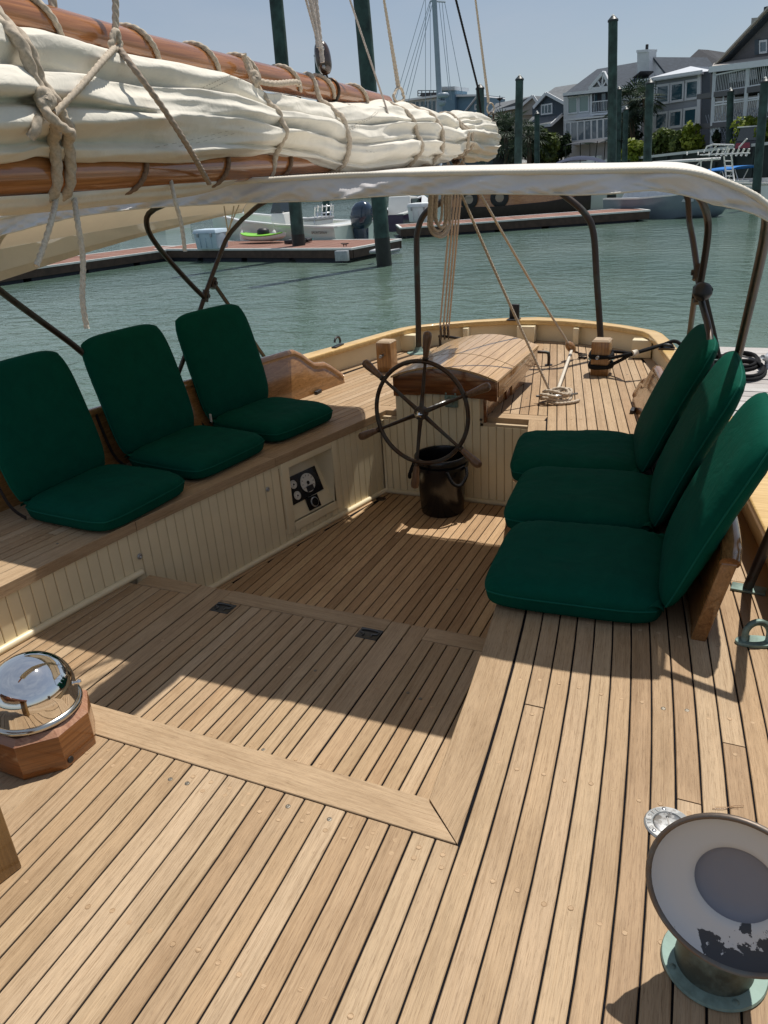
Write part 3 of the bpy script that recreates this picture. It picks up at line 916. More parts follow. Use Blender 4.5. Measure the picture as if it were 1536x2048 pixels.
# topsides down to the water
g = Geo(); a = hull_pts(0.052); b = hull_pts(-0.25); k = len(a)
for p, q in zip(a, b):
    g.v += [Vector((p[0], p[1], 0.17)), Vector((p[0] * .995 + q[0] * .005, p[1], -0.45)), Vector((q[0], q[1] * 0.985, -1.3))]
for i in range(k - 1):
    for j in range(2): g.f.append((i * 3 + j, i * 3 + 3 + j, i * 3 + 4 + j, i * 3 + 1 + j)[::-1])
hull = g.obj('hull', WHITEHULL, boat, smooth=True)
# ================================================================== FITTINGS ON DECK
# ---- varnished coaming boards behind the seats, with the scrolled after end
BOARD_SHADED = mat_varnish('varnished_board_shaded', (0.15, 0.062, 0.018), (0.34, 0.165, 0.055), axis=1, rough=0.25)  # teak varnish darkened: shade on the right board put into its colour
def seat_board(side, y0, y1, label):
    t = thing('seat_back_board', label, 'coaming board', (xr(0.11, y0) if side > 0 else 2 * CX - xr(0.11, y0), y0, 0), 'varnished boards behind the seats')
    n = 60; g = Geo(); capg = []
    H = 0.30
    def top(s):      # s = distance from the after end
        if s < 0.50:
            u = s / 0.50
            return 0.035 + (H - 0.035) * (0.10 * min(1, u / 0.10) ** 0.5 + 0.38 * (0.5 - 0.5 * math.cos(math.pi * min(1, max(0, (u - 0.0) / 0.35)))) + 0.52 * (0.5 - 0.5 * math.cos(math.pi * min(1, max(0, (u - 0.42) / 0.42)))))
        return H
    def fwd(s):      # forward end rises with a soft shoulder
        return min(1.0, 0.80 + 0.20 * (min(s, 0.2) / 0.2) ** 0.5)
    for i in range(n + 1):
        y = y0 + (y1 - y0) * i / n
        h = top(y1 - y) * (fwd(y - y0)) + (0.04 if side > 0 else 0.0) * max(0, 1 - (y - y0) / 1.2)
        xi = xr(0.11, y); xo = xi + 0.045; lean = 0.22 * h
        if side < 0: xi, xo, lean = 2 * CX - xi, 2 * CX - xo, -lean
        q = [Vector((xi, y, -0.002)), Vector((xo, y, -0.002)), Vector((xo + lean, y, h)), Vector((xi + lean, y, h))]
        g.v += q; capg.append((q[2] + q[3]) / 2)
    for i in range(n):
        for j in range(4):
            j2 = (j + 1) % 4
            g.f.append((i * 4 + j, i * 4 + j2, i * 4 + 4 + j2, i * 4 + 4 + j) if side < 0 else (i * 4 + j, i * 4 + 4 + j, i * 4 + 4 + j2, i * 4 + j2))
    g.f.append((0, 1, 2, 3)); g.f.append(tuple(n * 4 + j for j in (3, 2, 1, 0)))
    g.obj('board', TEAKV if side < 0 else BOARD_SHADED, t, bevel=0.006)
    g = Geo(); g.tube([p + Vector((0, 0, 0.002)) for p in capg], 0.030, 10); g.obj('capping', TEAKV if side < 0 else BOARD_SHADED, t, smooth=True)
    g = Geo(); g.tube([p for p in capg[-18:-5]], 0.004, 6)
    return t
seat_board(1, 2.232, 4.86, 'varnished scroll ended board standing on the side deck behind the right hand cushions')
seat_board(-1, 1.9, 4.93, 'varnished scroll ended board standing on the side deck behind the left hand cushions')
for sx in (1, -1):
    g = Geo(); yy = 4.62; xx = xr(0.095, yy)
    g.box(-.012, .012, -.035, .035, 0, .022)
    M = Matrix.Translation((xx if sx > 0 else 2 * CX - xx, yy, 0.001)); gg = Geo(); gg.add(g, M)
    o = gg.obj('board_bracket', BLACKG, bevel=0.003); tag(o, 'small black bracket at the foot of the %s scroll ended board' % ('right' if sx > 0 else 'left'), 'bracket', 'brackets at the board feet')

# ---- engine hatch with the cambered sliding roof
hatch = thing('companion_hatch', 'small teak hatch with cambered slatted roof behind the steering wheel', 'hatch', (CX, 4.7, 0))
HY0, HY1 = 4.33, 5.20
for sx in (HX0, HX1):
    g = Geo(); g.box(sx - 0.016, sx + 0.016, HY0 - 0.01, HY0 + 0.03, -0.03, 0.12); g.obj('corner_post', MAHOG, hatch, bevel=0.003)
for sx in (HX0, HX1):
    g = Geo(); g.box(sx - 0.012, sx + 0.012, HY0 + 0.031, HY1 - 0.02, 0.002, 0.16); g.obj('side_panel', TEAKV, hatch, bevel=0.003)
    g = Geo(); g.box(sx - 0.024, sx + 0.024, HY0 + 0.40, HY0 + 0.50, 0.002, 0.145); g.obj('side_post', MAHOG, hatch, bevel=0.003)
    g = Geo(); d = 0.014 if sx > CX else -0.03
    g.box(sx + d, sx + d + 0.016, HY0 + 0.505, HY1 - 0.03, 0.002, 0.14); g.obj('slide_board', TEAKV, hatch, bevel=0.003)
g = Geo(); g.box(HX0 - .012, HX1 + .012, HY1 - 0.02, HY1 + 0.004, 0.002, 0.2); g.obj('back_panel', TEAKV, hatch)
RX0, RX1, RY0, RY1 = -1.985, -1.30, 4.265, 5.235
def roofz(x): u = (x - (RX0 + RX1) / 2) / ((RX1 - RX0) / 2); return 0.318 - 0.072 * u * u
# front and back valance of the roof, arched on top, notched beneath
for yv, nm in ((RY0 + 0.012, 'roof_front'), (RY1 - 0.036, 'roof_back')):
    top = [(RX0 + 0.008 + (RX1 - RX0 - 0.016) * i / 16) for i in range(17)]
    def low(x):
        d = min(x - RX0, RX1 - x); return 0.118 if d < 0.05 else (0.118 + min(1, (d - 0.05) / 0.03) * 0.012 if d < 0.20 else 0.143)
    g = Geo(); g.slab([(x, yv, low(x)) for x in top] + [(x, yv, roofz(x) - 0.012) for x in reversed(top)], [(x, yv + 0.024, low(x)) for x in top] + [(x, yv + 0.024, roofz(x) - 0.012) for x in reversed(top)])
    g.obj(nm, MAHOG if nm == 'roof_front' else TEAKV, hatch, bevel=0.002)
for xs in (RX0 + 0.004, RX1 - 0.028):
    g = Geo(); g.box(xs, xs + 0.024, RY0 + 0.037, RY1 - 0.037, 0.138, roofz(xs + .012) - 0.012); g.obj('roof_side', TEAKV, hatch, bevel=0.003)
base = Geo(); base.grid(lambda u, v: (RX0 + 0.004 + (RX1 - RX0 - 0.008) * u, RY0 + 0.004 + (RY1 - RY0 - 0.008) * v, roofz(RX0 + (RX1 - RX0) * u) - 0.0135), 20, 1)
roof = base.obj('roof', MAHOG, hatch)
ns = 12
for i in range(ns):
    xa = RX0 + (RX1 - RX0) * i / ns; xb = RX0 + (RX1 - RX0) * (i + 1) / ns - 0.0035
    v = []; uv = []; f = []
    for j in range(7):
        y = RY0 + (RY1 - RY0) * j / 6
        for x, w in ((xa, 0), ((xa + xb) / 2, (xb - xa) / 2), (xb, xb - xa)):
            v.append((x, y, roofz(x))); uv.append((y - RY0, w))
        for x, w in ((xb, 0.08), (xa, 0.08)):
            v.append((x, y, roofz(x) - 0.012)); uv.append((y - RY0, w))
    for j in range(6):
        for k in range(5):
            k2 = (k + 1) % 5
            f.append((j * 5 + k, j * 5 + k2, j * 5 + 5 + k2, j * 5 + 5 + k))
    f.append((4, 3, 2, 1, 0)); f.append((30, 31, 32, 33, 34))
    put('roof_slat', newmesh('roof_slat', v, f, uvs=uv), TEAKVU, roof)
g = Geo(); pts = [(RX0 + (RX1 - RX0) * i / 16, 4.62, roofz(RX0 + (RX1 - RX0) * i / 16) + 0.0006) for i in range(17)]
for a, b in zip(pts, pts[1:]): g.bar(a, b, 0.004, 0.001)
g.obj('roof_joint', CAULK, roof)

# ---- steering wheel
wheel = thing('steering_wheel', 'dark bronze six spoked steering wheel with turned wooden handles', 'steering wheel', (-1.635, 3.90, 0.14))
wc = Vector((-1.637, 3.895, 0.142)); sc_ = Vector((-1.612, 4.26, 0.142))
ax = (wc - Vector((-1.600, 4.27, 0.115))).normalized()       # towards the helmsman
u0 = ax.cross(Vector((0, 0, 1))).normalized() * -1; v0 = u0.cross(ax).normalized()
if v0.z < 0: v0 = -v0
RW = 0.292
g = Geo(); g.tube([wc + (u0 * math.cos(a) + v0 * math.sin(a)) * RW for a in [2 * math.pi * i / 64 for i in range(64)]], 0.0125, 10, closed=True)
g.obj('rim', BRONZE, wheel, smooth=True)
for k in range(6):
    a = R_(84 - 60 * k); d = u0 * math.cos(a) + v0 * math.sin(a)
    g = Geo(); g.tube([wc + d * 0.03, wc + d * 0.10, wc + d * 0.27, wc + d * (RW + 0.02)], [0.014, 0.0115, 0.009, 0.012], 8); sp = g.obj('spoke', BRONZE, wheel, smooth=True)
    q = ax.cross(d).normalized()
    M = Matrix((q, ax, d)).transposed().to_4x4(); M.translation = wc + d * (RW + 0.012)
    g = Geo(); g.lathe([(0, 0), (0.016, 0), (0.018, 0.008), (0.013, 0.016)], 14, M); g.obj('ferrule', BRONZE, sp, smooth=True, sharp=40)
    g = Geo(); g.lathe([(0.014, 0.012), (0.0165, 0.025), (0.020, 0.065), (0.0245, 0.11), (0.025, 0.130), (0.021, 0.146), (0.010, 0.153), (0, 0.154)], 16, M); g.obj('handle', HANDLEW, sp, smooth=True)
M = Matrix((u0, -v0, ax)).transposed().to_4x4(); M.translation = wc
g = Geo(); g.lathe([(0, -0.03), (0.034, -0.03), (0.040, -0.012), (0.040, 0.012), (0.034, 0.022), (0, 0.022)], 20, M); g.obj('hub', BRONZE, wheel, smooth=True, sharp=40)
g = Geo(); g.lathe([(0, 0.055), (0.012, 0.054), (0.020, 0.045), (0.0255, 0.030), (0.027, 0.022)], 8, M); g.obj('hub_nut', CHROME, wheel, smooth=True, sharp=20)
g = Geo(); g.tube([wc, wc - ax * 0.37], 0.0125, 10); g.obj('shaft', STEEL, wheel, smooth=True)
g = Geo(); e = wc - ax * 0.395; g.box(e.x - 0.042, e.x + 0.042, Y_BULK - 0.022, Y_BULK - 0.001, e.z - 0.05, e.z + 0.05); pl = g.obj('shaft_plate', VERDI, wheel, bevel=0.008)
g = Geo()
M = Matrix.Translation((e.x, Y_BULK - 0.022, e.z)) @ Matrix.Rotation(R_(90), 4, 'X')
g.lathe([(0, .03), (.02, .03), (.024, .02), (.026, 0)], 16, M)
for dx in (-.03, .03):
    for dz in (-.038, .038): g.lathe([(0, .003), (.006, .002), (.007, 0)], 8, Matrix.Translation((dx, 0, dz)) @ M)
g.obj('plate_bolts', VERDI, pl, smooth=True, sharp=40)

# ---- black bucket
bk_c = Vector((-1.612, 4.115, Z_SOLE + 0.002))
bucket = thing('bucket', 'glossy black plastic bucket with rope handles under the steering wheel', 'bucket', bk_c)
M = Matrix.Translation(bk_c)
g = Geo(); g.lathe([(0, 0.0), (0.125, 0.0), (0.132, 0.008), (0.150, 0.30), (0.153, 0.335), (0.162, 0.337), (0.163, 0.365), (0.158, 0.372), (0.150, 0.372), (0.146, 0.36), (0.144, 0.30), (0.126, 0.015), (0, 0.012)], 40, M)
g.obj('body', BLACKP, bucket, smooth=True, sharp=40)
g = Geo(); g.lathe([(0.152, 0.300), (0.168, 0.302), (0.168, 0.322), (0.153, 0.326)], 40, M); g.obj('rim_band', BLACKP, bucket, smooth=True, sharp=40)
for s, a in ((1, R_(-35)), (-1, R_(200))):
    d = Vector((math.cos(a), math.sin(a), 0)); e = Vector((-math.sin(a), math.cos(a), 0))
    p = poly_smooth([bk_c + d * 0.160 + e * 0.07 + Vector((0, 0, .315)), bk_c + d * 0.19 + e * 0.05 + Vector((0, 0, .27)), bk_c + d * 0.195 + Vector((0, 0, .225)), bk_c + d * 0.19 - e * 0.05 + Vector((0, 0, .25)), bk_c + d * 0.160 - e * 0.07 + Vector((0, 0, .315))], 7)
    g = Geo(); g.tube(p, 0.0095, 9, lobes=3, pitch=0.03); g.obj('rope_handle', BLACKR, bucket, smooth=True)
# small drain in the sole
M = Matrix.Translation((P(762, 998, Z_SOLE).x, P(762, 998, Z_SOLE).y, Z_SOLE + 0.001))
g = Geo(); g.lathe([(0, .002), (.03, .002), (.034, 0)], 20, M)
for k in range(4):
    a = R_(45 * k); g.bar(M.translation + Vector((math.cos(a) * .026, math.sin(a) * .026, .003)), M.translation - Vector((math.cos(a) * .026, math.sin(a) * .026, -.003)), .005, .002)
tag(g.obj('sole_drain', BRONZE, smooth=True, sharp=30), 'dark round drain in the after left corner of the cockpit sole', 'drain')
# chrome knob on the right cockpit side below the far cushion
kp = Vector((xr(CR, 3.55) - 0.005, 3.55, -0.055))
g = Geo(); g.lathe([(0, .05), (.016, .047), (.022, .035), (.018, .018), (.010, .012), (.013, 0)], 18, Matrix.Translation(kp) @ Matrix.Rotation(R_(-90), 4, 'Y'))
tag(g.obj('chrome_knob', CHROME, smooth=True), 'small round chrome knob beneath the front edge of the right hand cushions', 'knob')

# ---- flush lifting rings in the platform
for i, (px, py, lab) in enumerate(((446, 1216, 'left hand flush lifting handle, beside the bench side joint of the platform'), (738, 1268, 'right hand flush lifting handle, near the middle of the platform'))):
    c = P(px, py, Z_PLAT); c = Vector((c.x, c.y, Z_PLAT))
    t = thing('lifting_handle', 'dark metal ' + lab, 'handle', c, 'flush lifting handles in the platform')
    g = Geo(); g.box(c.x - .047, c.x + .047, c.y - .036, c.y + .036, Z_PLAT - .004, Z_PLAT + .003); pl = g.obj('plate', mat_metal('lift_plate', (.07, .075, .08), .4), t, bevel=0.002)
    g = Geo(); g.box(c.x - .022, c.x + .022, c.y + .012, c.y + .027, Z_PLAT + .0032, Z_PLAT + .0040); g.obj('finger_recess', BLACKG, t)
    p = poly_smooth([(c.x - .02, c.y - .024, Z_PLAT + .005), (c.x - .018, c.y - .006, Z_PLAT + .005), (c.x - .036, c.y + .000, Z_PLAT + .005), (c.x - .036, c.y + .018, Z_PLAT + .005), (c.x, c.y + .022, Z_PLAT + .006), (c.x + .036, c.y + .018, Z_PLAT + .005), (c.x + .036, c.y + .000, Z_PLAT + .005), (c.x + .018, c.y - .006, Z_PLAT + .005), (c.x + .02, c.y - .024, Z_PLAT + .005)], 4)
    g = Geo(); g.tube(p, .0032, 6); g.obj('ring', mat_metal('lift_ring', (.12, .125, .13), .35), t, smooth=True)

# ---- samson posts
def samson(x, y, h, w, label):
    t = thing('samson_post', label, 'mooring post', (x, y, 0), 'wooden mooring posts on the after deck')
    g = Geo(); g.box(x - w, x + w, y - w, y + w, 0.001, h - 0.012); g.obj('post', POSTW, t, bevel=0.005)
    g = Geo(); g.slab([(x - w, y - w, h - .0115), (x + w, y - w, h - .0115), (x + w, y + w, h - .0115), (x - w, y + w, h - .0115)], [(x - w + .012, y - w + .012, h), (x + w - .012, y - w + .012, h), (x + w - .012, y + w - .012, h), (x - w + .012, y + w - .012, h)]); g.obj('cap', mat_teak('post_top', [(0.36, .27, .18), (.40, .30, .2)], uvs=False), t)
    g = Geo(); g.tube([(x - .01, y - w - .045, h * .55), (x + .01, y + w + .045, h * .55)], .012, 10); g.obj('pin', STEEL, t, smooth=True)
    return t
samson(-0.925, 5.50, 0.248, 0.061, 'square wooden mooring post wound with black rope by the right pole')
samson(-2.50, 5.33, 0.235, 0.060, 'square wooden mooring post without rope beyond the left cushions')

# ---- mainsheet horse, cleat, pad eyes
g = Geo(); g.tube(poly_smooth([(-1.34, 5.69, 0.0), (-1.34, 5.69, 0.075), (-1.36, 5.69, 0.098), (-1.5, 5.70, 0.102), (-2.0, 5.98, 0.102), (-2.36, 6.16, 0.10), (-2.385, 6.17, 0.08), (-2.385, 6.17, 0.0)], 6), 0.0115, 10)
g.lathe([(0, .006), (.028, .006), (.03, 0)], 14, Matrix.Translation((-1.34, 5.69, .001))); g.lathe([(0, .006), (.028, .006), (.03, 0)], 14, Matrix.Translation((-2.385, 6.17, .001)))
tag(g.obj('mainsheet_horse', TUBEM, smooth=True, sharp=40), 'low bronze rail arched over the after deck behind the hatch', 'rail')
cl = P(1112, 795, 0.03)
t = thing('deck_cleat', 'dark metal horn cleat wrapped in pale rope on the right after deck', 'cleat', (cl.x, cl.y, 0))
da = Vector((0.93, 0.36, 0)).normalized()
g = Geo(); c3 = Vector((cl.x, cl.y, 0)); g.tube([c3 - da * .125 + Vector((0, 0, .045)), c3 - da * .05 + Vector((0, 0, .038)), c3 + Vector((0, 0, .036)), c3 + da * .05 + Vector((0, 0, .038)), c3 + da * .135 + Vector((0, 0, .05))], [.006, .011, .013, .011, .006], 10); g.obj('horn', STEEL, t, smooth=True)
g = Geo(); g.tube([c3 - da * .03 + Vector((0, 0, .001)), c3 - da * .03 + Vector((0, 0, .035))], .011, 10); g.tube([c3 + da * .03 + Vector((0, 0, .001)), c3 + da * .03 + Vector((0, 0, .035))], .011, 10); g.obj('base', STEEL, t, smooth=True)
cleat_c = c3
pe = P(1512, 1287, 0.0)
t = thing('deck_pad_eye', 'verdigris bronze arched pad eye on the right side deck edge', 'pad eye', (pe.x, pe.y, 0))
dd = Vector((1.0, 0.28, 0)).normalized(); nn = Vector((-dd.y, dd.x, 0))
g = Geo(); pts = [pe + dd * (0.062 * math.cos(a)) + nn * (0.030 * math.sin(a)) for a in [2 * math.pi * i / 28 for i in range(28)]]
g.slab([(p.x, p.y, 0.001) for p in pts], [(p.x, p.y, 0.012) for p in pts]); g.obj('base', VERDI, t, bevel=0.003)
g = Geo(); g.tube([pe + dd * 0.035 + Vector((0, 0, .010))] + [pe + dd * (0.035 * math.cos(a)) + Vector((0, 0, .035 + .042 * math.sin(a))) for a in [math.pi * i / 12 for i in range(13)]] + [pe - dd * 0.035 + Vector((0, 0, .010))], 0.0105, 10); g.obj('arch', VERDI, t, smooth=True)

# ---- compass binnacle
bc = Vector((-1.648, 1.128, 0.0))
binn = thing('compass_binnacle', 'chrome domed compass on an octagonal varnished wooden box', 'compass', bc)
RO = 0.139; HB = 0.122
oct_ = [(bc.x + RO * math.cos(R_(22.5 + 45 * k)), bc.y + RO * math.sin(R_(22.5 + 45 * k))) for k in range(8)]
g = Geo(); g.prism(oct_, 0.001, HB - 0.016); box = g.obj('octagonal_box', MAHOG, binn, bevel=0.0015)
BINW = mat_varnish('binnacle_wood', (0.14, 0.046, 0.011), (0.34, 0.135, 0.036), axis='h', rough=0.2, coat=0.35, scale=1.0)
box.data.materials.clear(); box.data.materials.append(BINW)
oi_ = [(bc.x + (RO - .016) * math.cos(R_(22.5 + 45 * k)), bc.y + (RO - .016) * math.sin(R_(22.5 + 45 * k))) for k in range(8)]
g = Geo(); g.slab([(p[0], p[1], HB - .0158) for p in oct_], [(p[0], p[1], HB) for p in oi_]); g.obj('box_rim', mat_varnish('binnacle_rim', (0.26, 0.11, 0.06), (0.46, 0.26, 0.16), axis=0, rough=0.4, coat=0.2), binn)
M = Matrix.Translation((bc.x, bc.y, HB))
g = Geo(); g.lathe([(0, 0.004), (0.118, 0.004), (0.121, 0.008), (0.122, 0.014), (0.118, 0.020), (0.111, 0.022)], 56, M); g.obj('base_ring', mat_metal('dull_chrome', (.55, .54, .5), .18), binn, smooth=True, sharp=50)
prof = [(0.1135, 0.020), (0.1135, 0.060)] + [(0.1135 * math.cos(a), 0.060 + 0.105 * math.sin(a)) for a in [math.pi / 2 * i / 22 for i in range(1, 22)]] + [(0, 0.165)]
g = Geo(); g.lathe(prof, 72, M); g.obj('dome', CHROME, binn, smooth=True)
for a in (R_(38), R_(218)):
    d = Vector((math.cos(a), math.sin(a), 0))
    g = Geo(); g.lathe([(0, .016), (.006, .014), (.008, .008), (.005, .004), (.004, -.004)], 14, Matrix.Translation(bc + d * 0.114 + Vector((0, 0, HB + .062))) @ d.to_track_quat('Z', 'Y').to_matrix().to_4x4()); g.obj('hinge_screw', CHROME, binn, smooth=True)
d = Vector((math.cos(R_(-22)), math.sin(R_(-22)), 0))
g = Geo(); g.lathe([(0, .003), (.009, .003), (.010, -.002)], 14, Matrix.Translation((bc.x + .1285 * 1.0 - .0, bc.y - .052 + .015, .018)) @ Matrix.Rotation(R_(90), 4, 'Y')); g.obj('cable_hole', BLACKG, binn)
# ---- varnished post at the left edge (leg of the companion seat)
lp = P(45, 1735, 0.0)
t = thing('deck_stool', 'dark varnished wooden stool of which one leg shows at the lower left edge', 'stool', (lp.x - 0.04, lp.y + 0.01, 0))
dv = Vector((-0.16, -0.99, 0)).normalized(); du = Vector((-0.97, 0.22, 0)).normalized()
g = Geo(); q = [lp, lp + dv * 0.12, lp + dv * 0.12 + du * 0.05, lp + du * 0.05]
g.slab([(p.x, p.y, 0.001) for p in q], [(p.x - .004, p.y, 0.30) for p in q]); g.obj('leg', mat_varnish('leg_wood', (0.13, .065, .018), (.30, .17, .055), axis=2, rough=0.35, coat=.4), t, bevel=0.004)
g = Geo(); q2 = [lp + Vector((.006, .006, 0)), lp + dv * 0.5, lp + dv * 0.5 + du * 0.4, lp + du * 0.4]
g.slab([(p.x, p.y, 0.3) for p in q2], [(p.x, p.y, 0.33) for p in q2]); g.obj('seat_top', MAHOG, t, bevel=0.004)

# ---- diesel filler cap with its lettering
dc = Vector((-0.040, 1.437, 0.0005))
dies = thing('diesel_filler_cap', 'round steel filler plate lettered DIESEL in the foreground deck', 'filler cap', dc)
M = Matrix.Translation(dc)
g = Geo(); g.lathe([(0.0335, 0.0020), (0.035, 0.0045), (0.050, 0.004), (0.0535, 0.0)], 40, M); g.obj('flange', STEEL, dies, smooth=True, sharp=40)
g = Geo(); g.lathe([(0, 0.0048), (0.029, 0.0046), (0.032, 0.0036), (0.0332, 0.001)], 40, M); g.obj('plug', STEEL, dies, smooth=True, sharp=40)
g = Geo(); k = Vector((0.25, -0.97, 0)).normalized()
g.bar(dc + k * 0.016 + Vector((0, 0, .0052)), dc - k * 0.016 + Vector((0, 0, .0052)), .003, .0012)
g.obj('key_slot', mat_metal('bright_steel', (.7, .7, .7), .25), dies)
g = Geo()
for s in (1, -1): g.lathe([(0, .0012), (.0035, .0008), (.004, 0)], 12, Matrix.Translation(dc + k * .018 * s + Vector((0, 0, .0048))))
g.obj('key_holes', BLACKG, dies)
g = Geo()
for a in (R_(110), R_(230), R_(350)): g.lathe([(0, .0018), (.0045, .0012), (.0052, 0)], 12, Matrix.Translation(dc + Vector((math.cos(a) * .043, math.sin(a) * .043, .0042))))
g.obj('flange_screw', mat_metal('screw_steel', (.6, .6, .6), .3), dies, smooth=True)
FONT = {'D': [[(0, 0), (0, 1), (.6, .85), (.6, .15), (0, 0)]], 'I': [[(.3, 0), (.3, 1)]], 'E': [[(.6, 0), (0, 0), (0, 1), (.6, 1)], [(0, .5), (.5, .5)]], 'S': [[(.6, .85), (.3, 1), (0, .8), (.05, .58), (.55, .42), (.6, .2), (.3, 0), (0, .15)]], 'L': [[(0, 1), (0, 0), (.6, 0)]]}
g = Geo()
for i, ch in enumerate('DIESEL'):
    a = R_(216 - 17 * i)
    c = dc + Vector((math.cos(a) * .0385, math.sin(a) * .0385, .0052)); rt = Vector((math.sin(a), -math.cos(a), 0)); upv = Vector((math.cos(a), math.sin(a), 0))
    for st in FONT[ch]:
        for (x0, y0), (x1, y1) in zip(st, st[1:]):
            g.bar(c + rt * (x0 - .3) * .0085 + upv * y0 * .0085, c + rt * (x1 - .3) * .0085 + upv * y1 * .0085, .0016, .0012)
g.obj('lettering', mat_metal('letter_steel', (.66, .66, .66), .3), dies)
# dry pine needle by the cap
g = Geo(); a = P(1425, 1617, .003); b = P(1488, 1612, .004)
g.tube(poly_smooth([a, a.lerp(b, .35) + Vector((0, -.004, 0)), a.lerp(b, .7) + Vector((0, .003, .001)), b], 4), .0008, 5); g.tube([a.lerp(b, .1) + Vector((0, .004, 0)), a.lerp(b, .85) + Vector((0, -.003, 0))], .0006, 5)
tag(g.obj('pine_needle', TEAKV, smooth=True), 'dry brown pine needle lying behind the ventilator', 'pine needle')

# ---- cowl ventilator
vc = Vector((0.074, 1.118, 0.0))
vent = thing('cowl_ventilator', 'bronze cowl ventilator with a worn white painted mouth on the foreground deck', 'ventilator', vc)
M = Matrix.Translation(vc)
g = Geo(); g.lathe([(0, 0.001), (0.092, 0.001), (0.094, 0.004), (0.092, 0.009), (0.070, 0.010)], 48, M); g.obj('flange', VERDI, vent, smooth=True, sharp=40)
g = Geo()
for k in range(4):
    a = R_(30 + 90 * k); g.lathe([(0, .0025), (.006, .0018), (.007, 0)], 12, Matrix.Translation(vc + Vector((math.cos(a) * .080, math.sin(a) * .080, .0085))))
g.obj('flange_screw', VERDI, vent, smooth=True)
g = Geo(); g.lathe([(0.070, 0.008), (0.068, 0.03), (0.063, 0.07), (0.060, 0.10)], 48, M); g.obj('stem', mat_metal('stem_bronze', (.085, .10, .085), .5, (.15, .19, .16), .6, 12), vent, smooth=True)
mouth_c = PY(1466, 1790, 1.045)
mn = Vector((-0.14, -0.95, 0.24)).normalized()          # the way the mouth looks
# bent throat then flaring bell
path = poly_smooth([vc + Vector((0, 0, .085)), vc + Vector((0.004, 0.02, .14)), mouth_c - mn * 0.105 + Vector((0, .0, -.012)), mouth_c - mn * 0.075, mouth_c - mn * 0.035, mouth_c], 6)
def rad_at(u): return interp([(0, .060), (.2, .064), (.4, .071), (.6, .092), (.8, .121), (1.0, .1365)], u)
g = Geo(); g.tube(path, [rad_at(i / (len(path) - 1)) for i in range(len(path))], 56, caps=False); g.obj('bell', COWLM, vent, smooth=True)
uu = mn.cross(Vector((0, 0, 1))).normalized(); vv = uu.cross(mn).normalized()
MM = Matrix((uu, -vv, mn)).transposed().to_4x4(); MM.translation = mouth_c
g = Geo(); g.lathe([(0.1345, -0.004), (0.1405, -0.002), (0.1415, 0.003), (0.1385, 0.007), (0.133, 0.006), (0.1315, 0.001)], 64, MM); g.obj('mouth_rim', COWLM, vent, smooth=True)
def mat_worn():
    m, nt, b = newmat('worn_white_paint')
    n = noise_n(nt, mapped(nt, 'Object', (1, 1, 1)), 26, 6, 0.62, 0.5)
    gp = nt.nodes.new('ShaderNodeTexCoord'); sep = nt.nodes.new('ShaderNodeSeparateXYZ'); nt.links.new(gp.outputs['Object'], sep.inputs[0])
    # paint has worn away towards the lip's lower right, where hands and ropes rub
    mr = N(nt, 'ShaderNodeMapRange'); mr.inputs['From Min'].default_value = mouth_c.z - 0.10; mr.inputs['From Max'].default_value = mouth_c.z + 0.01; mr.inputs['To Min'].default_value = 0.27; mr.inputs['To Max'].default_value = -0.30
    nt.links.new(sep.outputs['Z'], mr.inputs[0])
    mr2 = N(nt, 'ShaderNodeMapRange'); mr2.inputs['From Min'].default_value = mouth_c.x - 0.05; mr2.inputs['From Max'].default_value = mouth_c.x + 0.11; mr2.inputs['To Min'].default_value = -0.12; mr2.inputs['To Max'].default_value = 0.22
    nt.links.new(sep.outputs['X'], mr2.inputs[0])
    ad = N(nt, 'ShaderNodeMath', operation='ADD'); nt.links.new(n, ad.inputs[0]); nt.links.new(mr.outputs[0], ad.inputs[1])
    ad2 = N(nt, 'ShaderNodeMath', operation='ADD'); nt.links.new(ad.outputs[0], ad2.inputs[0]); nt.links.new(mr2.outputs[0], ad2.inputs[1])
    r = ramp(nt, [(0.70, (0.56, 0.55, 0.54)), (0.715, (0.035, 0.035, 0.04))], 'LINEAR'); nt.links.new(ad2.outputs[0], r.inputs[0]); nt.links.new(r.outputs[0], b.inputs['Base Color'])
    b.inputs['Roughness'].default_value = 0.45
    bump(nt, b, r.outputs[0], 0.3, 0.002)
    return m
g = Geo(); g.lathe([(0.1318, 0.001), (0.126, -0.007), (0.114, -0.014), (0.098, -0.019), (0.082, -0.022), (0.071, -0.025), (0.0665, -0.030)], 64, MM); g.obj('mouth_lining', mat_worn(), vent, smooth=True)
thr = poly_smooth([mouth_c - mn * .025, mouth_c - mn * .06, vc + Vector((0.004, 0.02, .15)), vc + Vector((0, 0, .04))], 6)
g = Geo(); g.lathe([(.0670, -.0295), (.0645, -.035), (.056, -.040), (.036, -.043), (0, -.044)], 48, MM); g.obj('throat', mat_paint('grey_throat', (.20, .205, .24), .5, .05), vent, smooth=True)
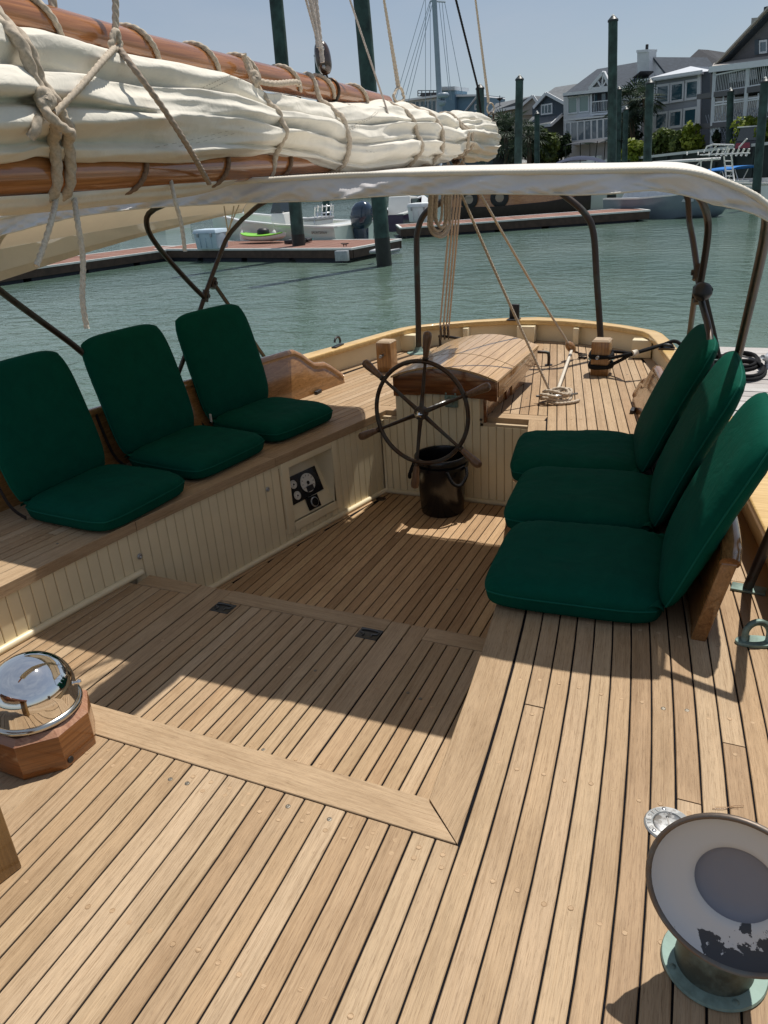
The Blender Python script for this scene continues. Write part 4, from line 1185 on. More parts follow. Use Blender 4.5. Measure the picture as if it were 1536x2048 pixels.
# ================================================================== CUSHIONED FOLDING SEATS
def pad_mesh(name, d, w, t, nu=60, nv=60, puck=0.0042, seed=0, round_=0.34, dome=1.0, flat=0.0, bend=0.0):
    bm = bmesh.new()
    def pos(i, j, top):
        u = math.sin(math.pi / 2 * (2 * i / nu - 1)); v = math.sin(math.pi / 2 * (2 * j / nv - 1))
        uu = u * math.sqrt(1 - round_ * v * v * abs(v) ** 3 / 2); vv = v * math.sqrt(1 - round_ * u * u * abs(u) ** 3 / 2)
        e = (1 - abs(u) ** 5) * (1 - abs(v) ** 5)
        h = max(e, 0) ** 0.42
        edge = max(abs(u), abs(v))
        wr = 0.0
        if 0.70 < edge < 0.995:
            s = (vv * w if abs(u) > abs(v) else uu * d)
            k = math.exp(-((edge - 0.93) / 0.07) ** 2)
            wr = puck * k * (noise.noise(Vector((s * 38, seed, 3.1 * (1 if u > 0 else 2)))) + 0.5 * noise.noise(Vector((s * 90, seed + 5, 1))))
        lump = (0.008 * noise.noise(Vector((uu * 1.6 + seed, vv * 1.6, 4.2))) + 0.0022 * (1 - 2 * abs(noise.noise(Vector((uu * 3.1 + seed, vv * 3.4 + uu, 8.2)))))) * h - 0.004 * h * math.exp(-((uu + 0.02) ** 2 + vv ** 2) / 0.35)
        z = t * 0.5 + (t * 0.5 * h * dome + wr + lump if top else -(t * 0.5) * h * (1 - flat) - t * .5 * flat * min(1, h * 3))
        x = (uu * 0.5 + 0.5) * d
        z += bend * (1 - uu * uu)
        return Vector((x, vv * w / 2, z))
    def sheet(top):
        vs = [[bm.verts.new(pos(i, j, top)) for j in range(nv + 1)] for i in range(nu + 1)]
        for i in range(nu):
            for j in range(nv):
                q = [vs[i][j], vs[i + 1][j], vs[i + 1][j + 1], vs[i][j + 1]]
                bm.faces.new(q if top else q[::-1])
    sheet(True); sheet(False)
    bmesh.ops.remove_doubles(bm, verts=bm.verts, dist=2e-4)
    me = bpy.data.meshes.new(name); bm.to_mesh(me); bm.free()
    me.polygons.foreach_set('use_smooth', [True] * len(me.polygons))
    loop = []
    N_ = nu
    for i in range(nu): loop.append(pos(i, 0, True))
    for j in range(nv): loop.append(pos(nu, j, True))
    for i in range(nu): loop.append(pos(nu - i, nv, True))
    for j in range(nv): loop.append(pos(0, nv - j, True))
    return me, loop
SEAT_D, SEAT_W, SEAT_T = 0.568, 0.578, 0.114
BACK_L, BACK_T = 0.66, 0.100
def make_seat(seed, recline):
    root = bpy.data.objects.new('folding_seat', None); C.objects.link(root)
    me, loop = pad_mesh('seat_cushion', SEAT_D, SEAT_W, SEAT_T, seed=seed, flat=0.7, dome=1.05)
    so = put('seat_cushion', me, GREEN, root); so.location = (-0.02, 0, 0.004)
    g = Geo(); g.tube([p for p in loop], 0.0034, 6, closed=True); pp = g.obj('piping', GREEN_D, None, smooth=True); pp.parent = so
    me, loop = pad_mesh('back_cushion', BACK_L, SEAT_W, BACK_T, seed=seed + 3, puck=0.0048, dome=1.0, bend=-0.012)
    bo = put('back_cushion', me, GREEN, root)
    bo.location = (0.035, 0, 0.075); bo.rotation_euler = (0, R_(-(90 + recline)), 0)
    g = Geo(); g.tube([p for p in loop], 0.0034, 6, closed=True); pp = g.obj('piping', GREEN_D, None, smooth=True); pp.parent = bo
    # gathered fabric at the hinge, with a strap each side
    g = Geo()
    def gus(u, v):
        y = (v - .5) * (SEAT_W - 0.03); a = math.pi * (0.05 + 0.9 * u)
        r = 0.030 + 0.005 * noise.noise(Vector((y * 40, seed, u * 3)))
        return (0.012 - r * math.cos(a) * .9, y, 0.062 + r * math.sin(a) * 0.8)
    g.grid(gus, 8, 60); gs = g.obj('hinge_fold', GREEN, None, smooth=True); gs.parent = root
    for s in ((1, -1) if recline < 20 else ()):
        g = Geo(); y = s * (SEAT_W / 2 - 0.004)
        pts = poly_smooth([(-0.16, y, 0.30), (-0.10, y + s * .004, 0.12), (-0.05, y + s * .004, 0.05), (0.02, y, 0.015)], 5)
        for a, b in zip(pts, pts[1:]): g.bar(a, b, 0.0025, 0.022, (1, 0, 0))
        st = g.obj('strap', BLACKG, None); st.parent = root
    return root
SEATS = [
    # x, y, heading (deg, 0 = facing picture right), recline, label
    (-3.000, 2.565, -3.0, 16, 'dark green folding cushioned seat nearest the viewer on the left bench'),
    (-2.965, 3.255, -7.0, 16, 'dark green folding cushioned seat in the middle of the left bench row'),
    (-2.868, 3.905, -10.0, 15, 'dark green folding cushioned seat farthest aft on the left bench, above the instruments'),
    (-0.180, 2.525, 184.0, 23, 'green folding cushioned seat nearest the viewer on the right side deck'),
    (-0.290, 3.125, 185.0, 23, 'green folding cushioned seat in the middle of the right hand row'),
    (-0.435, 3.690, 190.0, 24, 'green folding cushioned seat farthest aft on the right, in front of the roped post'),
]
for i, (x, y, hd, rc, lab) in enumerate(SEATS):
    SEAT_D = 0.568 if i < 3 else 0.605
    s = make_seat(1.7 * i + 0.3, rc)
    if i == 2:
        g = Geo(); g.box(0.02, 0.034, -SEAT_W / 2 - .004, -SEAT_W / 2 + .001, .085, .135); tg = g.obj('care_tag', ROPEW, None); tg.parent = s
    s.location = (x, y, 0.002); s.rotation_euler = (0, 0, R_(hd))
    tag(s, lab, 'seat', 'green folding seats around the cockpit')

# ================================================================== BOOM, GAFF AND FURLED SAIL
BX = -1.65
def aloft(a, b):
    """the same line carried on up towards the mast head"""
    return a + (a - b).normalized() * 2.2
def spar(name, tab, label, cat, mat):
    """round spar along the ship, table of (y, z, radius)"""
    t = thing(name, label, cat, (BX, tab[0][0], tab[0][1]))
    g = Geo(); pts = [Vector((BX + (q[3] if len(q) > 3 else 0), q[0], q[1])) for q in tab]; g.tube(pts, [q[2] for q in tab], 28); g.obj('spar', mat, t, smooth=True, sharp=50)
    return t
BOOM = [(0.55, 1.462, .047), (1.4, 1.4495, .049), (2.0, 1.446, .049), (3.0, 1.452, .046), (4.0, 1.468, .042), (4.75, 1.49, .038)]
GAFF = [(0.75, 1.845, .040), (1.5, 1.795, .0455), (2.06, 1.757, .0455), (2.6, 1.735, .043), (3.2, 1.712, .039), (3.7, 1.69, .035)]
boom_t = spar('boom', [(a, b, c) for a, b, c in BOOM], 'varnished wooden boom beneath the furled cream sail', 'boom', SPAR)
gaff_t = spar('gaff', [(a, b, c, -0.01) for a, b, c in GAFF], 'varnished wooden gaff lying on top of the furled sail', 'gaff', SPAR)
def pxtab(rows, x=-1.60):
    T, B = [], []
    for px, t, b in rows:
        p = PX(px, t, x); q = PX(px, b, x); T.append((p.y, p.z)); B.append((q.y, q.z))
    return T, B
ST, SB = pxtab([(-250, 40, 338), (0, 45, 336), (150, 92, 331), (250, 116, 328), (350, 131, 326), (440, 150, 322), (500, 182, 319), (560, 198, 320), (620, 207, 326), (660, 212, 342), (700, 212, 346), (760, 205, 338), (800, 209, 331), (850, 222, 326), (880, 238, 322), (910, 232, 308), (950, 232, 316), (978, 240, 318), (992, 262, 305)])
Y_S0, Y_S1 = 0.80, ST[-1][0]
LASH = [(1.52, .020), (2.545, .013), (2.99, .013), (3.70, .012), (3.98, .012), (4.42, .014), (4.78, .008)]
def sail_pt(y, a, off=0.0):
    zt = interp(ST, y); zb = interp(SB, y)
    zc = (zt + zb) / 2; hz = (zt - zb) / 2
    end = max(0.0, (y - (Y_S1 - 0.28)) / 0.28)
    wx = (0.105 + 0.02 * math.sin(y * 2.1)) * (1 - 0.15 * end)
    c, s = math.cos(a), math.sin(a)
    ex = 0.75
    x = wx * math.copysign(abs(c) ** ex, c); z = hz * math.copysign(abs(s) ** 0.9, s)
    k = Vector((y * 0.95, a * 1.25, 2.0)); k2 = Vector((y * 1.7 + a * 0.8, a * 2.6 - y * 1.1, 7.0)); k3 = Vector((y * 5.5 - a * 2.0, a * 3.4 + y * 2.5, 1.0))
    n1 = 1 - abs(noise.noise(k)) * 2.4
    n2 = 1 - abs(noise.noise(k2)) * 2.2
    n3 = noise.noise(k3)
    aft = min(1.0, max(0.0, (y - 2.9) / 1.0))
    d = 0.026 * n1 + 0.011 * n2 + 0.003 * n3 + aft * 0.022 * (1 - 2.2 * abs(noise.noise(Vector((y * 3.6 + a * 1.4, a * 1.3 - y * 1.6, 4.4)))))
    d += 0.0050 * (1 - 2.6 * abs(noise.noise(Vector((y * 4.2 + a, a * 2.1 - y * 2.3, 11.0))))) * max(0.0, noise.noise(Vector((y * 1.1, a * 0.9, 21.0))) + 0.35)
    d += 0.0018 * (1 - 2.6 * abs(noise.noise(Vector((y * 9.0 - a * 2.2, a * 4.0 + y * 4.0, 15.0)))))
    # overlapping layers: each flake of the sail laps over the one below
    lay = (a * 1.55 + 0.55 * noise.noise(Vector((y * 0.7, 3.3, 0.2))) + 0.12 * y) % 1.0
    lay = lay ** 0.6 if lay < .92 else (1 - lay) / .08 * .95
    d += 0.036 * (lay - 0.55) * (1.0 if abs(c) > 0.15 else 0.4)
    for yl, dep in LASH:
        d -= dep * 1.15 * math.exp(-((y - yl) / 0.055) ** 2)
        d += dep * 0.5 * math.exp(-((abs(y - yl) - 0.13) / 0.08) ** 2)
    if end > 0:
        d -= 0.05 * end ** 3
    d += off
    # keep outline top and bottom close to the measured one
    kz = 0.45
    return Vector((BX + x + d * c, y, zc + z + d * s * kz))
sail = thing('furled_sail', 'cream furled mainsail lashed along the boom with tan ropes', 'sail', (BX, 1.5, 1.5))
g = Geo(); NU, NV = 400, 200
g.grid(lambda u, v: sail_pt(Y_S0 + (Y_S1 - Y_S0) * u, 2 * math.pi * v + 0.0), NU, NV, wv=True, flip=True)
k = len(g.v)
cen = Vector((BX, Y_S1 + 0.012, (interp(ST, Y_S1) + interp(SB, Y_S1)) / 2)); g.v.append(cen)
for j in range(NV): g.f.append((NU * NV + j, NU * NV + (j + 1) % NV, k))
g.obj('sail_bundle', SAIL, sail, smooth=True)
# the loose foot hanging below the boom
def foot(u, v):
    y = 0.85 + 1.55 * u; a = math.pi + math.pi * v
    env = (1 - abs(2 * u - 1) ** 4) ** 0.5
    d = 0.010 * noise.noise(Vector((y * 3, a * 2, 9)))
    return Vector((BX - 0.035 + (0.060 + d) * math.cos(a), y, 1.408 + 0.004 * math.sin(y * 3) + (0.034 * env + 0.006 + d) * math.sin(a)))
g = Geo(); g.grid(foot, 60, 30); g.obj('sail_foot', SAIL, sail, smooth=True)
def foot2(u, v):
    y = 2.45 + 0.95 * u; a = math.pi + math.pi * v
    env = (1 - abs(2 * u - 1) ** 4) ** 0.5
    d = 0.010 * noise.noise(Vector((y * 4, a * 2, 5)))
    return Vector((BX - 0.03 + (0.06 + d) * math.cos(a), y, 1.412 + (0.026 * env + 0.004 + d) * math.sin(a)))
g = Geo(); g.grid(foot2, 40, 24); g.obj('sail_foot', SAIL, sail, smooth=True)
# seam stitching on the cloth
g = Geo()
for ya, aa, yb, ab in ((2.16, 0.55, 2.36, 1.05), (2.19, 0.53, 2.39, 1.03), (1.82, -0.75, 2.45, -0.05), (1.85, -0.80, 2.48, -0.11), (3.0, .2, 3.3, .7), (3.02, .18, 3.32, .68), (2.85, -.1, 3.2, -.35)):
    for i in range(34):
        if i % 2: continue
        t0, t1 = i / 34, (i + 0.9) / 34
        p = sail_pt(ya + (yb - ya) * t0, aa + (ab - aa) * t0, 0.0012); q = sail_pt(ya + (yb - ya) * t1, aa + (ab - aa) * t1, 0.0012)
        g.bar(p, q, 0.0016, 0.001)
g.obj('stitching', mat_paint('seam_thread', (0.36, 0.31, 0.24), 0.9), sail, kind='stuff')

def wrap_pt(y, a, off):
    """the hull of sail, gaff and boom together at station y (what a lashing bears on)"""
    p = sail_pt(y, a, off)
    gz = interp([(q[0], q[1]) for q in GAFF], y); gr = interp([(q[0], q[2]) for q in GAFF], y)
    bz = interp([(q[0], q[1]) for q in BOOM], y); br = interp([(q[0], q[2]) for q in BOOM], y)
    d = Vector((math.cos(a), 0, math.sin(a))); best = (p - Vector((BX, y, 1.58))).dot(d)
    zc = 1.60
    for cz, rr in ((gz, gr), (bz, br)):
        # support distance along d
        s = (cz - 1.58) * d.z + rr + off
        rel = Vector((0, 0, cz - 1.58))
        # ray / circle
        bq = rel.dot(d); cq = rel.dot(rel) - (rr + off) ** 2
        disc = bq * bq - cq
        if disc > 0:
            tt = bq + math.sqrt(disc)
            if tt > best: best = tt
    q = Vector((BX, y, 1.58)) + d * best
    return q
ROPES_ON_SAIL = []
def lash(name, y, slant, r, label, mat=ROPE, turns=1, dy=0.03, gaff=True, parts=None):
    t = thing(name, label, 'rope', (BX, y, 1.58), 'sail lashings')
    for k in range(turns):
        pts = []
        m = 72
        for i in range(m):
            a = 2 * math.pi * i / m
            yy = y + k * dy + slant * math.sin(a) + 0.012 * math.cos(a * 1.0 + k)
            pts.append(wrap_pt(yy, a, r * 0.8) if gaff else sail_pt(yy, a, r * 0.8))
        # smooth like taut rope
        for _ in range(5):
            pts = [(pts[i - 1] + pts[i] * 2 + pts[(i + 1) % m]) / 4 for i in range(m)]
        g = Geo(); g.tube(pts, r, 9, closed=True, lobes=3, pitch=r * 5); g.obj('turn', mat, t, smooth=True)
    return t
def knot(t, c, r, mat, tails):
    g = Geo(); c = Vector(c)
    pts = [c + Vector((r * .9 + r * .7 * math.cos(a) , r * .8 * math.sin(2 * a), r * 1.7 * math.sin(a))) for a in [2 * math.pi * i / 20 for i in range(20)]]
    g.tube(pts, r * 1.05, 8, closed=True, lobes=3, pitch=r * 5)
    pts = [c + Vector((r * 1.3 + r * .5 * math.cos(a), r * .9 * math.cos(a) + r * .5 * math.sin(a), r * .75 * math.sin(a))) for a in [2 * math.pi * i / 18 for i in range(18)]]
    g.tube(pts, r * 1.0, 8, closed=True, lobes=3, pitch=r * 5)
    g.obj('knot', mat, t, smooth=True)
    for tail in tails:
        g = Geo(); g.tube(poly_smooth(tail, 5), r * .95, 9, lobes=3, pitch=r * 5); g.obj('tail', mat, t, smooth=True)
t = lash('sail_lashing', 1.50, -0.055, 0.0135, 'thick doubled tan lashing knotted round the sail at the far left', turns=2, dy=0.035)
kc = wrap_pt(1.515, R_(18), 0.022)
knot(t, PX(83, 205, kc.x), 0.0115, ROPE, [[PX(88, 218, kc.x + .02), PX(105, 238, kc.x + .035), PX(125, 255, kc.x + .03), PX(145, 268, kc.x + .02)], [PX(78, 235, kc.x + .02), PX(70, 262, kc.x + .02), PX(62, 275, kc.x + .01)]])
t = lash('sail_lashing', 2.545, -0.03, 0.0095, 'tan sail lashing with an upstanding rope end left of the block')
kc = wrap_pt(2.56, R_(50), 0.016)
knot(t, PX(505, 158, kc.x), 0.0095, ROPE, [[PX(502, 150, kc.x), PX(494, 130, kc.x - .01), PX(487, 108, kc.x - .01)], [PX(508, 160, kc.x), PX(545, 167, kc.x + .01), PX(592, 164, kc.x), PX(598, 172, kc.x)]])
t = lash('sail_lashing', 2.99, -0.035, 0.0095, 'tan sail lashing crossing the sail just right of the upstanding rope end')
t = lash('sail_lashing', 3.70, -0.05, 0.0095, 'tan sail lashing left of the twin turns near the sail end', gaff=False)
t = lash('sail_lashing', 3.985, -0.05, 0.0105, 'stout tan sail lashing near the after end of the bundle', gaff=False)
t = lash('sail_lashing', 4.42, -0.06, 0.009, 'doubled tan sail lashing nearest the end of the sail', turns=2, dy=0.045, gaff=False)
# mast hoop lacing: turns of line round the gaff
def spar_turn(tab, y, r, label, slant=0.05, a0=-30, a1=200, mat=ROPE, name='gaff_lacing', group='lacing turns on the spars', xo=-0.01):
    pts = []
    for i in range(25):
        a = R_(a0 + (a1 - a0) * i / 24); yy = y + slant * (i / 24 - .5) * 2
        rr = interp([(q[0], q[2]) for q in tab], yy) + r * .7; zz = interp([(q[0], q[1]) for q in tab], yy)
        pts.append(Vector((BX + xo + rr * math.cos(a), yy, zz + rr * math.sin(a))))
    g = Geo(); g.tube(pts, r, 8, lobes=3, pitch=r * 5)
    return tag(g.obj(name, mat, smooth=True), label, 'rope', group)
for y, lab in ((1.62, 'pale line turn round the gaff at the far left'), (1.98, 'pale line turn round the gaff under the hanging rope loop'), (2.27, 'pale line turn round the gaff, third from the left'), (2.50, 'pale line turn round the gaff beside the upstanding rope end'), (2.78, 'pale line turn round the gaff, between the two sail lashings'), (3.05, 'pale line turn round the gaff left of the block shackle'), (3.36, 'pale line turn round the gaff right of the block shackle')):
    spar_turn(GAFF, y, 0.0075, lab, slant=-0.07, a0=-40, a1=190, mat=ROPE)
for y, lab in ((1.86, 'dark line turn round the boom at the left'), (2.26, 'dark line turn round the boom below the rope bridle end'), (2.66, 'dark line turn round the boom right of the upstanding rope end')):
    spar_turn(BOOM, y, 0.007, lab, slant=-0.06, a0=60, a1=-150, mat=mat_rope('brown_rope', (.23, .15, .10)), name='boom_lacing', xo=0.0)
# bridle of the topping lift: a loop with two legs down to the boom
xb = BX + 0.135
ap = PX(231, 72, BX + 0.06)
t = thing('rope_bridle', 'tan rope hanging from aloft into a loop with two legs spread over the sail', 'rope', ap)
g = Geo(); g.tube([aloft(PX(231, -120, BX + .06), PX(231, -40, BX + .06)), PX(231, -120, BX + .06), PX(231, -40, BX + .06), PX(231, 62, BX + .06)], .0085, 9, lobes=3, pitch=.04); g.obj('fall', ROPE, t, smooth=True)
g = Geo(); lp_ = [PX(231 + 10 * math.cos(a) * (1.0 if math.sin(a) < 0 else .6), 82 - 20 * math.sin(a), BX + .075) for a in [2 * math.pi * i / 20 for i in range(20)]]; g.tube(lp_, .008, 9, closed=True, lobes=3, pitch=.04); g.obj('loop', ROPE, t, smooth=True)
g = Geo(); g.tube([PX(231 + 5 * math.cos(a), 64 + 3 * math.sin(a), BX + .075) for a in [2 * math.pi * i / 12 for i in range(12)]], .006, 8, closed=True); g.obj('seizing', ROPEW, t, smooth=True)
def leg(pts, r, nm, mat=ROPE):
    g = Geo(); g.tube(poly_smooth(pts, 6), r, 9, lobes=3, pitch=r * 5); return g.obj(nm, mat, t, smooth=True)
leg([PX(229, 96, BX + .08), PX(205, 122, BX + .125), PX(160, 175, BX + .145), PX(108, 228, BX + .15)], .0075, 'leg')
leg([PX(240, 99, BX + .08), PX(270, 140, BX + .13), PX(330, 222, BX + .155), PX(380, 300, BX + .145), PX(418, 366, BX + .06)], .0078, 'leg', mat_rope('bridle_dark', (.36, .29, .23)))
g = Geo(); g.tube([aloft(PX(105, -60, BX), PX(105, 30, BX)), PX(105, -60, BX), PX(105, 30, BX)], .0105, 9, lobes=3, pitch=.05)
tag(g.obj('hanging_rope', ROPE, smooth=True), 'short thick rope coming down to the gaff at the top left', 'rope')
# block on the gaff with its purchase
bpos = PX(646, 115, BX); bpos = Vector((BX + .0, bpos.y * (BX / BX), bpos.z))
bpos = PX(646, 116, BX)
blk = thing('rigging_block', 'dark varnished rigging block with ropes standing on the gaff', 'block', bpos)
def block_geo(c, up, side, h, w, th):
    up = Vector(up).normalized(); side = Vector(side).normalized(); nn_ = up.cross(side).normalized()
    g = Geo()
    def fn(u, v):
        a = 2 * math.pi * u; z = -1 + 2 * v
        rr = math.sqrt(max(0, 1 - abs(z) ** 2.6))
        return c + up * z * h + side * math.copysign(abs(math.cos(a)) ** .7, math.cos(a)) * w * rr + nn_ * math.copysign(abs(math.sin(a)) ** .7, math.sin(a)) * th * rr
    g.grid(fn, 24, 16, wu=True); return g
view = (CAMP - bpos).normalized(); sdv = view.cross(Vector((0, 0, 1))).normalized()
BLKM = mat_varnish('block_wood', (.015, .010, .008), (.07, .035, .02), axis=2, rough=.2)
g = block_geo(bpos, (-.10, 0, 1), sdv, .062, .032, .036); g.obj('shell', BLKM, blk, smooth=True)
g = Geo(); q = bpos + view * .036; g.lathe([(0, .004), (.007, .003), (.009, 0)], 12, Matrix.Translation(q + Vector((0, 0, .032))) @ view.to_track_quat('Z', 'Y').to_matrix().to_4x4()); g.lathe([(0, .004), (.006, .003), (.007, 0)], 12, Matrix.Translation(q + Vector((0, 0, -.030))) @ view.to_track_quat('Z', 'Y').to_matrix().to_4x4()); g.obj('rivet', STEEL, blk, smooth=True)
g = Geo(); g.tube([bpos + Vector((0.002, 0, -.070)) + sdv * .010 * math.cos(a) + Vector((0, 0, .014 * math.sin(a))) for a in [2 * math.pi * i / 14 for i in range(14)]], .0038, 7, closed=True)
gz = interp([(q[0], q[1]) for q in GAFF], bpos.y)
sh0 = PX(653, 162, BX); 
g.tube(poly_smooth([bpos + Vector((0, 0, -.080)) + sdv * .012, sh0 + sdv * .016, sh0 + sdv * .013 + Vector((0, 0, -.03)), sh0 - sdv * .013 + Vector((0, 0, -.03)), sh0 - sdv * .016, bpos + Vector((0, 0, -.080)) - sdv * .012], 4), .0055, 8)
g.obj('shackle', BRONZE, blk, smooth=True)
yb_ = sh0.y + .04; g = Geo()
g.tube([Vector((BX - .01 + (interp([(q[0], q[2]) for q in GAFF], yb_) + .003) * math.cos(a), yb_, interp([(q[0], q[1]) for q in GAFF], yb_) + (interp([(q[0], q[2]) for q in GAFF], yb_) + .003) * math.sin(a))) for a in [2 * math.pi * i / 24 for i in range(24)]], .007, 8, closed=True); g.obj('gaff_band', BRONZE, blk, smooth=True)
pu = thing('gaff_purchase', 'bundle of tan ropes running up from the gaff block', 'rope', bpos)
for a, b, r in (((601, -40), (640, 100), .0045), ((612, -40), (641, 100), .0075), ((627, -40), (645, 125), .0085), ((620, -40), (636, 95), .0075)):
    g = Geo(); g.tube([aloft(PX(*a, BX + .03), PX(*b, BX + .04)), PX(*a, BX + .03), PX(*b, BX + .04)], r, 8, lobes=3, pitch=r * 5); g.obj('fall', ROPEP, pu, smooth=True)
def line(name, pts, r, mat, label, cat='rope', group=None, lobes=3, n=8):
    g = Geo(); g.tube(pts, r, n, lobes=lobes, pitch=r * 5); return tag(g.obj(name, mat, smooth=True), label, cat, group)
line('thin_line', [aloft(PX(690, -60, BX + .02), PX(700, 0, BX + .05)), PX(690, -60, BX + .02), PX(700, 0, BX + .05), PX(772, 214, BX + .115), PX(782, 250, BX + .12)], .004, ROPEP, 'thin tan line slanting down from the sky onto the sail right of the block')
tl = thing('topping_lift', 'tan rope ending in a spliced eye on top of the sail', 'rope', PX(796, 180, BX))
g = Geo(); g.tube([aloft(PX(758, -60, BX), PX(768, 0, BX)), PX(758, -60, BX), PX(768, 0, BX), PX(793, 150, BX), PX(797, 176, BX)], [.0055, .0055, .0055, .0095, .0105], 9, lobes=3, pitch=.03); g.obj('fall', ROPE, tl, smooth=True)
g = Geo(); g.tube([PX(798 + 11 * math.sin(a) * (1 if math.cos(a) < 0 else .75), 190 - 15 * math.cos(a), BX) for a in [2 * math.pi * i / 20 for i in range(20)]], .0065, 8, closed=True, lobes=3, pitch=.03); g.obj('eye', ROPE, tl, smooth=True)
line('black_stay', [aloft(PX(895, -60, BX), PX(912, 0, BX)), PX(895, -60, BX), PX(912, 0, BX), PX(955, 172, BX), PX(963, 235, BX)], .006, BLACKR, 'thin black stay running down to the end of the boom')
tl = thing('end_lift', 'tan rope with a shackled eye at the after end of the sail', 'rope', PX(978, 200, BX))
g = Geo(); g.tube([aloft(PX(943, -60, BX), PX(951, 0, BX)), PX(943, -60, BX), PX(951, 0, BX), PX(974, 180, BX), PX(977, 205, BX)], [.0055, .0055, .0055, .008, .009], 9, lobes=3, pitch=.03); g.obj('fall', ROPE, tl, smooth=True)
g = Geo(); g.tube([PX(981 + 7 * math.sin(a), 217 - 11 * math.cos(a), BX) for a in [2 * math.pi * i / 16 for i in range(16)]], .005, 8, closed=True); g.obj('eye', ROPE, tl, smooth=True)
g = Geo(); g.tube([PX(982 + 5 * math.sin(a), 234 - 9 * math.cos(a), BX) for a in [2 * math.pi * i / 14 for i in range(14)]], .006, 8, closed=True); g.tube([PX(974, 243, BX), PX(992, 245, BX)], .006, 8); g.tube([PX(984, 243, BX), PX(984, 300, BX - .02)], .012, 8); g.obj('shackle', BRONZE, tl, smooth=True)
# reef line ends hanging from the boom
rt = lambda pts, lab, r=.0065: line('hanging_rope_end', poly_smooth(pts, 6), r, ROPEW, lab, 'rope', 'loose rope ends hanging under the boom')
rt([PX(112, 385, BX), PX(110, 408, BX + .03), PX(103, 440, BX + .07), PX(88, 490, BX + .07), PX(73, 532, BX + .07)], 'shorter white rope end hanging at the far left under the boom', .007)
rt([PX(148, 385, BX), PX(150, 410, BX + .03), PX(156, 450, BX + .07), PX(166, 520, BX + .07), PX(165, 600, BX + .07), PX(174, 657, BX + .07)], 'longest white rope end hanging over the water at the left', .007)
rt([PX(339, 340, BX), PX(341, 358, BX + .03), PX(350, 400, BX + .07), PX(363, 450, BX + .07), PX(370, 503, BX + .07)], 'white rope end hanging in front of the bimini valance', .006)

# ================================================================== MAINSHEET
bl = thing('mainsheet', 'four part pinkish mainsheet tackle from the boom down to the after deck', 'rope', (BX, 4.6, 1.4))
lo = Vector((-2.30, 6.13, 0.17))
lo = PY(889, 664, 6.12)
for k, (tx, bxp) in enumerate(((911, 880), (917, 887), (923, 893), (929, 898))):
    a = PX(tx, 310, BX + .01 * k); b = PY(bxp, 652, 6.10)
    g = Geo(); g.tube(lin(a, b, 8), .0068, 8, lobes=3, pitch=.034); g.obj('fall', ROPEP, bl, smooth=True)
view = (CAMP - lo).normalized(); sdv = view.cross(Vector((0, 0, 1))).normalized()
for s in (-1.05, 0, 1.05):
    g = block_geo(lo + sdv * s * .030, (0, 0, 1), sdv, .070, .011, .035); g.obj('block_cheek', BLKM, bl, smooth=True)
g = Geo(); g.tube([lo + Vector((0, 0, -.06)), Vector((lo.x, lo.y, .10))], .010, 8); g.obj('block_shackle', BRONZE, bl, smooth=True)
ub = PX(912, 312, BX); g = block_geo(ub, (0, 0, 1), (0, 1, 0), .05, .025, .035); g.obj('upper_block', BLKM, bl, smooth=True)
coil = thing('rope_coil', 'coiled pinkish rope tail hanging from the boom end below the bimini edge', 'rope coil', PX(890, 430, BX))
for k, (x0, x1, yb, d) in enumerate(((858, 893, 472, .05), (862, 890, 462, .07), (868, 884, 448, .06), (857, 900, 468, .03), (872, 895, 455, .08), (864, 899, 474, .02))):
    pts = []
    for i in range(15):
        a = math.pi * i / 14
        pts.append(PX((x0 + x1) / 2 - (x1 - x0) / 2 * math.cos(a), yb - 26 + 26 * math.sin(a), BX + d))
    pts = [PX(x0 + 6, 330, BX + d)] + pts + [PX(x1 + 2, 330, BX + d)]
    g = Geo(); g.tube(poly_smooth(pts, 2), .0072, 8, lobes=3, pitch=.036); g.obj('turn', ROPEP, coil, smooth=True)
r1 = line('guy_rope', sag(PX(893, 318, BX), cleat_c + Vector((-.03, 0, .05)), .02), .0078, ROPE, 'taut pale rope from the boom end down to the horn cleat')
bp2 = P(1141, 694, 0.10)
gy = thing('boom_tackle', 'pale rope through a small wooden block made fast by the horn cleat', 'rope', bp2)
g = Geo(); g.tube(sag(PX(915, 305, BX), bp2, .02), .0078, 8, lobes=3, pitch=.04); g.obj('fall', ROPE, gy, smooth=True)
view = (CAMP - bp2).normalized(); sdv = view.cross(Vector((0, 0, 1))).normalized()
upd = (PX(915, 305, BX) - bp2).normalized()
g = block_geo(bp2, upd, sdv, .058, .034, .030); g.obj('block_shell', POSTW, gy, smooth=True)
e = P(1165, 712, 0.02)
g = Geo(); g.tube([e + Vector((.03 * math.cos(a), .03 * math.sin(a), 0.01)) for a in [2 * math.pi * i / 14 for i in range(14)]], .006, 7, closed=True); g.tube([bp2 - upd * .055, e + Vector((0, 0, .015))], .008, 8); g.tube([e + Vector((-.03, .01, -.012)), e + Vector((.03, -.01, -.012))], .01, 8); g.obj('deck_eye', BRONZE, gy, smooth=True)
g = Geo(); g.tube(lin(bp2 - upd * .03, cleat_c + Vector((.0, .0, .05)), 10), .0105, 9, lobes=3, pitch=.05); g.obj('hauling_part', ROPEW, gy, smooth=True)
ct_ = thing('cleat_hitch', 'turns of pale rope belayed round the horn cleat', 'rope', cleat_c)
dn_ = Vector((-da.y, da.x, 0))
def fig(rad, z, ph, nlobe=1.0):
    return [cleat_c + da * (rad * math.cos(a)) + dn_ * (rad * .62 * math.sin(a + ph)) + Vector((0, 0, z + .012 * math.sin(2 * a + ph))) for a in [2 * math.pi * i / 26 for i in range(26)]]
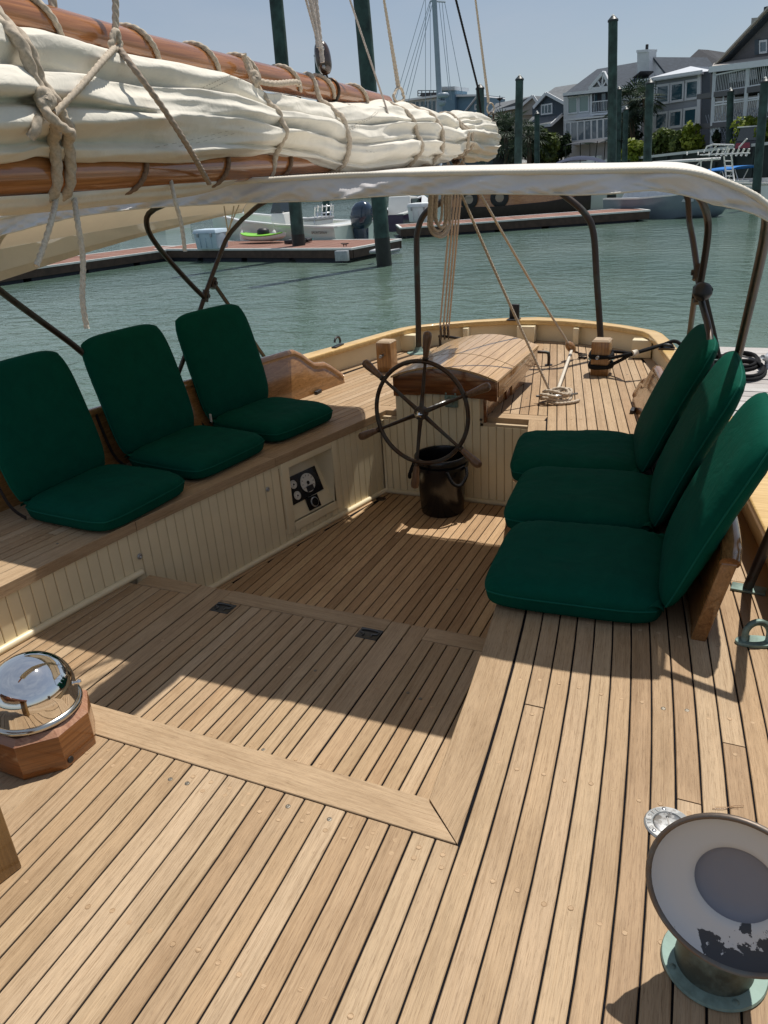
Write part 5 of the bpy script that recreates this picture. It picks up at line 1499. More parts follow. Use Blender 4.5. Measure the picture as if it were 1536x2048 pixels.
for rad, z, ph in ((.095, .03, 0.1), (.10, .055, .5), (.075, .07, -.4)):
    g = Geo(); g.tube(fig(rad, z, ph), .0095, 9, closed=True, lobes=3, pitch=.045); g.obj('turn', ROPE, ct_, smooth=True)
g = Geo(); g.tube(poly_smooth([cleat_c + da * -.06 + dn_ * -.03 + Vector((0, 0, .02)), cleat_c + dn_ * -.075 + Vector((0, 0, .012)), cleat_c + da * .09 + dn_ * -.06 + Vector((0, 0, .012)), cleat_c + da * .14 + dn_ * -.02 + Vector((0, 0, .012))], 6), .0095, 9, lobes=3, pitch=.045); g.obj('tail', ROPE, ct_, smooth=True)
# black mooring rope from the post out over the rail
mo = thing('mooring_rope', 'black mooring rope wound round the roped post and led out over the right rail', 'rope', (-0.925, 5.5, .1))
pc = Vector((-.925, 5.5, 0)); W = .075
for z, dz in ((.055, .01), (.07, -.008), (.125, .012), (.14, -.006)):
    q = [pc + Vector((sx * W, sy * W, z + dz * i)) for i, (sx, sy) in enumerate(((-1, -1), (1, -1), (1, 1), (-1, 1)))]
    pts = []
    for i in range(4): pts += lin(q[i], q[(i + 1) % 4], 4)[:-1]
    for _ in range(2): pts = [(pts[i - 1] + 2 * pts[i] + pts[(i + 1) % len(pts)]) / 4 for i in range(len(pts))]
    g = Geo(); g.tube(pts, .0125, 8, closed=True); g.obj('turn', BLACKR, mo, smooth=True)
fl = P(1330, 688, .215)
for z, off in ((.07, (.06, -.06)), (.125, (.06, -.06)), (.15, (.06, .05))):
    a = pc + Vector((off[0], off[1], z)); m1 = P(1270, 706, .18)
    g = Geo(); g.tube(poly_smooth([a, a.lerp(m1, .5), m1, fl], 5), .0115, 8); g.obj('lead', BLACKR, mo, smooth=True)
g = Geo(); g.tube(poly_smooth([fl, fl + Vector((.10, .0, .0)), fl + Vector((.28, -.1, -.25)), fl + Vector((.5, -.4, -.62))], 6), .013, 8); g.obj('lead', BLACKR, mo, smooth=True)
m1 = P(1270, 706, .18); ax_ = (fl - m1).normalized(); g = Geo(); g.tube([m1 - ax_ * .018, m1 + ax_ * .018], .021, 10); g.obj('whipping', ROPEW, mo, smooth=True)
fo = thing('rail_fairlead', 'small dark fairlead on the right rail where the black mooring rope passes', 'fairlead', P(1334, 694, .22))
c = P(1334, 694, .195); g = Geo(); g.tube([c + Vector((.035 * math.cos(a), .02 * math.sin(a), .018 * abs(math.sin(a)))) for a in [2 * math.pi * i / 14 for i in range(14)]], .011, 8, closed=True); g.obj('horns', BLACKG, fo, smooth=True)
g = Geo(); g.box(c.x - .05, c.x + .05, c.y - .04, c.y + .03, .1825, .193); g.obj('base', BRONZE, fo)
# black box bracket on the stern rail, ring on the left rail
bxp = PY(1028, 630, 6.50)
st = thing('stern_bracket', 'small upright black box standing on the middle of the stern rail', 'bracket', (bxp.x, 6.5, .215))
g = Geo(); g.box(bxp.x - .042, bxp.x + .042, 6.50, 6.53, .1825, .310); g.obj('box', BLACKG, st, bevel=.008)
g = Geo(); g.box(bxp.x - .05, bxp.x + .05, 6.44, 6.54, .1825, .193); g.obj('foot', BLACKG, st, bevel=.003)
lc = P(732, 690, .20)
lc = Vector((2 * CX - bulw(lc.y) - .01, lc.y, .190))
ri = thing('rail_fairlead', 'small dark ring fairlead on the left rail', 'fairlead', lc)
g = Geo(); g.tube([lc + Vector((.0, .045 * math.cos(a), .03 + .035 * math.sin(a))) for a in [R_(-30 + 210 * i / 14) for i in range(15)]], .009, 8); g.obj('ring', BLACKG, ri, smooth=True)
g = Geo(); g.box(lc.x - .02, lc.x + .02, lc.y - .07, lc.y + .07, .1825, .193); g.obj('base', BLACKG, ri, bevel=.003)

# ================================================================== BIMINI AND BOOM GALLOWS
def tube_thing_part(pts, r, parent, name, mat=TUBEM, n=12):
    g = Geo(); g.tube(pts, r, n); return g.obj(name, mat, parent, smooth=True)
gal = thing('boom_gallows', 'arched dark bronze pipe frame standing across the after deck', 'pipe frame', (CX - .1, 5.96, 0))
yg = 5.96
tube_thing_part(poly_smooth([(-2.50, yg, 0.01), (-2.49, yg, .3), (-2.478, yg, .8), (-2.462, yg, .96), (-2.40, yg, 1.08), (-2.27, yg, 1.155), (-2.1, yg, 1.215), (-1.76, yg, 1.255), (-1.42, yg, 1.215), (-1.29, yg, 1.145), (-1.16, yg, 1.03), (-1.10, yg, .9), (-1.065, yg, .6), (-1.03, yg, .3), (-1.0, yg, 0.01)], 5), .024, gal, 'hoop')
for xg in (-2.50, -1.0):
    g = Geo(); g.lathe([(.026, .05), (.03, .035), (.05, .012), (.095, .009), (.1, .001), (0, .001)], 28, Matrix.Translation((xg, yg, 0))); g.obj('foot_flange', VERDI, gal, smooth=True, sharp=40)

bim = thing('bimini', 'off white canvas bimini awning stretched over the cockpit on bronze hoops', 'bimini awning', (CX, 3.45, 1.3))
BY0, BY1 = 2.45, 4.44
EDGE = [(-3.33, 1.150), (-3.27, 1.225), (-3.13, 1.282), (-2.90, 1.322), (-2.57, 1.359), (-2.43, 1.375), (-2.05, 1.390), (-1.69, 1.398), (-1.26, 1.395), (-.855, 1.379), (-.5, 1.362), (-.29, 1.354), (-.215, 1.350), (-.129, 1.326), (-.078, 1.303), (-.039, 1.281), (0.0, 1.262), (0.035, 1.235), (.055, 1.195)]
def edge_x(u):           # even spacing along the arc
    return u
EP = []
_l = [0.0]
for (a, b), (c, d) in zip(EDGE, EDGE[1:]): _l.append(_l[-1] + math.hypot(c - a, d - b))
def edge_at(u):
    s = u * _l[-1]
    for i in range(len(EDGE) - 1):
        if s <= _l[i + 1] + 1e-9:
            t_ = (s - _l[i]) / (_l[i + 1] - _l[i]); return EDGE[i][0] + (EDGE[i + 1][0] - EDGE[i][0]) * t_, EDGE[i][1] + (EDGE[i + 1][1] - EDGE[i][1]) * t_
    return EDGE[-1]
def edge_s(u):
    # smoothed
    a = [edge_at(min(1, max(0, u + d))) for d in (-.02, -.01, 0, .01, .02)]
    return sum(p[0] for p in a) / 5, sum(p[1] for p in a) / 5
def can_pt(u, v):
    x, z = edge_s(u); sk_ = min(1, max(0, (-1.78 - x) / .32)); y = BY0 + (BY1 + .42 * sk_ * sk_ * (3 - 2 * sk_) - BY0) * v  # after left edge lengthened so its shadow covers the bench panel
    side = 1 - min(1.0, min(u, 1 - u) / 0.10)
    # gentle crown fore and aft, slack between the bows, narrower aft
    z += 0.020 * math.sin(math.pi * min(1, v * 1.0)) * (1 - .4 * side) - 0.012 * v
    z -= 0.006 * abs(math.sin(2 * math.pi * v)) * (1 - side)
    nar = 0.22 * v * (0.5 if x > CX else -0.5) * 2 * abs(x - CX) / 1.6
    x -= nar * 0.9 if x > CX else 0.0
    z += 0.075 * v * max(0.0, (-2.4 - x) / 0.93)
    z += 0.004 * noise.noise(Vector((x * 2.1, y * 2.1, 3)))
    return Vector((x, y, z))
g = Geo(); g.grid(can_pt, 110, 60); g.obj('canopy', CANVAS, bim, smooth=True)
# front valance, gathered and wind-blown
def hem_drop(x):
    return interp([(-3.33, .05), (-3.1, .06), (-2.88, .064), (-2.57, .058), (-2.1, .055), (-1.69, .066), (-1.35, .071), (-1.06, .058), (-.73, .056), (-.5, .060), (-.393, .056), (-.298, .048), (-.22, .056), (-.129, .062), (-.078, .052), (.0, .036), (.05, .02)], x)
def val_pt(u, v):
    x, z = edge_s(u)
    d = hem_drop(x)
    rip = noise.noise(Vector((x * 5.2, 1.7, v * .7))) * .8 + noise.noise(Vector((x * 12 + v * 2.5, 6.1, v * 1.1))) * .55 + noise.noise(Vector((x * 27 - v * 4, 2.2, v * 2))) * .22
    y = BY0 - 0.004 - 0.008 * v + rip * (0.006 + 0.044 * v)
    return Vector((x, y, z + 0.002 - d * v))
g = Geo(); g.grid(val_pt, 260, 14); g.obj('front_valance', VALANCE, bim, smooth=True)
g = Geo(); g.tube([Vector((p[0], BY0 - .004, p[1] + .004)) for p in [edge_s(i / 90) for i in range(91)]], .0085, 8, lobes=3, pitch=.02); g.obj('edge_rope', CANVAS_E, bim, smooth=True)
g = Geo(); g.tube([val_pt(i / 150, 1.0) for i in range(151)], .0028, 6); g.obj('hem', CANVAS_E, bim, smooth=True)
def aft_pt(u, v):
    p = can_pt(u, 1.0); return Vector((p.x, p.y + .003 + .012 * noise.noise(Vector((p.x * 6, 4, v))) * v, p.z - .05 * v))
g = Geo(); g.grid(aft_pt, 120, 5); g.obj('aft_valance', CANVAS, bim, smooth=True)
# side panels hanging from the eaves, with a doubled lower band
for s, nm in ((0, 'side_valance'), (1, 'side_valance')):
    def sp(u, v, s=s):
        p = can_pt(float(s), u); drop = (.025 + .14 * (1 - u) ** 1.4) if s == 0 else .03
        return Vector((p.x + (.012 if s else -.012) * v + .01 * noise.noise(Vector((p.y * 4, s, v))), p.y, p.z - drop * v))
    g = Geo(); g.grid(sp, 60, 6); o = g.obj(nm, CANVAS, bim, smooth=True)
    def sb_(u, v, s=s):
        q = sp(u, .70 + .30 * v); return Vector((q.x + (-.003 if s else .003), q.y, q.z))
    g = Geo(); g.grid(sb_, 60, 2); g.obj('doubled_band', CANVAS_E, bim, smooth=True)
# patch of doubled cloth inside at the left
g = Geo(); g.grid(lambda u, v: can_pt(0.004 + .05 * v, .02 + .11 * u) + Vector((.003, 0, -.003)), 6, 8); g.obj('corner_patch', CANVAS_E, bim, smooth=True)
# rolled-back overlay strip on the top left
g = Geo(); g.grid(lambda u, v: can_pt(.24 + .34 * u, .04 + .10 * v) + Vector((0, 0, .006 + .004 * math.sin(9 * u))), 30, 4); g.obj('overlay_strip', CANVAS_E, bim, smooth=True)
# hoops
def bow(v, zoff, y_base, name, xl_base=-3.26, xr_base=-.03, zb=.02):
    top = [can_pt(u, v) - Vector((0, 0, zoff)) for u in [.045 + .91 * i / 24 for i in range(25)]]
    a = Vector((xl_base, y_base, zb)); b = Vector((xr_base, y_base, zb))
    pts = lin(a, top[0] + (a - top[0]) * .12, 5) + top + lin(top[-1] + (b - top[-1]) * .12, b, 5)
    for _ in range(2): pts = [pts[0]] + [(pts[i - 1] + 2 * pts[i] + pts[i + 1]) / 4 for i in range(1, len(pts) - 1)] + [pts[-1]]
    return tube_thing_part(pts, .0155, bim, name)
def hoop(left, right, v, name, r):
    """a bimini hoop: measured left leg, across under the cloth, measured right leg"""
    top = [can_pt(u, v) - Vector((0, 0, .018)) for u in [.07 + .86 * i / 24 for i in range(25)]]
    pts = poly_smooth(left, 5) + top + poly_smooth(right, 5)
    for _ in range(3): pts = [pts[0]] + [(pts[i - 1] + 2 * pts[i] + pts[i + 1]) / 4 for i in range(1, len(pts) - 1)] + [pts[-1]]
    return tube_thing_part(pts, r, bim, name)
hoop([Vector((-3.16, 3.50, .02)), PX(185, 722, -3.17), PX(92, 650, -3.19), PX(0, 582, -3.21), PX(-40, 545, -3.2)], [PY(1536, 410, 2.55), PY(1531, 470, 2.75), PY(1500, 610, 3.15), PY(1440, 870, 3.85), Vector((-.055, 4.05, .02))], 0.015, 'front_bow', .0165)
hoop([PX(410, 596, -3.18), PX(385, 572, -3.18), PX(325, 505, -3.18), PX(296, 462, -3.16), PX(293, 432, -3.13)], [PY(1412, 425, 3.75), PY(1417, 455, 3.8), PY(1409, 520, 3.85), PY(1397, 588, 3.9)], 0.50, 'middle_bow', .0155)
hoop([Vector((-3.27, 3.55, .06)), PX(362, 735, -3.24), PX(410, 590, -3.18), PX(436, 520, -3.16), PX(458, 462, -3.13)], [PY(1374, 425, 4.38), PY(1386, 480, 4.2), PY(1397, 560, 3.95), PY(1404, 610, 3.8), PY(1425, 720, 3.5), Vector((-.16, 3.30, .06))], 0.985, 'after_bow', .0145)
tube_thing_part([PX(425, 563, -3.18), PX(552, 748, -3.17), PX(560, 762, -3.165)], .0135, bim, 'brace')
tube_thing_part([PY(1392, 575, 3.95), PY(1381, 655, 4.2), PY(1372, 720, 4.5)], .0135, bim, 'brace')
for c in (PX(411, 592, -3.18), PX(426, 566, -3.18), PY(1398, 592, 3.9), PY(1396, 545, 3.98)):
    g = Geo(); d = Vector((0, .45, .9)).normalized(); g.tube([c - d * .035, c + d * .035], .022, 10); g.tube([c + Vector((-.03, 0, 0)), c + Vector((.03, 0, 0))], .013, 10); g.obj('slide_clamp', TUBEM, bim, smooth=True, sharp=50)
# black lashing round the right hand crossing
c = PY(1405, 583, 3.78)
g = Geo(); g.grid(lambda u, v: c + Vector((.042 * math.cos(2 * math.pi * u) * math.sin(math.pi * v), .042 * math.sin(2 * math.pi * u) * math.sin(math.pi * v), .040 * math.cos(math.pi * v))) * (1 + .12 * noise.noise(Vector((u * 8, v * 6, 1)))), 20, 14); tag(g.obj('black_strap_ball', BLACKG, smooth=True), 'bunched black strap tied round the right bimini poles', 'strap')
line('black_guy', [c + Vector((.01, .05, -.02)), PY(1428, 660, 4.6), PY(1442, 722, 5.4)], .0085, BLACKR, 'black rope running down from the bunched strap to the dock')
# straight strut to the front at the right, with foot plate
fb = P(1495, 1180, 0.0)
tp = fb + Vector((.13, -.55, 1.0)) * 0.62
tube_thing_part([fb + Vector((0, 0, .012)), tp, tp + Vector((.03, .02, .25)), Vector((.05, 2.47, 1.19))], .0165, bim, 'front_strut')
g = Geo(); g.slab([(fb.x - .055, fb.y - .022, .001), (fb.x + .055, fb.y - .032, .001), (fb.x + .06, fb.y + .02, .001), (fb.x - .05, fb.y + .03, .001)], [(fb.x - .055, fb.y - .022, .010), (fb.x + .055, fb.y - .032, .010), (fb.x + .06, fb.y + .02, .010), (fb.x - .05, fb.y + .03, .010)])
g.obj('foot_plate', VERDI, bim, bevel=.003)
fb2 = Vector((2 * CX - fb.x + .02, fb.y, 0))
for nm, (fx_, fy_) in (('foot_plate', (-3.16, 3.50)), ('foot_plate', (-.055, 4.05))):
    g = Geo(); g.box(fx_ - .04, fx_ + .04, fy_ - .03, fy_ + .03, .0015, .012); g.obj(nm, VERDI, bim, bevel=.003)
# cords tying the after left corner
for a, b in (((448, 412), (456, 465)), ((468, 412), (458, 465)), ((478, 410), (452, 470))):
    g = Geo(); g.tube([PX(*a, -3.12), PX(*b, -3.14)], .004, 6); g.obj('tie_cord', ROPEW, bim, smooth=True)
# ================================================================== PILINGS AND DOCKS
PILEM = mat_paint('pile_green', (0.030, 0.060, 0.052), 0.75, 0.6, 3, bumps=0.6)
PILEWET = mat_paint('pile_wet', (0.012, 0.014, 0.012), 0.5, 0.4, 9, bumps=0.4)
CAPM = mat_paint('pile_cap', (0.015, 0.022, 0.022), 0.45, 0.2, 4)
CAP_GLINT = mat_paint('cap_glint', (0.42, 0.44, 0.43), 0.8, 0.2, 20)  # pale paint standing in for light reflected off the cone tips
def pile(pxt, pyt, pxb, pyb, dist, dia, label, top=None, cap=True):
    a = PD(pxb, pyb, dist); b = PD(pxt, pyt, dist)
    t = thing('mooring_pile', label, 'piling', (a.x, a.y, WATER_Z), 'mooring piles in the harbour')
    d = (b - a).normalized(); foot = a - d * ((a.z + 3.0) / d.z)
    wl = a - d * ((a.z - (WATER_Z + 0.75)) / d.z)
    r = dia / 2
    def wobp(p, q, n): return [p.lerp(q, i / n) + Vector((.012 * noise.noise(Vector((i * .7, pxt, 1))), .012 * noise.noise(Vector((i * .7, pxt, 5))), 0)) for i in range(n + 1)]
    g = Geo(); g.tube(wobp(wl, b, 10), [r * (1.04 - .06 * i / 10) for i in range(11)], 16); g.obj('shaft', PILEM, t, smooth=True, sharp=50)
    g = Geo(); g.tube([foot, wl + d * 0.002], r * 1.07, 16); g.obj('wet_foot', PILEWET, t, smooth=True, sharp=50)
    if cap:
        M = d.to_track_quat('Z', 'Y').to_matrix().to_4x4(); M.translation = b
        g = Geo(); g.lathe([(0, r * 1.3), (r * .25, r * 1.05), (r * 1.1, r * .25), (r * 1.12, -.02)], 16, M); g.obj('cone_cap', CAPM, t, smooth=True, sharp=30)
        g = Geo(); g.lathe([(0, r * 1.36), (r * .22, r * 1.13), (r * .42, r * .96)], 12, M); g.obj('tip_glint', CAP_GLINT, t, smooth=True)
    return t
pile(513, -420, 597, 482, 26.6, .40, 'tall dark green pile standing in the left dock beside the lime kayak', cap=False)
pile(686, -420, 765, 487, 22.6, .40, 'tall dark green pile at the right corner of the left dock', cap=False)
pile(636, 112, 648, 330, 40, .34, 'short dark pile top showing behind the rigging block')
pile(960, 178, 964, 330, 42, .38, 'dark pile with conical cap touching the after end of the furled sail')
pile(1039, 160, 1036, 330, 40, .35, 'green pile with conical cap in front of the dark trees, left of the white house')
pile(1074, 229, 1074, 330, 62, .38, 'slim lower pile right of the tree-backed pile')
pile(1226, 42, 1223, 410, 40, .40, 'tallest capped green pile, in front of the white house')
pile(1238, 180, 1236, 330, 56, .34, 'slim pile close behind the tallest capped pile')
pile(1252, 220, 1249, 330, 60, .36, 'slim low pile in front of the palm tree')
pile(1300, 168, 1294, 330, 42, .37, 'green capped pile in front of the grey house corner')
pile(1461, 184, 1457, 330, 60, .40, 'green capped pile before the balcony house lattice')
pile(1530, 165, 1515, 350, 38, .33, 'green capped pile at the right edge of the picture')

DBOARD = mat_teak('dock_board', [(.17, .085, .06), (.22, .115, .085), (.25, .14, .11), (.20, .10, .075)], rough=.8)
DFASC = mat_paint('dock_fascia', (.060, .034, .024), .75, .35, 5, bumps=.3)
DTRIM = mat_paint('dock_trim', (.62, .62, .60), .6, .1, 9)
DFLOAT = mat_paint('dock_float', (.016, .02, .034), .6, .3, 5)
GALV = mat_paint('galvanised', (.34, .36, .38), .55, .2, 20, metallic=.3)
def dock(name, label, p0, p1, width, ztop=-0.6, fh=0.28, board_w=.145, group='floating docks', boards=True, grey=None, plain=False):
    """pontoon from p0 to p1 along its near edge, running back by `width`"""
    p0 = Vector((p0[0], p0[1], 0)); p1 = Vector((p1[0], p1[1], 0)); d = (p1 - p0).normalized(); L = (p1 - p0).length
    bk = Vector((-d.y, d.x, 0))
    if bk.y < 0: bk = -bk
    t = thing(name, label, 'dock', (p0 + p1) / 2 + Vector((0, 0, ztop)), group)
    Z = lambda z: Vector((0, 0, z))
    e = .09
    def rect(a0, a1, b0, b1): return [p0 + d * a0 + bk * b0, p0 + d * a1 + bk * b0, p0 + d * a1 + bk * b1, p0 + d * a0 + bk * b1]
    n = int((L - 2 * e) / board_w) if boards else 0
    if n > 150: n = 150
    bw = (L - 2 * e) / max(n, 1)
    for i in range(n):
        a0 = e + i * bw; a1 = a0 + bw - .008
        q = rect(a0, a1, e, width - e)
        v = [q[0] + Z(ztop - .03), q[1] + Z(ztop - .03), q[2] + Z(ztop - .03), q[3] + Z(ztop - .03), q[0] + Z(ztop), q[1] + Z(ztop), q[2] + Z(ztop), q[3] + Z(ztop)]
        uv = [(0, 0), (0, bw), (width, bw), (width, 0)] * 2
        me = newmesh('dock_plank', v, [(3, 2, 1, 0), (4, 5, 6, 7), (0, 1, 5, 4), (1, 2, 6, 5), (2, 3, 7, 6), (3, 0, 4, 7)], uvs=uv)
        if me.polygons[1].normal.z < 0: me.flip_normals()
        put('dock_plank', me, grey or DBOARD, t)
    for (a0, a1, b0, b1) in ((0, L, 0, e), (0, L, width - e, width), (0, e, e, width - e), (L - e, L, e, width - e)):
        q = rect(a0, a1, b0, b1); g = Geo(); g.slab([p + Z(ztop - .045) for p in q], [p + Z(ztop + .012) for p in q]); g.obj('edge_trim', DTRIM if not plain else (grey or DBOARD), t)
        g = Geo(); q = rect(a0 + .02, a1 - .02, b0 + .02, b1 - .02); g.slab([p + Z(ztop - fh) for p in q], [p + Z(ztop - .046) for p in q]); g.obj('fascia', DFASC if not plain else (grey or DFASC), t)
    k = max(2, int(L / 1.9))
    for i in range(k):
        a0 = .25 + (L - .5) * i / k; a1 = a0 + (L - .5) / k - .25
        q = rect(a0, a1, .12, width - .12); g = Geo(); g.slab([p + Z(WATER_Z - .3) for p in q], [p + Z(ztop - fh + .02) for p in q]); g.obj('float', DFLOAT, t, bevel=.03)
    return t, p0, d, bk, L
A0 = P(452, 498, -.6); A1 = P(703, 497, -.6)
dkA, *_ = dock('floating_dock', 'brown decked floating dock with white edging under the lime kayak and blue box', (A0.x - 3.6, A0.y + .62), (A1.x, A1.y), 2.72)
B0 = P(0, 545, -.6); B1 = Vector((A0.x - 2.6, A0.y + 1.6, 0))
dkB, *_ = dock('floating_dock', 'brown decked floating dock running off to the left behind the cushions', (B0.x - 1.0, B0.y - 3.0), (B1.x, B1.y), 2.4, ztop=-.616)
t = dkA
g = Geo(); c = P(690, 500, -.6); g.box(c.x - .30, c.x + .10, c.y - .10, c.y + .05, -.90, -.615); tag(g.obj('dock_bracket', GALV, bevel=.01), 'grey metal corner bracket on the face of the left dock', 'bracket')
for px, py, lab in ((690, 493, 'small dark cleat on the left dock near its corner pile'), (620, 478, 'small dark cleat on the left dock beside the moored centre console')):
    c = P(px, py, -.585); tt = thing('dock_cleat', lab, 'cleat', c, 'cleats on the left dock')
    g = Geo(); g.tube([c + Vector((-.13, 0, .09)), c + Vector((-.05, 0, .075)), c + Vector((.05, 0, .075)), c + Vector((.13, 0, .09))], [.012, .02, .02, .012], 8); g.tube([c + Vector((-.04, 0, 0)), c + Vector((-.04, 0, .07))], .015, 6); g.tube([c + Vector((.04, 0, 0)), c + Vector((.04, 0, .07))], .015, 6); g.obj('horn', BLACKG, tt, smooth=True)
c = P(597, 486, -.585); g = Geo(); g.tube([c + Vector((-.32, -.1, .07)), c + Vector((-.3, .34, .07)), c + Vector((.3, .34, .07)), c + Vector((.35, -.05, .07))], .06, 8); g.box(c.x - .42, c.x + .36, c.y - .22, c.y - .08, -.587, -.47)
tag(g.obj('pile_guide', BLACKG, bevel=.01), 'black pile guide hoop round the pile beside the kayak', 'pile guide')
c = P(768, 497, -.6); g = Geo(); g.tube([c + Vector((-.35, .2, -.06)), c + Vector((-.3, -.28, -.06)), c + Vector((.3, -.28, -.06)), c + Vector((.4, .15, -.06))], .05, 8)
tag(g.obj('pile_guide', GALV, smooth=True), 'grey pile guide hoop round the corner pile of the left dock', 'pile guide')
# far dock
D0 = P(800, 456, -.6); D1 = P(1301, 420, -.6)
dkC, *_ = dock('floating_dock', 'far floating dock with pale edge in front of the wooden boat', (D0.x, D0.y), (D1.x, D1.y), 2.2, fh=.32, board_w=.2)
# weathered grey dock alongside at the right
GREYD = mat_teak('grey_dock_board', [(.33, .31, .30), (.40, .38, .37), (.46, .45, .44), (.36, .34, .33)], rough=.85)
gd = thing('grey_dock', 'weathered grey plank dock alongside at the far right', 'dock', (.6, 6, -.45), 'floating docks')
zt = -.42; y = 2.3; rg = random.Random(4)
def gx0(y): return .34 - .105 * (y - 2.3)
while y < 8.35:
    y2 = y + .14
    v = []; uv = []
    w = rg.uniform(-.004, .004); xe = 2.6
    for z in (zt - .035, zt + w):
        for (x_, yy) in ((gx0(y) + rg.uniform(0, .008), y), (xe, y + .0), (xe, y2 - .008), (gx0(y) + rg.uniform(0, .008), y2 - .008)):
            v.append((x_, yy, z)); uv.append((x_, yy - y))
    me = newmesh('dock_plank', v, [(3, 2, 1, 0), (4, 5, 6, 7), (0, 1, 5, 4), (1, 2, 6, 5), (2, 3, 7, 6), (3, 0, 4, 7)], uvs=uv); put('dock_plank', me, GREYD, gd)
    y = y2
g = Geo(); g.slab([(gx0(2.3) + .03, 2.3, -1.2), (2.5, 2.3, -1.2), (2.5, 8.3, -1.2), (gx0(8.3) + .03, 8.3, -1.2)], [(gx0(2.3) + .03, 2.3, zt - .04), (2.5, 2.3, zt - .04), (2.5, 8.3, zt - .04), (gx0(8.3) + .03, 8.3, zt - .04)]); g.obj('dock_body', DFASC, gd)
ho_ = thing('mooring_coil', 'black rope coiled on the grey dock at the far right', 'rope coil', P(1485, 735, zt))
for px, py, rx_, ry_ in ((1478, 723, .17, .34), (1488, 741, .17, .34), (1440, 722, .10, .16)):
    c = P(px, py, zt + .018)
    for k in range(2):
        g = Geo(); g.tube([c + Vector((rx_ * math.cos(a) * (1 - .12 * k), ry_ * math.sin(a) * (1 - .1 * k), .022 * k + .004 * math.sin(3 * a))) for a in [2 * math.pi * i / 36 for i in range(36)]], .016, 8, closed=True); g.obj('turn', BLACKR, ho_, smooth=True)
c = P(1534, 735, zt); tt = thing('dock_cleat', 'pale weathered cleat on the grey dock by the black coil', 'cleat', c)
g = Geo(); g.tube([c + Vector((-.05, -.16, .13)), c + Vector((-.01, -.05, .09)), c + Vector((0, .05, .09)), c + Vector((.05, .16, .13))], [.02, .03, .03, .02], 8); g.tube([c + Vector((0, -.05, 0)), c + Vector((0, -.04, .09))], .024, 8); g.tube([c + Vector((0, .05, 0)), c + Vector((0, .04, .09))], .024, 8); g.obj('horn', GALV, tt, smooth=True)

# dock boxes, kayak
BLUEB = mat_paint('dock_box_blue', (.42, .52, .60), .5, .06, 5)
WHITEB = mat_paint('dock_box_white', (.66, .69, .70), .5, .05, 5)
def dock_box(c, w, d, h, mat, label, ang=0):
    t = thing('dock_box', label, 'dock box', c, 'dock boxes')
    M = Matrix.Translation(c) @ Matrix.Rotation(ang, 4, 'Z')
    def add(name, g, m_, bev=.015):
        gg = Geo(); gg.add(g, M); return gg.obj(name, m_, t, bevel=bev)
    g = Geo(); g.slab([(-w / 2 + .04, -d / 2 + .04, 0.002), (w / 2 - .04, -d / 2 + .04, .002), (w / 2 - .04, d / 2 - .04, .002), (-w / 2 + .04, d / 2 - .04, .002)], [(-w / 2, -d / 2, h * .8), (w / 2, -d / 2, h * .8), (w / 2, d / 2, h * .8), (-w / 2, d / 2, h * .8)]); add('body', g, mat)
    g = Geo(); g.slab([(-w / 2 - .03, -d / 2 - .03, h * .805), (w / 2 + .03, -d / 2 - .03, h * .805), (w / 2 + .03, d / 2 + .03, h * .805), (-w / 2 - .03, d / 2 + .03, h * .805)], [(-w / 2 + .02, -d / 2 + .02, h), (w / 2 - .02, -d / 2 + .02, h), (w / 2 - .02, d / 2 - .02, h), (-w / 2 + .02, d / 2 - .02, h)]); add('lid', g, mat)
    for s in (-.3, .3):
        g = Geo(); g.box(w * s - .03, w * s + .03, -d / 2 - .045, -d / 2 - .001, h * .62, h * .82); add('latch', g, GALV, .004)
    for s in (-.25, 0, .25):
        g = Geo(); g.box(w * s - .012, w * s + .012, -d / 2 - .012, -d / 2 + .03, h * .08, h * .6); add('rib', g, mat, .004)
    return t
c = P(413, 499, -.587); dock_box(c + Vector((0, .35, 0)), .98, .62, .62, BLUEB, 'pale blue dock box on the left dock beside the lime kayak', -.1)
c = P(838, 444, -.587); dock_box(c + Vector((0, .4, 0)), 1.0, .7, .72, WHITEB, 'pale dock box on the far dock beside the hanging rope coil', -.15)
LIME = mat_paint('lime_plastic', (.20, .52, .05), .4, .05, 5); WHITEP = mat_paint('white_plastic', (.66, .67, .64), .4, .05, 5)
kc = P(517, 487, -.585); kay = thing('kayak', 'small white kayak with lime green top on the left dock', 'kayak', kc)
def kay_pt(u, v, top):
    s = 2 * u - 1; hw = .34 * max(0, 1 - abs(s) ** 2.6) ** .75; x = s * 1.02; zk = .04 + .16 * abs(s) ** 3; zs = .24 + .10 * abs(s) ** 2.5
    a = math.pi * v
    if top: return Vector((x, -hw * math.cos(a), zs + .05 * math.sin(a) * (1 - abs(s)) + .002))
    return Vector((x, -hw * math.cos(a), zs - (zs - zk) * math.sin(a) ** .6))
M = Matrix.Translation(kc + Vector((0, .35, 0))) @ Matrix.Rotation(R_(-8), 4, 'Z')
for top, nm, m_ in ((0, 'hull', WHITEP), (1, 'deck', LIME)):
    g = Geo(); g.grid(lambda u, v: kay_pt(u, v, top), 40, 14); gg = Geo(); gg.add(g, M); gg.obj(nm, m_, kay, smooth=True)
g = Geo(); gg = Geo(); g.tube([kay_pt(i / 30, 0, 0) for i in range(1, 30)], .022, 8); g.tube([kay_pt(i / 30, 1, 0) for i in range(1, 30)], .022, 8); gg.add(g, M); gg.obj('gunwale', LIME, kay, smooth=True)
g = Geo(); g.lathe([(0, .26), (.12, .25), (.19, .19), (.2, .08), (.17, 0)], 18, Matrix.Translation((.02, 0, .22)) @ Matrix.Scale(1.15, 4, (1, 0, 0))); gg = Geo(); gg.add(g, M); gg.obj('seat', BLACKG, kay, smooth=True)

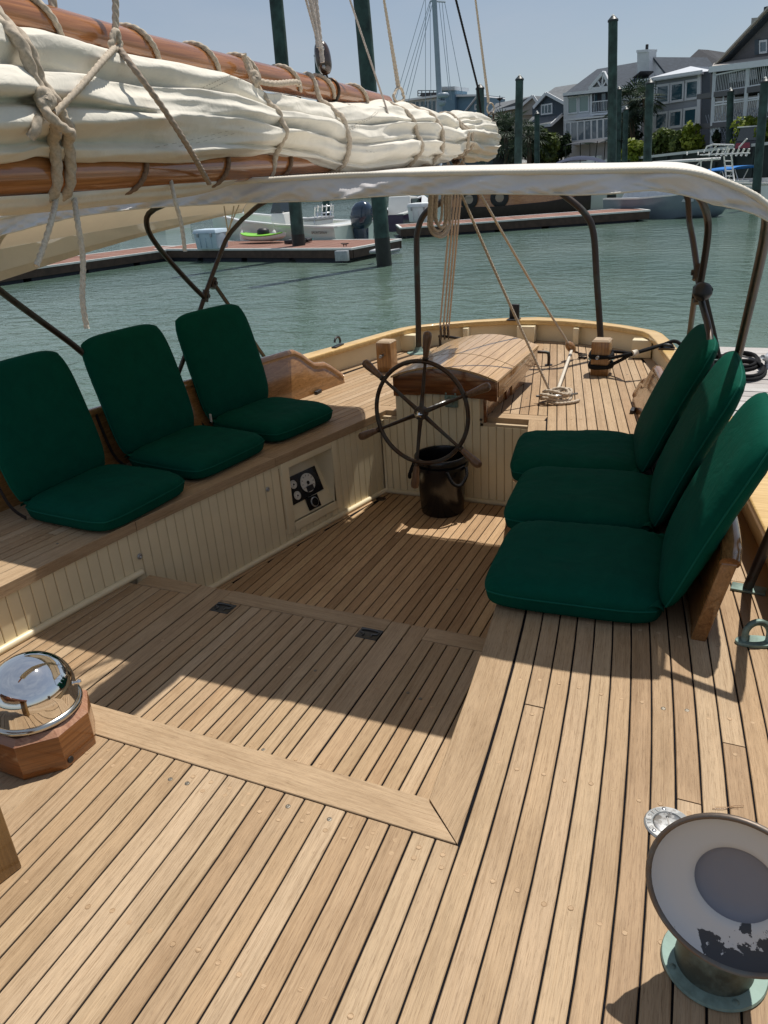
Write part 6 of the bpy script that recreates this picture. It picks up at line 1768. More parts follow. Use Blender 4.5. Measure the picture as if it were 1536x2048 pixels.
# ================================================================== BOATS
GELW = mat_paint('gelcoat_white', (.70, .70, .67), .25, .03, 2, coat=.5)
GELG = mat_paint('gelcoat_green_white', (.60, .68, .62), .2, .03, 2, coat=.6)
NAVY = mat_paint('engine_navy', (.012, .030, .060), .2, .15, 6, coat=.7)
DKGLASS = mat_glass('dark_screen', (.02, .03, .035))
GREYV = mat_paint('grey_vinyl', (.30, .31, .32), .6, .1, 7)
ALU = mat_metal('aluminium', (.75, .76, .77), .3)
def loft_hull(stations, mat, parent, M, name='hull'):
    """stations: (x, sheer half beam, sheer z, chine half beam, chine z, keel z)"""
    g = Geo(); rows = []
    for x, sb, sz, cb, cz, kz in stations:
        half = [(sb, sz), (sb * .99 + cb * .01, sz - .06), (sb * .55 + cb * .45 + .02, (sz + cz) / 2), (cb, cz), (cb * .5, (cz + kz) / 2), (0, kz)]
        full = [(x, b, z) for b, z in half] + [(x, -b, z) for b, z in reversed(half[:-1])]
        rows.append(full)
    k = len(rows[0])
    for r in rows: g.v += [Vector(p) for p in r]
    for i in range(len(rows) - 1):
        for j in range(k - 1): g.f.append((i * k + j, i * k + j + 1, (i + 1) * k + j + 1, (i + 1) * k + j))
    g.f.append(tuple(range(k)))
    gg = Geo(); gg.add(g, M); o = gg.obj(name, mat, parent, smooth=True, sharp=40)
    return rows
def place(stern, bow):
    s = Vector((stern[0], stern[1], WATER_Z)); d = Vector((bow[0] - stern[0], bow[1] - stern[1], 0)); a = math.atan2(d.y, d.x)
    return Matrix.Translation(s) @ Matrix.Rotation(a, 4, 'Z'), d.length
def addp(parent, M, name, g, mat, smooth=False, sharp=None, bevel=0.0):
    gg = Geo(); gg.add(g, M); return gg.obj(name, mat, parent, smooth=smooth, sharp=sharp, bevel=bevel)
def text_mesh(s, size, mat, parent, M, name='lettering', depth=.002):
    cu = bpy.data.curves.new('lettering', 'FONT'); cu.body = s; cu.size = size; cu.extrude = depth; cu.align_x = 'CENTER'
    to = bpy.data.objects.new('lettering_tmp', cu); C.objects.link(to)
    dg = bpy.context.evaluated_depsgraph_get(); me = bpy.data.meshes.new_from_object(to.evaluated_get(dg)); me.name = name
    bpy.data.objects.remove(to, do_unlink=True); bpy.data.curves.remove(cu)
    me.transform(M); me.materials.clear()
    return put(name, me, mat, parent)
def deck_cap(rows, mat, parent, M, zoff=0.0, w=.14, name='gunwale'):
    for s in (0, -1):
        g = Geo()
        pts = [Vector(r[s]) for r in rows]
        for p in pts:
            sg = 1 if p.y >= 0 else -1
            yi = p.y - sg * min(w, abs(p.y))
            g.v += [Vector((p.x, p.y + sg * .015, p.z - .03)), Vector((p.x, p.y + sg * .015, p.z + .025)), Vector((p.x, yi, p.z + .025)), Vector((p.x, yi, p.z - .03))]
        for i in range(len(pts) - 1):
            for j in range(4):
                j2 = (j + 1) % 4; g.f.append((i * 4 + j, i * 4 + j2, i * 4 + 4 + j2, i * 4 + 4 + j))
        g.f.append((0, 1, 2, 3)); n4 = (len(pts) - 1) * 4; g.f.append((n4, n4 + 1, n4 + 2, n4 + 3))
        addp(parent, M, name, g, mat)
def outboard(parent, M, x, h, mat, sc=1.0):
    def prof(u, v):
        a = 2 * math.pi * u; z = v
        r = [(.0, .20), (.15, .30), (.45, .34), (.75, .30), (.92, .20), (1.0, .02)]
        rr = interp(r, z) * sc
        return Vector((x - .28 * sc - .12 * sc * z + rr * 1.15 * math.copysign(abs(math.cos(a)) ** .7, math.cos(a)), rr * .8 * math.copysign(abs(math.sin(a)) ** .7, math.sin(a)), h + z * .85 * sc))
    g = Geo(); g.grid(prof, 24, 12, wu=True); addp(parent, M, 'outboard_cowl', g, mat, smooth=True)
    g = Geo(); g.slab([(x - .42 * sc, -.10 * sc, h - 1.2 * sc), (x - .18 * sc, -.10 * sc, h - 1.2 * sc), (x - .18 * sc, .10 * sc, h - 1.2 * sc), (x - .42 * sc, .10 * sc, h - 1.2 * sc)], [(x - .50 * sc, -.14 * sc, h + .02), (x - .02, -.14 * sc, h + .02), (x - .02, .14 * sc, h + .02), (x - .50 * sc, .14 * sc, h + .02)]); addp(parent, M, 'outboard_leg', g, mat, bevel=.03)
# --- centre console moored behind the left dock
sp = PD(710, 470, 28.8); bw_ = PD(438, 440, 33.5)
cb = thing('centre_console_boat', 'pale green white centre console boat with navy outboard behind the left dock', 'motor boat', (sp.x, sp.y, WATER_Z))
M, L = place((sp.x, sp.y), (bw_.x, bw_.y)); L = 7.2
rows = loft_hull([(0.0, 1.12, .80, .98, -.02, -.25), (.6, 1.17, .82, 1.02, -.02, -.28), (2.5, 1.22, .92, 1.02, 0, -.32), (4.5, 1.12, 1.08, .80, .10, -.30), (5.8, .78, 1.24, .45, .28, -.15), (6.7, .36, 1.38, .16, .55, .2), (7.2, .03, 1.46, .02, .9, .8)], GELG, cb, M)
deck_cap(rows, GELW, cb, M, w=.2)
g = Geo(); g.box(0.02, 5.6, -.95, .95, .22, .26); addp(cb, M, 'cockpit_floor', g, GELW)
g = Geo(); g.slab([(.0, -1.0, .30), (.95, -1.0, .42), (.95, 1.0, .42), (.0, 1.0, .30)], [(.25, -.98, .84), (.95, -.98, .86), (.95, .98, .86), (.25, .98, .84)]); addp(cb, M, 'transom_box', g, GELW, bevel=.03)
g = Geo(); g.box(-.62, .05, -1.02, 1.02, -.12, -.02); addp(cb, M, 'swim_platform', g, GELW, bevel=.02)
g = Geo(); g.slab([(.02, .25, .36), (.02, .95, .36), (.19, .95, .76), (.19, .25, .76)], [(.0, .25, .36), (.0, .95, .36), (.17, .95, .76), (.17, .25, .76)]); addp(cb, M, 'transom_door', g, GREYV)
g = Geo(); g.slab([(2.75, -.45, .26), (3.75, -.45, .26), (3.75, .45, .26), (2.75, .45, .26)], [(2.95, -.42, 1.28), (3.55, -.40, 1.28), (3.55, .40, 1.28), (2.95, .42, 1.28)]); addp(cb, M, 'console', g, GELW, bevel=.04)
g = Geo(); g.slab([(3.0, -.42, 1.285), (3.60, -.40, 1.285), (3.60, .40, 1.285), (3.0, .42, 1.285)], [(3.10, -.38, 1.75), (3.40, -.33, 1.75), (3.40, .33, 1.75), (3.10, .38, 1.75)]); addp(cb, M, 'windscreen', g, DKGLASS)
wh = Vector((2.72, .05, 1.22)); wa = Vector((-.85, 0, .5)).normalized(); wu_ = Vector((0, 1, 0)); wv_ = wa.cross(wu_)
g = Geo(); g.tube([wh + (wu_ * math.cos(a) + wv_ * math.sin(a)) * .19 for a in [2 * math.pi * i / 24 for i in range(24)]], .018, 7, closed=True)
for k in range(5): a = 2 * math.pi * k / 5; g.tube([wh, wh + (wu_ * math.cos(a) + wv_ * math.sin(a)) * .19], .012, 6)
g.tube([wh, wh - wa * .2], .03, 8); addp(cb, M, 'helm_wheel', g, ALU, smooth=True)
g = Geo(); g.box(1.35, 1.95, -.5, .5, .26, .98); addp(cb, M, 'leaning_post', g, GELW, bevel=.04)
g = Geo(); g.box(1.30, 2.0, -.52, .52, .985, 1.08); addp(cb, M, 'post_cushion', g, GREYV, bevel=.03)
g = Geo()
for yy in (-.5, .5): g.tube([(1.40, yy, .9), (1.30, yy, 1.42)], .02, 7)
for zz in (1.20, 1.42): g.tube([(1.33 - (zz - 1.3) * .2, -.52, zz), (1.33 - (zz - 1.3) * .2, .52, zz)], .02, 7)
for yy in (-.36, -.12, .12, .36): g.tube([(1.36, yy, 1.1), (1.27, yy, 1.48)], .025, 8)
addp(cb, M, 'rod_rack', g, ALU, smooth=True)
outboard(cb, M, 0.0, .66, NAVY, 1.05)
ml = Matrix.Translation((.62, 1.19, .60)) @ Matrix.Rotation(math.pi, 4, 'Z') @ Matrix.Rotation(R_(86), 4, 'X')
text_mesh('SPORTSMAN', .125, mat_paint('boat_letters', (.10, .09, .07), .4), cb, M @ ml)
ROPEG = mat_rope('green_line', (.10, .42, .36))
dl = P(625, 478, -.52); gw = M @ Vector((1.9, 1.2, .86))
line('dock_line', sag(gw, dl, .25), .022, ROPEG, 'turquoise dock line from the centre console boat down to the dock', lobes=0)
for lx_, lab in ((4.3, 'white fender hanging forward on the centre console boat'), (2.6, 'white fender hanging amidships on the centre console boat')):
    q = M @ Vector((lx_, interp([(0, 1.12), (2.5, 1.22), (4.5, 1.12)], lx_) + .13, .45)); g = Geo(); g.lathe([(0, -.3), (.07, -.27), (.11, -.2), (.11, .2), (.07, .27), (.03, .32), (0, .32)], 14, Matrix.Translation(q)); g.tube([q + Vector((0, 0, .3)), q + Vector((0, 0, .6))], .012, 5); tag(g.obj('fender', GELW, smooth=True, sharp=50), lab, 'fender', 'fenders on the centre console boat')
# --- generic moored motor boats seen in part
def motor_boat(label, stern, bow, L, hullm, h=1.0, cabin=True, group='moored motor boats', screen=True, eng=False):
    t = thing('motor_boat', label, 'motor boat', (stern[0], stern[1], WATER_Z), group)
    M, _ = place(stern, bow); b = L * .17
    rows = loft_hull([(0, b * .92, .8 * h, b * .8, -.02, -.25), (L * .35, b, .9 * h, b * .85, 0, -.3), (L * .65, b * .88, 1.08 * h, b * .6, .12, -.25), (L * .86, b * .5, 1.28 * h, b * .25, .4, 0), (L * .96, b * .18, 1.38 * h, b * .07, .7, .5), (L, .03, 1.42 * h, .02, .95, .9)], hullm, t, M)
    deck_cap(rows, GELW, t, M, w=.3)
    g = Geo(); g.box(.1, L * .78, -b * .8, b * .8, .45 * h, .5 * h); addp(t, M, 'deck', g, GELW)
    if cabin:
        g = Geo(); g.slab([(L * .34, -b * .62, .5 * h), (L * .72, -b * .5, .9 * h), (L * .72, b * .5, .9 * h), (L * .34, b * .62, .5 * h)], [(L * .36, -b * .55, 1.6 * h), (L * .60, -b * .45, 1.5 * h), (L * .60, b * .45, 1.5 * h), (L * .36, b * .55, 1.6 * h)]); addp(t, M, 'cabin', g, GELW, bevel=.04)
        for s in (1, -1):
            g = Geo(); g.slab([(L * .37, s * b * .595, .95 * h), (L * .64, s * b * .525, 1.02 * h), (L * .60, s * b * .487, 1.4 * h), (L * .375, s * b * .57, 1.45 * h)], [(L * .37, s * b * .635, .95 * h), (L * .64, s * b * .565, 1.02 * h), (L * .60, s * b * .52, 1.4 * h), (L * .375, s * b * .61, 1.45 * h)]); addp(t, M, 'cabin_window', g, DKGLASS)
    if eng: outboard(t, M, 0, .7, NAVY, 1.0)
    return t, M
motor_boat('white cabin boat far off at the left edge beneath the boom', PD(120, 430, 60), PD(-60, 430, 62), 8, GELW, 1.0)
motor_boat('white cabin boat seen between the boom and the bimini at the left', PD(350, 420, 52), PD(250, 420, 56), 7, GELW, 1.0)
motor_boat('white boat with navy side behind the pale far dock box', PD(905, 415, 43), PD(800, 415, 40), 6.5, mat_paint('plum_hull', (.045, .02, .06), .3, .1, 3, coat=.5), .9, group=None) if False else None
pb = motor_boat('plum coloured motor boat behind the corner pile of the left dock', PD(770, 440, 36), PD(845, 420, 41), 5.5, mat_paint('plum_hull', (.05, .022, .07), .3, .1, 3, coat=.5), .85)
motor_boat('white motor boat behind the far dock, right of the wooden boat', PD(1105, 400, 41), PD(1275, 395, 43), 6.5, GELW, .95)
# wooden cabin boat behind the far dock
wb0 = PD(900, 415, 39.5); wb1 = PD(1150, 405, 38.5)
wb = thing('wooden_boat', 'varnished wooden boat with black ringed portholes behind the far dock', 'wooden boat', (wb0.x, wb0.y, WATER_Z))
M, L = place((wb0.x, wb0.y), (wb1.x, wb1.y))
WOODB = mat_varnish('boat_varnish', (.30, .11, .03), (.58, .27, .085), axis=0, scale=.35, rough=.2)
DARKH = mat_paint('tarred_strake', (.03, .018, .014), .6, .3, 4)
Lw = L
rows = loft_hull([(0, .95, .72, .8, -.02, -.3), (Lw * .4, 1.1, .66, .95, -.02, -.35), (Lw * .8, .95, .74, .7, 0, -.3), (Lw, .45, .86, .3, .15, -.1), (Lw * 1.12, .05, .98, .03, .4, .3)], DARKH, wb, M)
g = Geo(); k = 0
for s in (-1, 1):
    g.slab([(0, s * .90, .66), (Lw * .4, s * 1.02, .62), (Lw * .8, s * .90, .68), (Lw, s * .42, .80), (Lw, s * .34, .80), (Lw * .8, s * .80, .68), (Lw * .4, s * .92, .62), (0, s * .80, .66)], [(0, s * .82, 1.28), (Lw * .4, s * .94, 1.24), (Lw * .8, s * .82, 1.26), (Lw, s * .36, 1.3), (Lw, s * .28, 1.3), (Lw * .8, s * .72, 1.26), (Lw * .4, s * .84, 1.24), (0, s * .72, 1.28)])
addp(wb, M, 'cabin_side', g, WOODB)
g = Geo(); g.box(0, Lw * .95, -.9, .9, 1.285, 1.34); addp(wb, M, 'cabin_roof', g, GELW, bevel=.02)
for px in (937, 1001):
    c = PY(px, 393, PD(px, 393, 38.2).y); lx_ = (M.inverted() @ c).x
    MM2 = M @ Matrix.Translation((lx_, -1.0, 1.02)) @ Matrix.Rotation(R_(90), 4, 'X')
    g = Geo(); g.lathe([(.20, -.06), (.40, -.04), (.42, .02), (.36, .05), (.22, .04), (.20, 0)], 28, MM2); g.obj('porthole_ring', BLACKG, wb, smooth=True, sharp=40)
    g = Geo(); g.lathe([(0, .0), (.21, .0)], 24, MM2); g.obj('porthole_glass', mat_glass('port_glass', (.25, .20, .15)), wb)
# grey hulled sailing boat at the end of the far dock
gs0 = PD(1235, 430, 37); gs1 = PD(1452, 425, 34.5)
gsb = thing('grey_hull_boat', 'blue grey hulled boat moored beyond the end of the far dock', 'boat', (gs0.x, gs0.y, WATER_Z))
M, L = place((gs0.x, gs0.y), (gs1.x, gs1.y))
GRH = mat_paint('grey_blue_hull', (.17, .21, .25), .3, .12, 1.5, coat=.3)
rows = loft_hull([(0, 1.1, .78, .95, -.02, -.3), (L * .35, 1.25, .78, 1.05, -.02, -.35), (L * .65, 1.1, .86, .85, 0, -.3), (L * .86, .65, .98, .45, .12, -.15), (L * .97, .2, 1.06, .12, .3, .1), (L, .04, 1.1, .03, .5, .35)], GRH, gsb, M)
deck_cap(rows, GELW, gsb, M, w=.3)
g = Geo(); g.box(L * .05, L * .8, -.9, .9, .6, .70); addp(gsb, M, 'deck', g, mat_paint('pale_deck', (.5, .53, .56), .5, .05))
g = Geo(); g.slab([(L * .12, -.75, .7), (L * .68, -.6, .7), (L * .68, .6, .7), (L * .12, .75, .7)], [(L * .16, -.62, 1.12), (L * .58, -.5, 1.05), (L * .58, .5, 1.05), (L * .16, .62, 1.12)]); addp(gsb, M, 'cover', g, mat_cloth('grey_cover', (.36, .40, .45), .1, 90, .8), bevel=.06)
# --- white tower boat at the right
tb0 = PD(1330, 360, 43); tb1 = PD(1500, 350, 40)
tw = thing('tower_boat', 'white fishing boat with hard top, rod holders and ladder at the right', 'fishing boat', (tb0.x, tb0.y, WATER_Z))
M, L = place((tb1.x, tb1.y), (tb0.x, tb0.y)); Lb = L * 1.9
rows = loft_hull([(-1.2, 1.1, .85, .95, -.02, -.3), (Lb * .35, 1.2, .95, 1.0, 0, -.3), (Lb * .65, 1.05, 1.1, .75, .1, -.3), (Lb * .88, .5, 1.3, .25, .4, 0), (Lb, .03, 1.45, .02, .9, .8)], GELW, tw, M)
deck_cap(rows, GELW, tw, M, w=.25)
def tpt(px, py, dy=0.0):
    """point in the boat's own axes over its centreline, from a sight line"""
    o = M.inverted() @ CAMP; d = (M.inverted().to_3x3() @ ray(px, py)); s = (dy - o.y) / d.y; return o + d * s
ta = tpt(1328, 322, 0); tbb = tpt(1418, 312, 0)
g = Geo(); zt_ = ta.z
x0_, x1_ = sorted((ta.x, tbb.x)); g.box(x0_, x1_, -.85, .85, zt_ - .10, zt_ + .02); addp(tw, M, 'hard_top', g, GELW, bevel=.05)
g = Geo(); g.box(x0_ + .05, x1_ - .05, -.80, .80, zt_ - .17, zt_ - .101); addp(tw, M, 'hard_top_underside', g, BLACKG)
g = Geo()
for dy in (-.7, .7):
    for (a, b) in (((1345, 345), (1362, 322)), ((1378, 345), (1402, 322)), ((1400, 360), (1402, 320)), ((1419, 360), (1424, 316))):
        g.tube([tpt(*a, dy), tpt(*b, dy)], .035, 7)
    g.tube([tpt(1408, 305, dy), tpt(1414, 293, dy), tpt(1426, 289, dy), tpt(1468, 290, dy)], .035, 7)
    g.tube([tpt(1418, 312, dy), tpt(1432, 292, dy)], .035, 7); g.tube([tpt(1448, 310, dy), tpt(1456, 292, dy)], .035, 7)
    g.tube([tpt(1400, 310, dy), tpt(1500, 306, dy)], .03, 7)
addp(tw, M, 'tower_pipes', g, GELW, smooth=True)
rods = Geo()
for i in range(7):
    a = tpt(1432 + i * 10, 312, -.3 + .1 * i); rods.tube([a, a + Vector((-.12, 0, .28))], .045, 8)
for i in range(3):
    a = tpt(1374 + i * 22, 310, -.5 + .3 * i); rods.tube([a, a + Vector((0, 0, .14))], .03, 7)
rods.tube([tpt(1478, 295, 0), tpt(1494, 277, 0)], .035, 7)
addp(tw, M, 'rod_holders', rods, GELW, smooth=True)
lad = Geo()
for px in (1448, 1463): lad.tube([tpt(px, 312, .4), tpt(px + 5, 362, .4)], .035, 7)
for py in (322, 332, 342, 352, 360): lad.tube([tpt(1449 + (py - 312) * .1, py, .4), tpt(1464 + (py - 312) * .1, py, .4)], .028, 6)
addp(tw, M, 'ladder', lad, GELW, smooth=True)
# --- pontoon boat with blue canopy
pt0 = PD(1425, 362, 47)
po = thing('pontoon_boat', 'pontoon boat with bright blue folded canopy at the right', 'pontoon boat', (pt0.x, pt0.y, WATER_Z))
pt1 = PD(1535, 362, 45); M, L = place((pt0.x, pt0.y), (pt1.x, pt1.y))
for s in (-.8, .8):
    g = Geo(); g.tube([(-1.2, s, .1), (-.8, s, .1), (L + .6, s, .1), (L + 1.0, s, .25)], [.15, .3, .3, .1], 14); addp(po, M, 'pontoon', g, ALU, smooth=True)
g = Geo(); g.box(-1.0, L + .8, -1.15, 1.15, .42, .50); addp(po, M, 'deck', g, GREYV)
for s in (-1.1, 1.1):
    for a in (-.9, .5, 1.9):
        g = Geo(); g.box(a, a + 1.15, s - .02, s + .02, .52, .92); addp(po, M, 'fence_panel', g, GELW, bevel=.01)
BLUEC = mat_cloth('blue_canopy', (.008, .15, .46), .1, 200, .8)
def bcan(u, v):
    x = -.35 + 2.4 * u; a = math.pi * v; return Vector((x, -1.05 * math.cos(a), 1.32 + .17 * math.sin(a) ** .7 * (1 - .3 * abs(2 * u - 1) ** 2) + .12 * u - .35 * max(0, .25 - u)))
g = Geo(); g.grid(bcan, 24, 16); addp(po, M, 'canopy', g, BLUEC, smooth=True)
for s in (-1, 1):
    for (a, b) in ((.1, -.3), (.9, .5), (1.6, 1.95), (.9, 1.3)):
        g = Geo(); g.tube([(a, s * 1.0, .6), (b, s * 1.0, 1.38)], .025, 6); addp(po, M, 'canopy_pole', g, ALU, smooth=True)
outboard(po, M, L + 1.6, .7, mat_paint('engine_grey', (.10, .11, .12), .3, .1, 5, coat=.4), .9)
# --- boat with black canopy before the white house
bb0 = PD(1135, 325, 58); bb1 = PD(1225, 325, 55)
bbm = thing('canopy_boat', 'white boat under a black canopy in front of the white house', 'motor boat', (bb0.x, bb0.y, WATER_Z))
M, L = place((bb1.x, bb1.y), (bb0.x, bb0.y)); Lb = 6.5
rows = loft_hull([(0, 1.1, 1.15, .95, 0, -.3), (Lb * .4, 1.2, 1.2, 1.0, 0, -.3), (Lb * .75, .8, 1.35, .5, .2, -.2), (Lb, .03, 1.6, .02, .9, .8)], GELW, bbm, M); deck_cap(rows, GELW, bbm, M, w=.25)
g = Geo(); g.grid(lambda u, v: (.2 + 3.2 * u, -1.1 + 2.2 * v, 3.30 + .16 * math.sin(math.pi * v) - .10 * abs(2 * u - 1) ** 3), 12, 8); addp(bbm, M, 'canopy', g, BLACKG, smooth=True)
for s in (-1, 1):
    for (a, b) in ((.3, .6), (1.8, 1.8), (3.2, 3.0)):
        g = Geo(); g.tube([(b, s * 1.0, 1.1), (a, s * 1.05, 3.31)], .03, 6); addp(bbm, M, 'canopy_pole', g, BLACKG, smooth=True)
g = Geo(); g.slab([(1.2, -.4, 1.1), (2.2, -.4, 1.1), (2.2, .4, 1.1), (1.2, .4, 1.1)], [(1.3, -.35, 2.5), (1.9, -.35, 2.5), (1.9, .35, 2.5), (1.3, .35, 2.5)]); addp(bbm, M, 'console', g, GELW, bevel=.05)
nb = motor_boat('low boat with a navy cover peeping over the bimini', PD(1200, 325, 50), PD(1120, 325, 51), 5.5, GELW, 1.0, cabin=False)[0]
c = PD(1158, 322, 50.5)
g = Geo(); g.grid(lambda u, v: (c.x - 1.7 + 3.4 * u, c.y - .8 + 1.6 * v, c.z - .35 + .62 * math.sin(math.pi * u) ** .6 * math.sin(math.pi * (.15 + .7 * v)) ** .5), 20, 12); g.obj('navy_cover', mat_cloth('navy_cover', (.012, .02, .05), .2, 90), nb, smooth=True)
# --- distant sailing boat: mast, stays, radar
mb = PD(876, 300, 72); mt_ = PD(867, -150, 72)
sb2 = thing('moored_sailboat', 'moored sailboat whose pale mast and stays rise above the furled sail', 'sailboat', (mb.x, mb.y, WATER_Z))
MASTM = mat_paint('mast_grey', (.30, .36, .42), .45, .06, 3)
g = Geo(); g.tube([Vector((mb.x, mb.y, WATER_Z + .8)), PD(879, 200, 72), PD(874, 100, 72), PD(868.5, 0, 72), mt_], [.25, .235, .215, .20, .19], 12); g.obj('mast', MASTM, sb2, smooth=True)
g = Geo()
for (a, b) in (((860, 2), (802, 190)), ((862, 2), (812, 190)), ((866, 2), (814, 215)), ((851, -40), (851, 210)), ((860, 2), (862, 210)), ((878, 3), (900, 200)), ((884, 3), (903, 200)), ((889, 3), (925, 190)), ((866, -60), (785, 220))):
    g.tube([PD(*a, 72), PD(*b, 72)], .022, 5)
g.obj('stays', MASTM, sb2)
g = Geo(); g.tube([PD(860, 2, 72), PD(891, 4, 72)], .06, 6); g.obj('spreader', MASTM, sb2)
rc_ = PD(886, 192, 71.8); g = Geo(); g.lathe([(0, .25), (.42, .22), (.5, .05), (.42, -.12), (0, -.15)], 18, Matrix.Translation(rc_)); g.lathe([(0, .2), (.3, .18), (.34, 0), (.2, -.2), (0, -.2)], 14, Matrix.Translation(rc_ + Vector((-.1, 0, -.5)))); g.tube([rc_ + Vector((-.55, .2, -.25)), rc_ + Vector((.2, 0, -.25))], .06, 6); g.obj('radar', MASTM, sb2, smooth=True)
M = Matrix.Translation((mb.x + 5, mb.y, WATER_Z)) @ Matrix.Rotation(math.pi, 4, 'Z')
loft_hull([(0, 1.3, 1.0, 1.1, 0, -.3), (4, 1.7, 1.0, 1.5, 0, -.4), (8, 1.2, 1.15, .9, .1, -.3), (11, .05, 1.4, .03, .9, .8)], GELW, sb2, M)
# ================================================================== SHORE: BULKHEAD, HOUSES, PLANTING
BULKM = mat_paint('bulkhead_timber', (.028, .038, .036), .85, .35, 1.5, bumps=.2)
bw = thing('timber_bulkhead', 'dark timber sea wall with a pale capping along the houses', 'sea wall', (sh[5].x, sh[5].y, WATER_Z))
ztop_b = {0: .4, 1: .5, 2: .6, 3: .7, 4: .95, 5: 1.1, 6: 1.42, 7: 1.5}
for i in range(len(sh) - 1):
    a, b = sh[i], sh[i + 1]; d = (b - a).normalized(); nrm = Vector((d.y, -d.x, 0))
    if nrm.dot(a) > 0: nrm = -nrm
    za, zb = ztop_b[i], ztop_b[i + 1]
    a2, b2 = a + nrm * .3, b + nrm * .3
    g = Geo(); g.slab([a2 + Vector((0, 0, -2.5)), b2 + Vector((0, 0, -2.5)), b + Vector((0, 0, -2.5)), a + Vector((0, 0, -2.5))], [a2 + Vector((0, 0, za)), b2 + Vector((0, 0, zb)), b + Vector((0, 0, zb)), a + Vector((0, 0, za))]); g.obj('wall', BULKM, bw)
    g = Geo(); a3, b3 = a2 + nrm * .12, b2 + nrm * .12
    g.slab([a3 + Vector((0, 0, za + .002)), b3 + Vector((0, 0, zb + .002)), b - nrm * .1 + Vector((0, 0, zb + .002)), a - nrm * .1 + Vector((0, 0, za + .002))], [a3 + Vector((0, 0, za + .17)), b3 + Vector((0, 0, zb + .17)), b - nrm * .1 + Vector((0, 0, zb + .17)), a - nrm * .1 + Vector((0, 0, za + .17))]); g.obj('cap_board', DTRIM, bw)
    if i >= 3:
        n = int((b - a).length / 1.6)
        g = Geo()
        for k in range(n):
            p = a3.lerp(b3, (k + .5) / n) - nrm * .02; z = za + (zb - za) * (k + .5) / n
            q = p + d * .16; g.slab([p, q, q + nrm * .1, p + nrm * .1], [p + Vector((0, 0, z - .01)), q + Vector((0, 0, z - .01)), q + nrm * .1 + Vector((0, 0, z - .01)), p + nrm * .1 + Vector((0, 0, z - .01))])
            for v in g.v[-8:-4]: v.z = -2.4
        g.obj('wall_posts', BULKM, bw, kind='stuff')

def mat_siding(name, col, pitch=.16, var=.08):
    m, nt, b = newmat(name)
    n = noise_n(nt, mapped(nt, 'Object', (1, 1, 1)), .8, 5, .6)
    r = ramp(nt, [(.3, [c * (1 - var) for c in col]), (.7, [min(1, c * (1 + var)) for c in col])]); nt.links.new(n, r.inputs[0]); nt.links.new(r.outputs[0], b.inputs['Base Color'])
    b.inputs['Roughness'].default_value = .7
    w = nt.nodes.new('ShaderNodeTexWave'); w.wave_type = 'BANDS'; w.bands_direction = 'Z'; w.wave_profile = 'SAW'; w.inputs['Scale'].default_value = 1 / pitch * .314 * 1.0
    nt.links.new(mapped(nt, 'Object', (1, 1, 1)), w.inputs['Vector'])
    bump(nt, b, w.outputs['Fac'], .6, .03)
    return m
def mat_shingle(name, col):
    m, nt, b = newmat(name)
    v = nt.nodes.new('ShaderNodeTexVoronoi'); v.inputs['Scale'].default_value = 3.5
    nt.links.new(mapped(nt, 'Object', (1, 1, 2.0)), v.inputs['Vector'])
    r = ramp(nt, [(0, [c * .8 for c in col]), (1, [c * 1.2 for c in col])]); nt.links.new(v.outputs['Color'], r.inputs[0]); nt.links.new(r.outputs[0], b.inputs['Base Color'])
    b.inputs['Roughness'].default_value = .9; bump(nt, b, v.outputs['Distance'], .3, .02)
    return m
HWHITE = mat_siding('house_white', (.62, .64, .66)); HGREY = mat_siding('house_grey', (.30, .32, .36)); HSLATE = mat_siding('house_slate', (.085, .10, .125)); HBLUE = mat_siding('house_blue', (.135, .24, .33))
HBEIGE = mat_siding('house_beige', (.33, .32, .30)); HDARK = mat_siding('house_dark', (.12, .115, .125)); HNAVY = mat_siding('house_navy', (.06, .085, .11)); HPALE = mat_siding('house_pale', (.50, .54, .58))
RSH = mat_shingle('roof_shingle', (.038, .050, .068)); RSH2 = mat_shingle('roof_shingle_dark', (.026, .028, .034)); RSH3 = mat_shingle('roof_shingle_light', (.115, .125, .135)); RMETAL = mat_paint('roof_metal', (.55, .57, .60), .4, .05, 2)
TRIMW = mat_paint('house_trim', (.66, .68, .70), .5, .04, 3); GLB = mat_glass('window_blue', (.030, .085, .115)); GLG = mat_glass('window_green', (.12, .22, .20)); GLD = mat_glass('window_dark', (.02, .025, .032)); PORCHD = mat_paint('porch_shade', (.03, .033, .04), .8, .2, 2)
class Facade:
    """upright plane through two sight lines at given ranges"""
    def __init__(s, pxL, dL, pxR, dR, py=300):
        s.a = PD(pxL, py, dL); s.b = PD(pxR, py, dR); s.a.z = s.b.z = 0
        s.d = (s.b - s.a).normalized(); s.n = Vector((s.d.y, -s.d.x, 0))
        if s.n.dot(s.a) > 0: s.n = -s.n          # towards the viewer
    def at(s, px, py, out=0.0):
        d = ray(px, py); t = ((s.a + s.n * out) - CAMP).dot(s.n) / d.dot(s.n); return CAMP + d * t
    def quad(s, q, o0, o1):
        """solid between offsets o0 (back) and o1 (front) with the outline q as seen"""
        fr = [s.at(p[0], p[1], o1) for p in q]; bk = [p - s.n * (o1 - o0) for p in fr]
        g = Geo(); g.slab(bk, fr); return g
def rectq(x0, y0, x1, y1, sl=0.0):
    """outline with the picture's slope of level lines"""
    return [(x0, y1), (x1, y1 + sl * (x1 - x0)), (x1, y0 + sl * (x1 - x0)), (x0, y0)]
def z8(*pts): return [(950 + x * .38151, 60 + y * .38136) for x, y in pts]
def z4(*pts): return [(1236 + x / 5.12, 130 + y / 5.12) for x, y in pts]
def z3(*pts): return [(740 + x / 5.12, 130 + y / 5.12) for x, y in pts]
def part(F, t, q, o0, o1, name, mat, **k): return F.quad(q, o0, o1).obj(name, mat, t, **k)
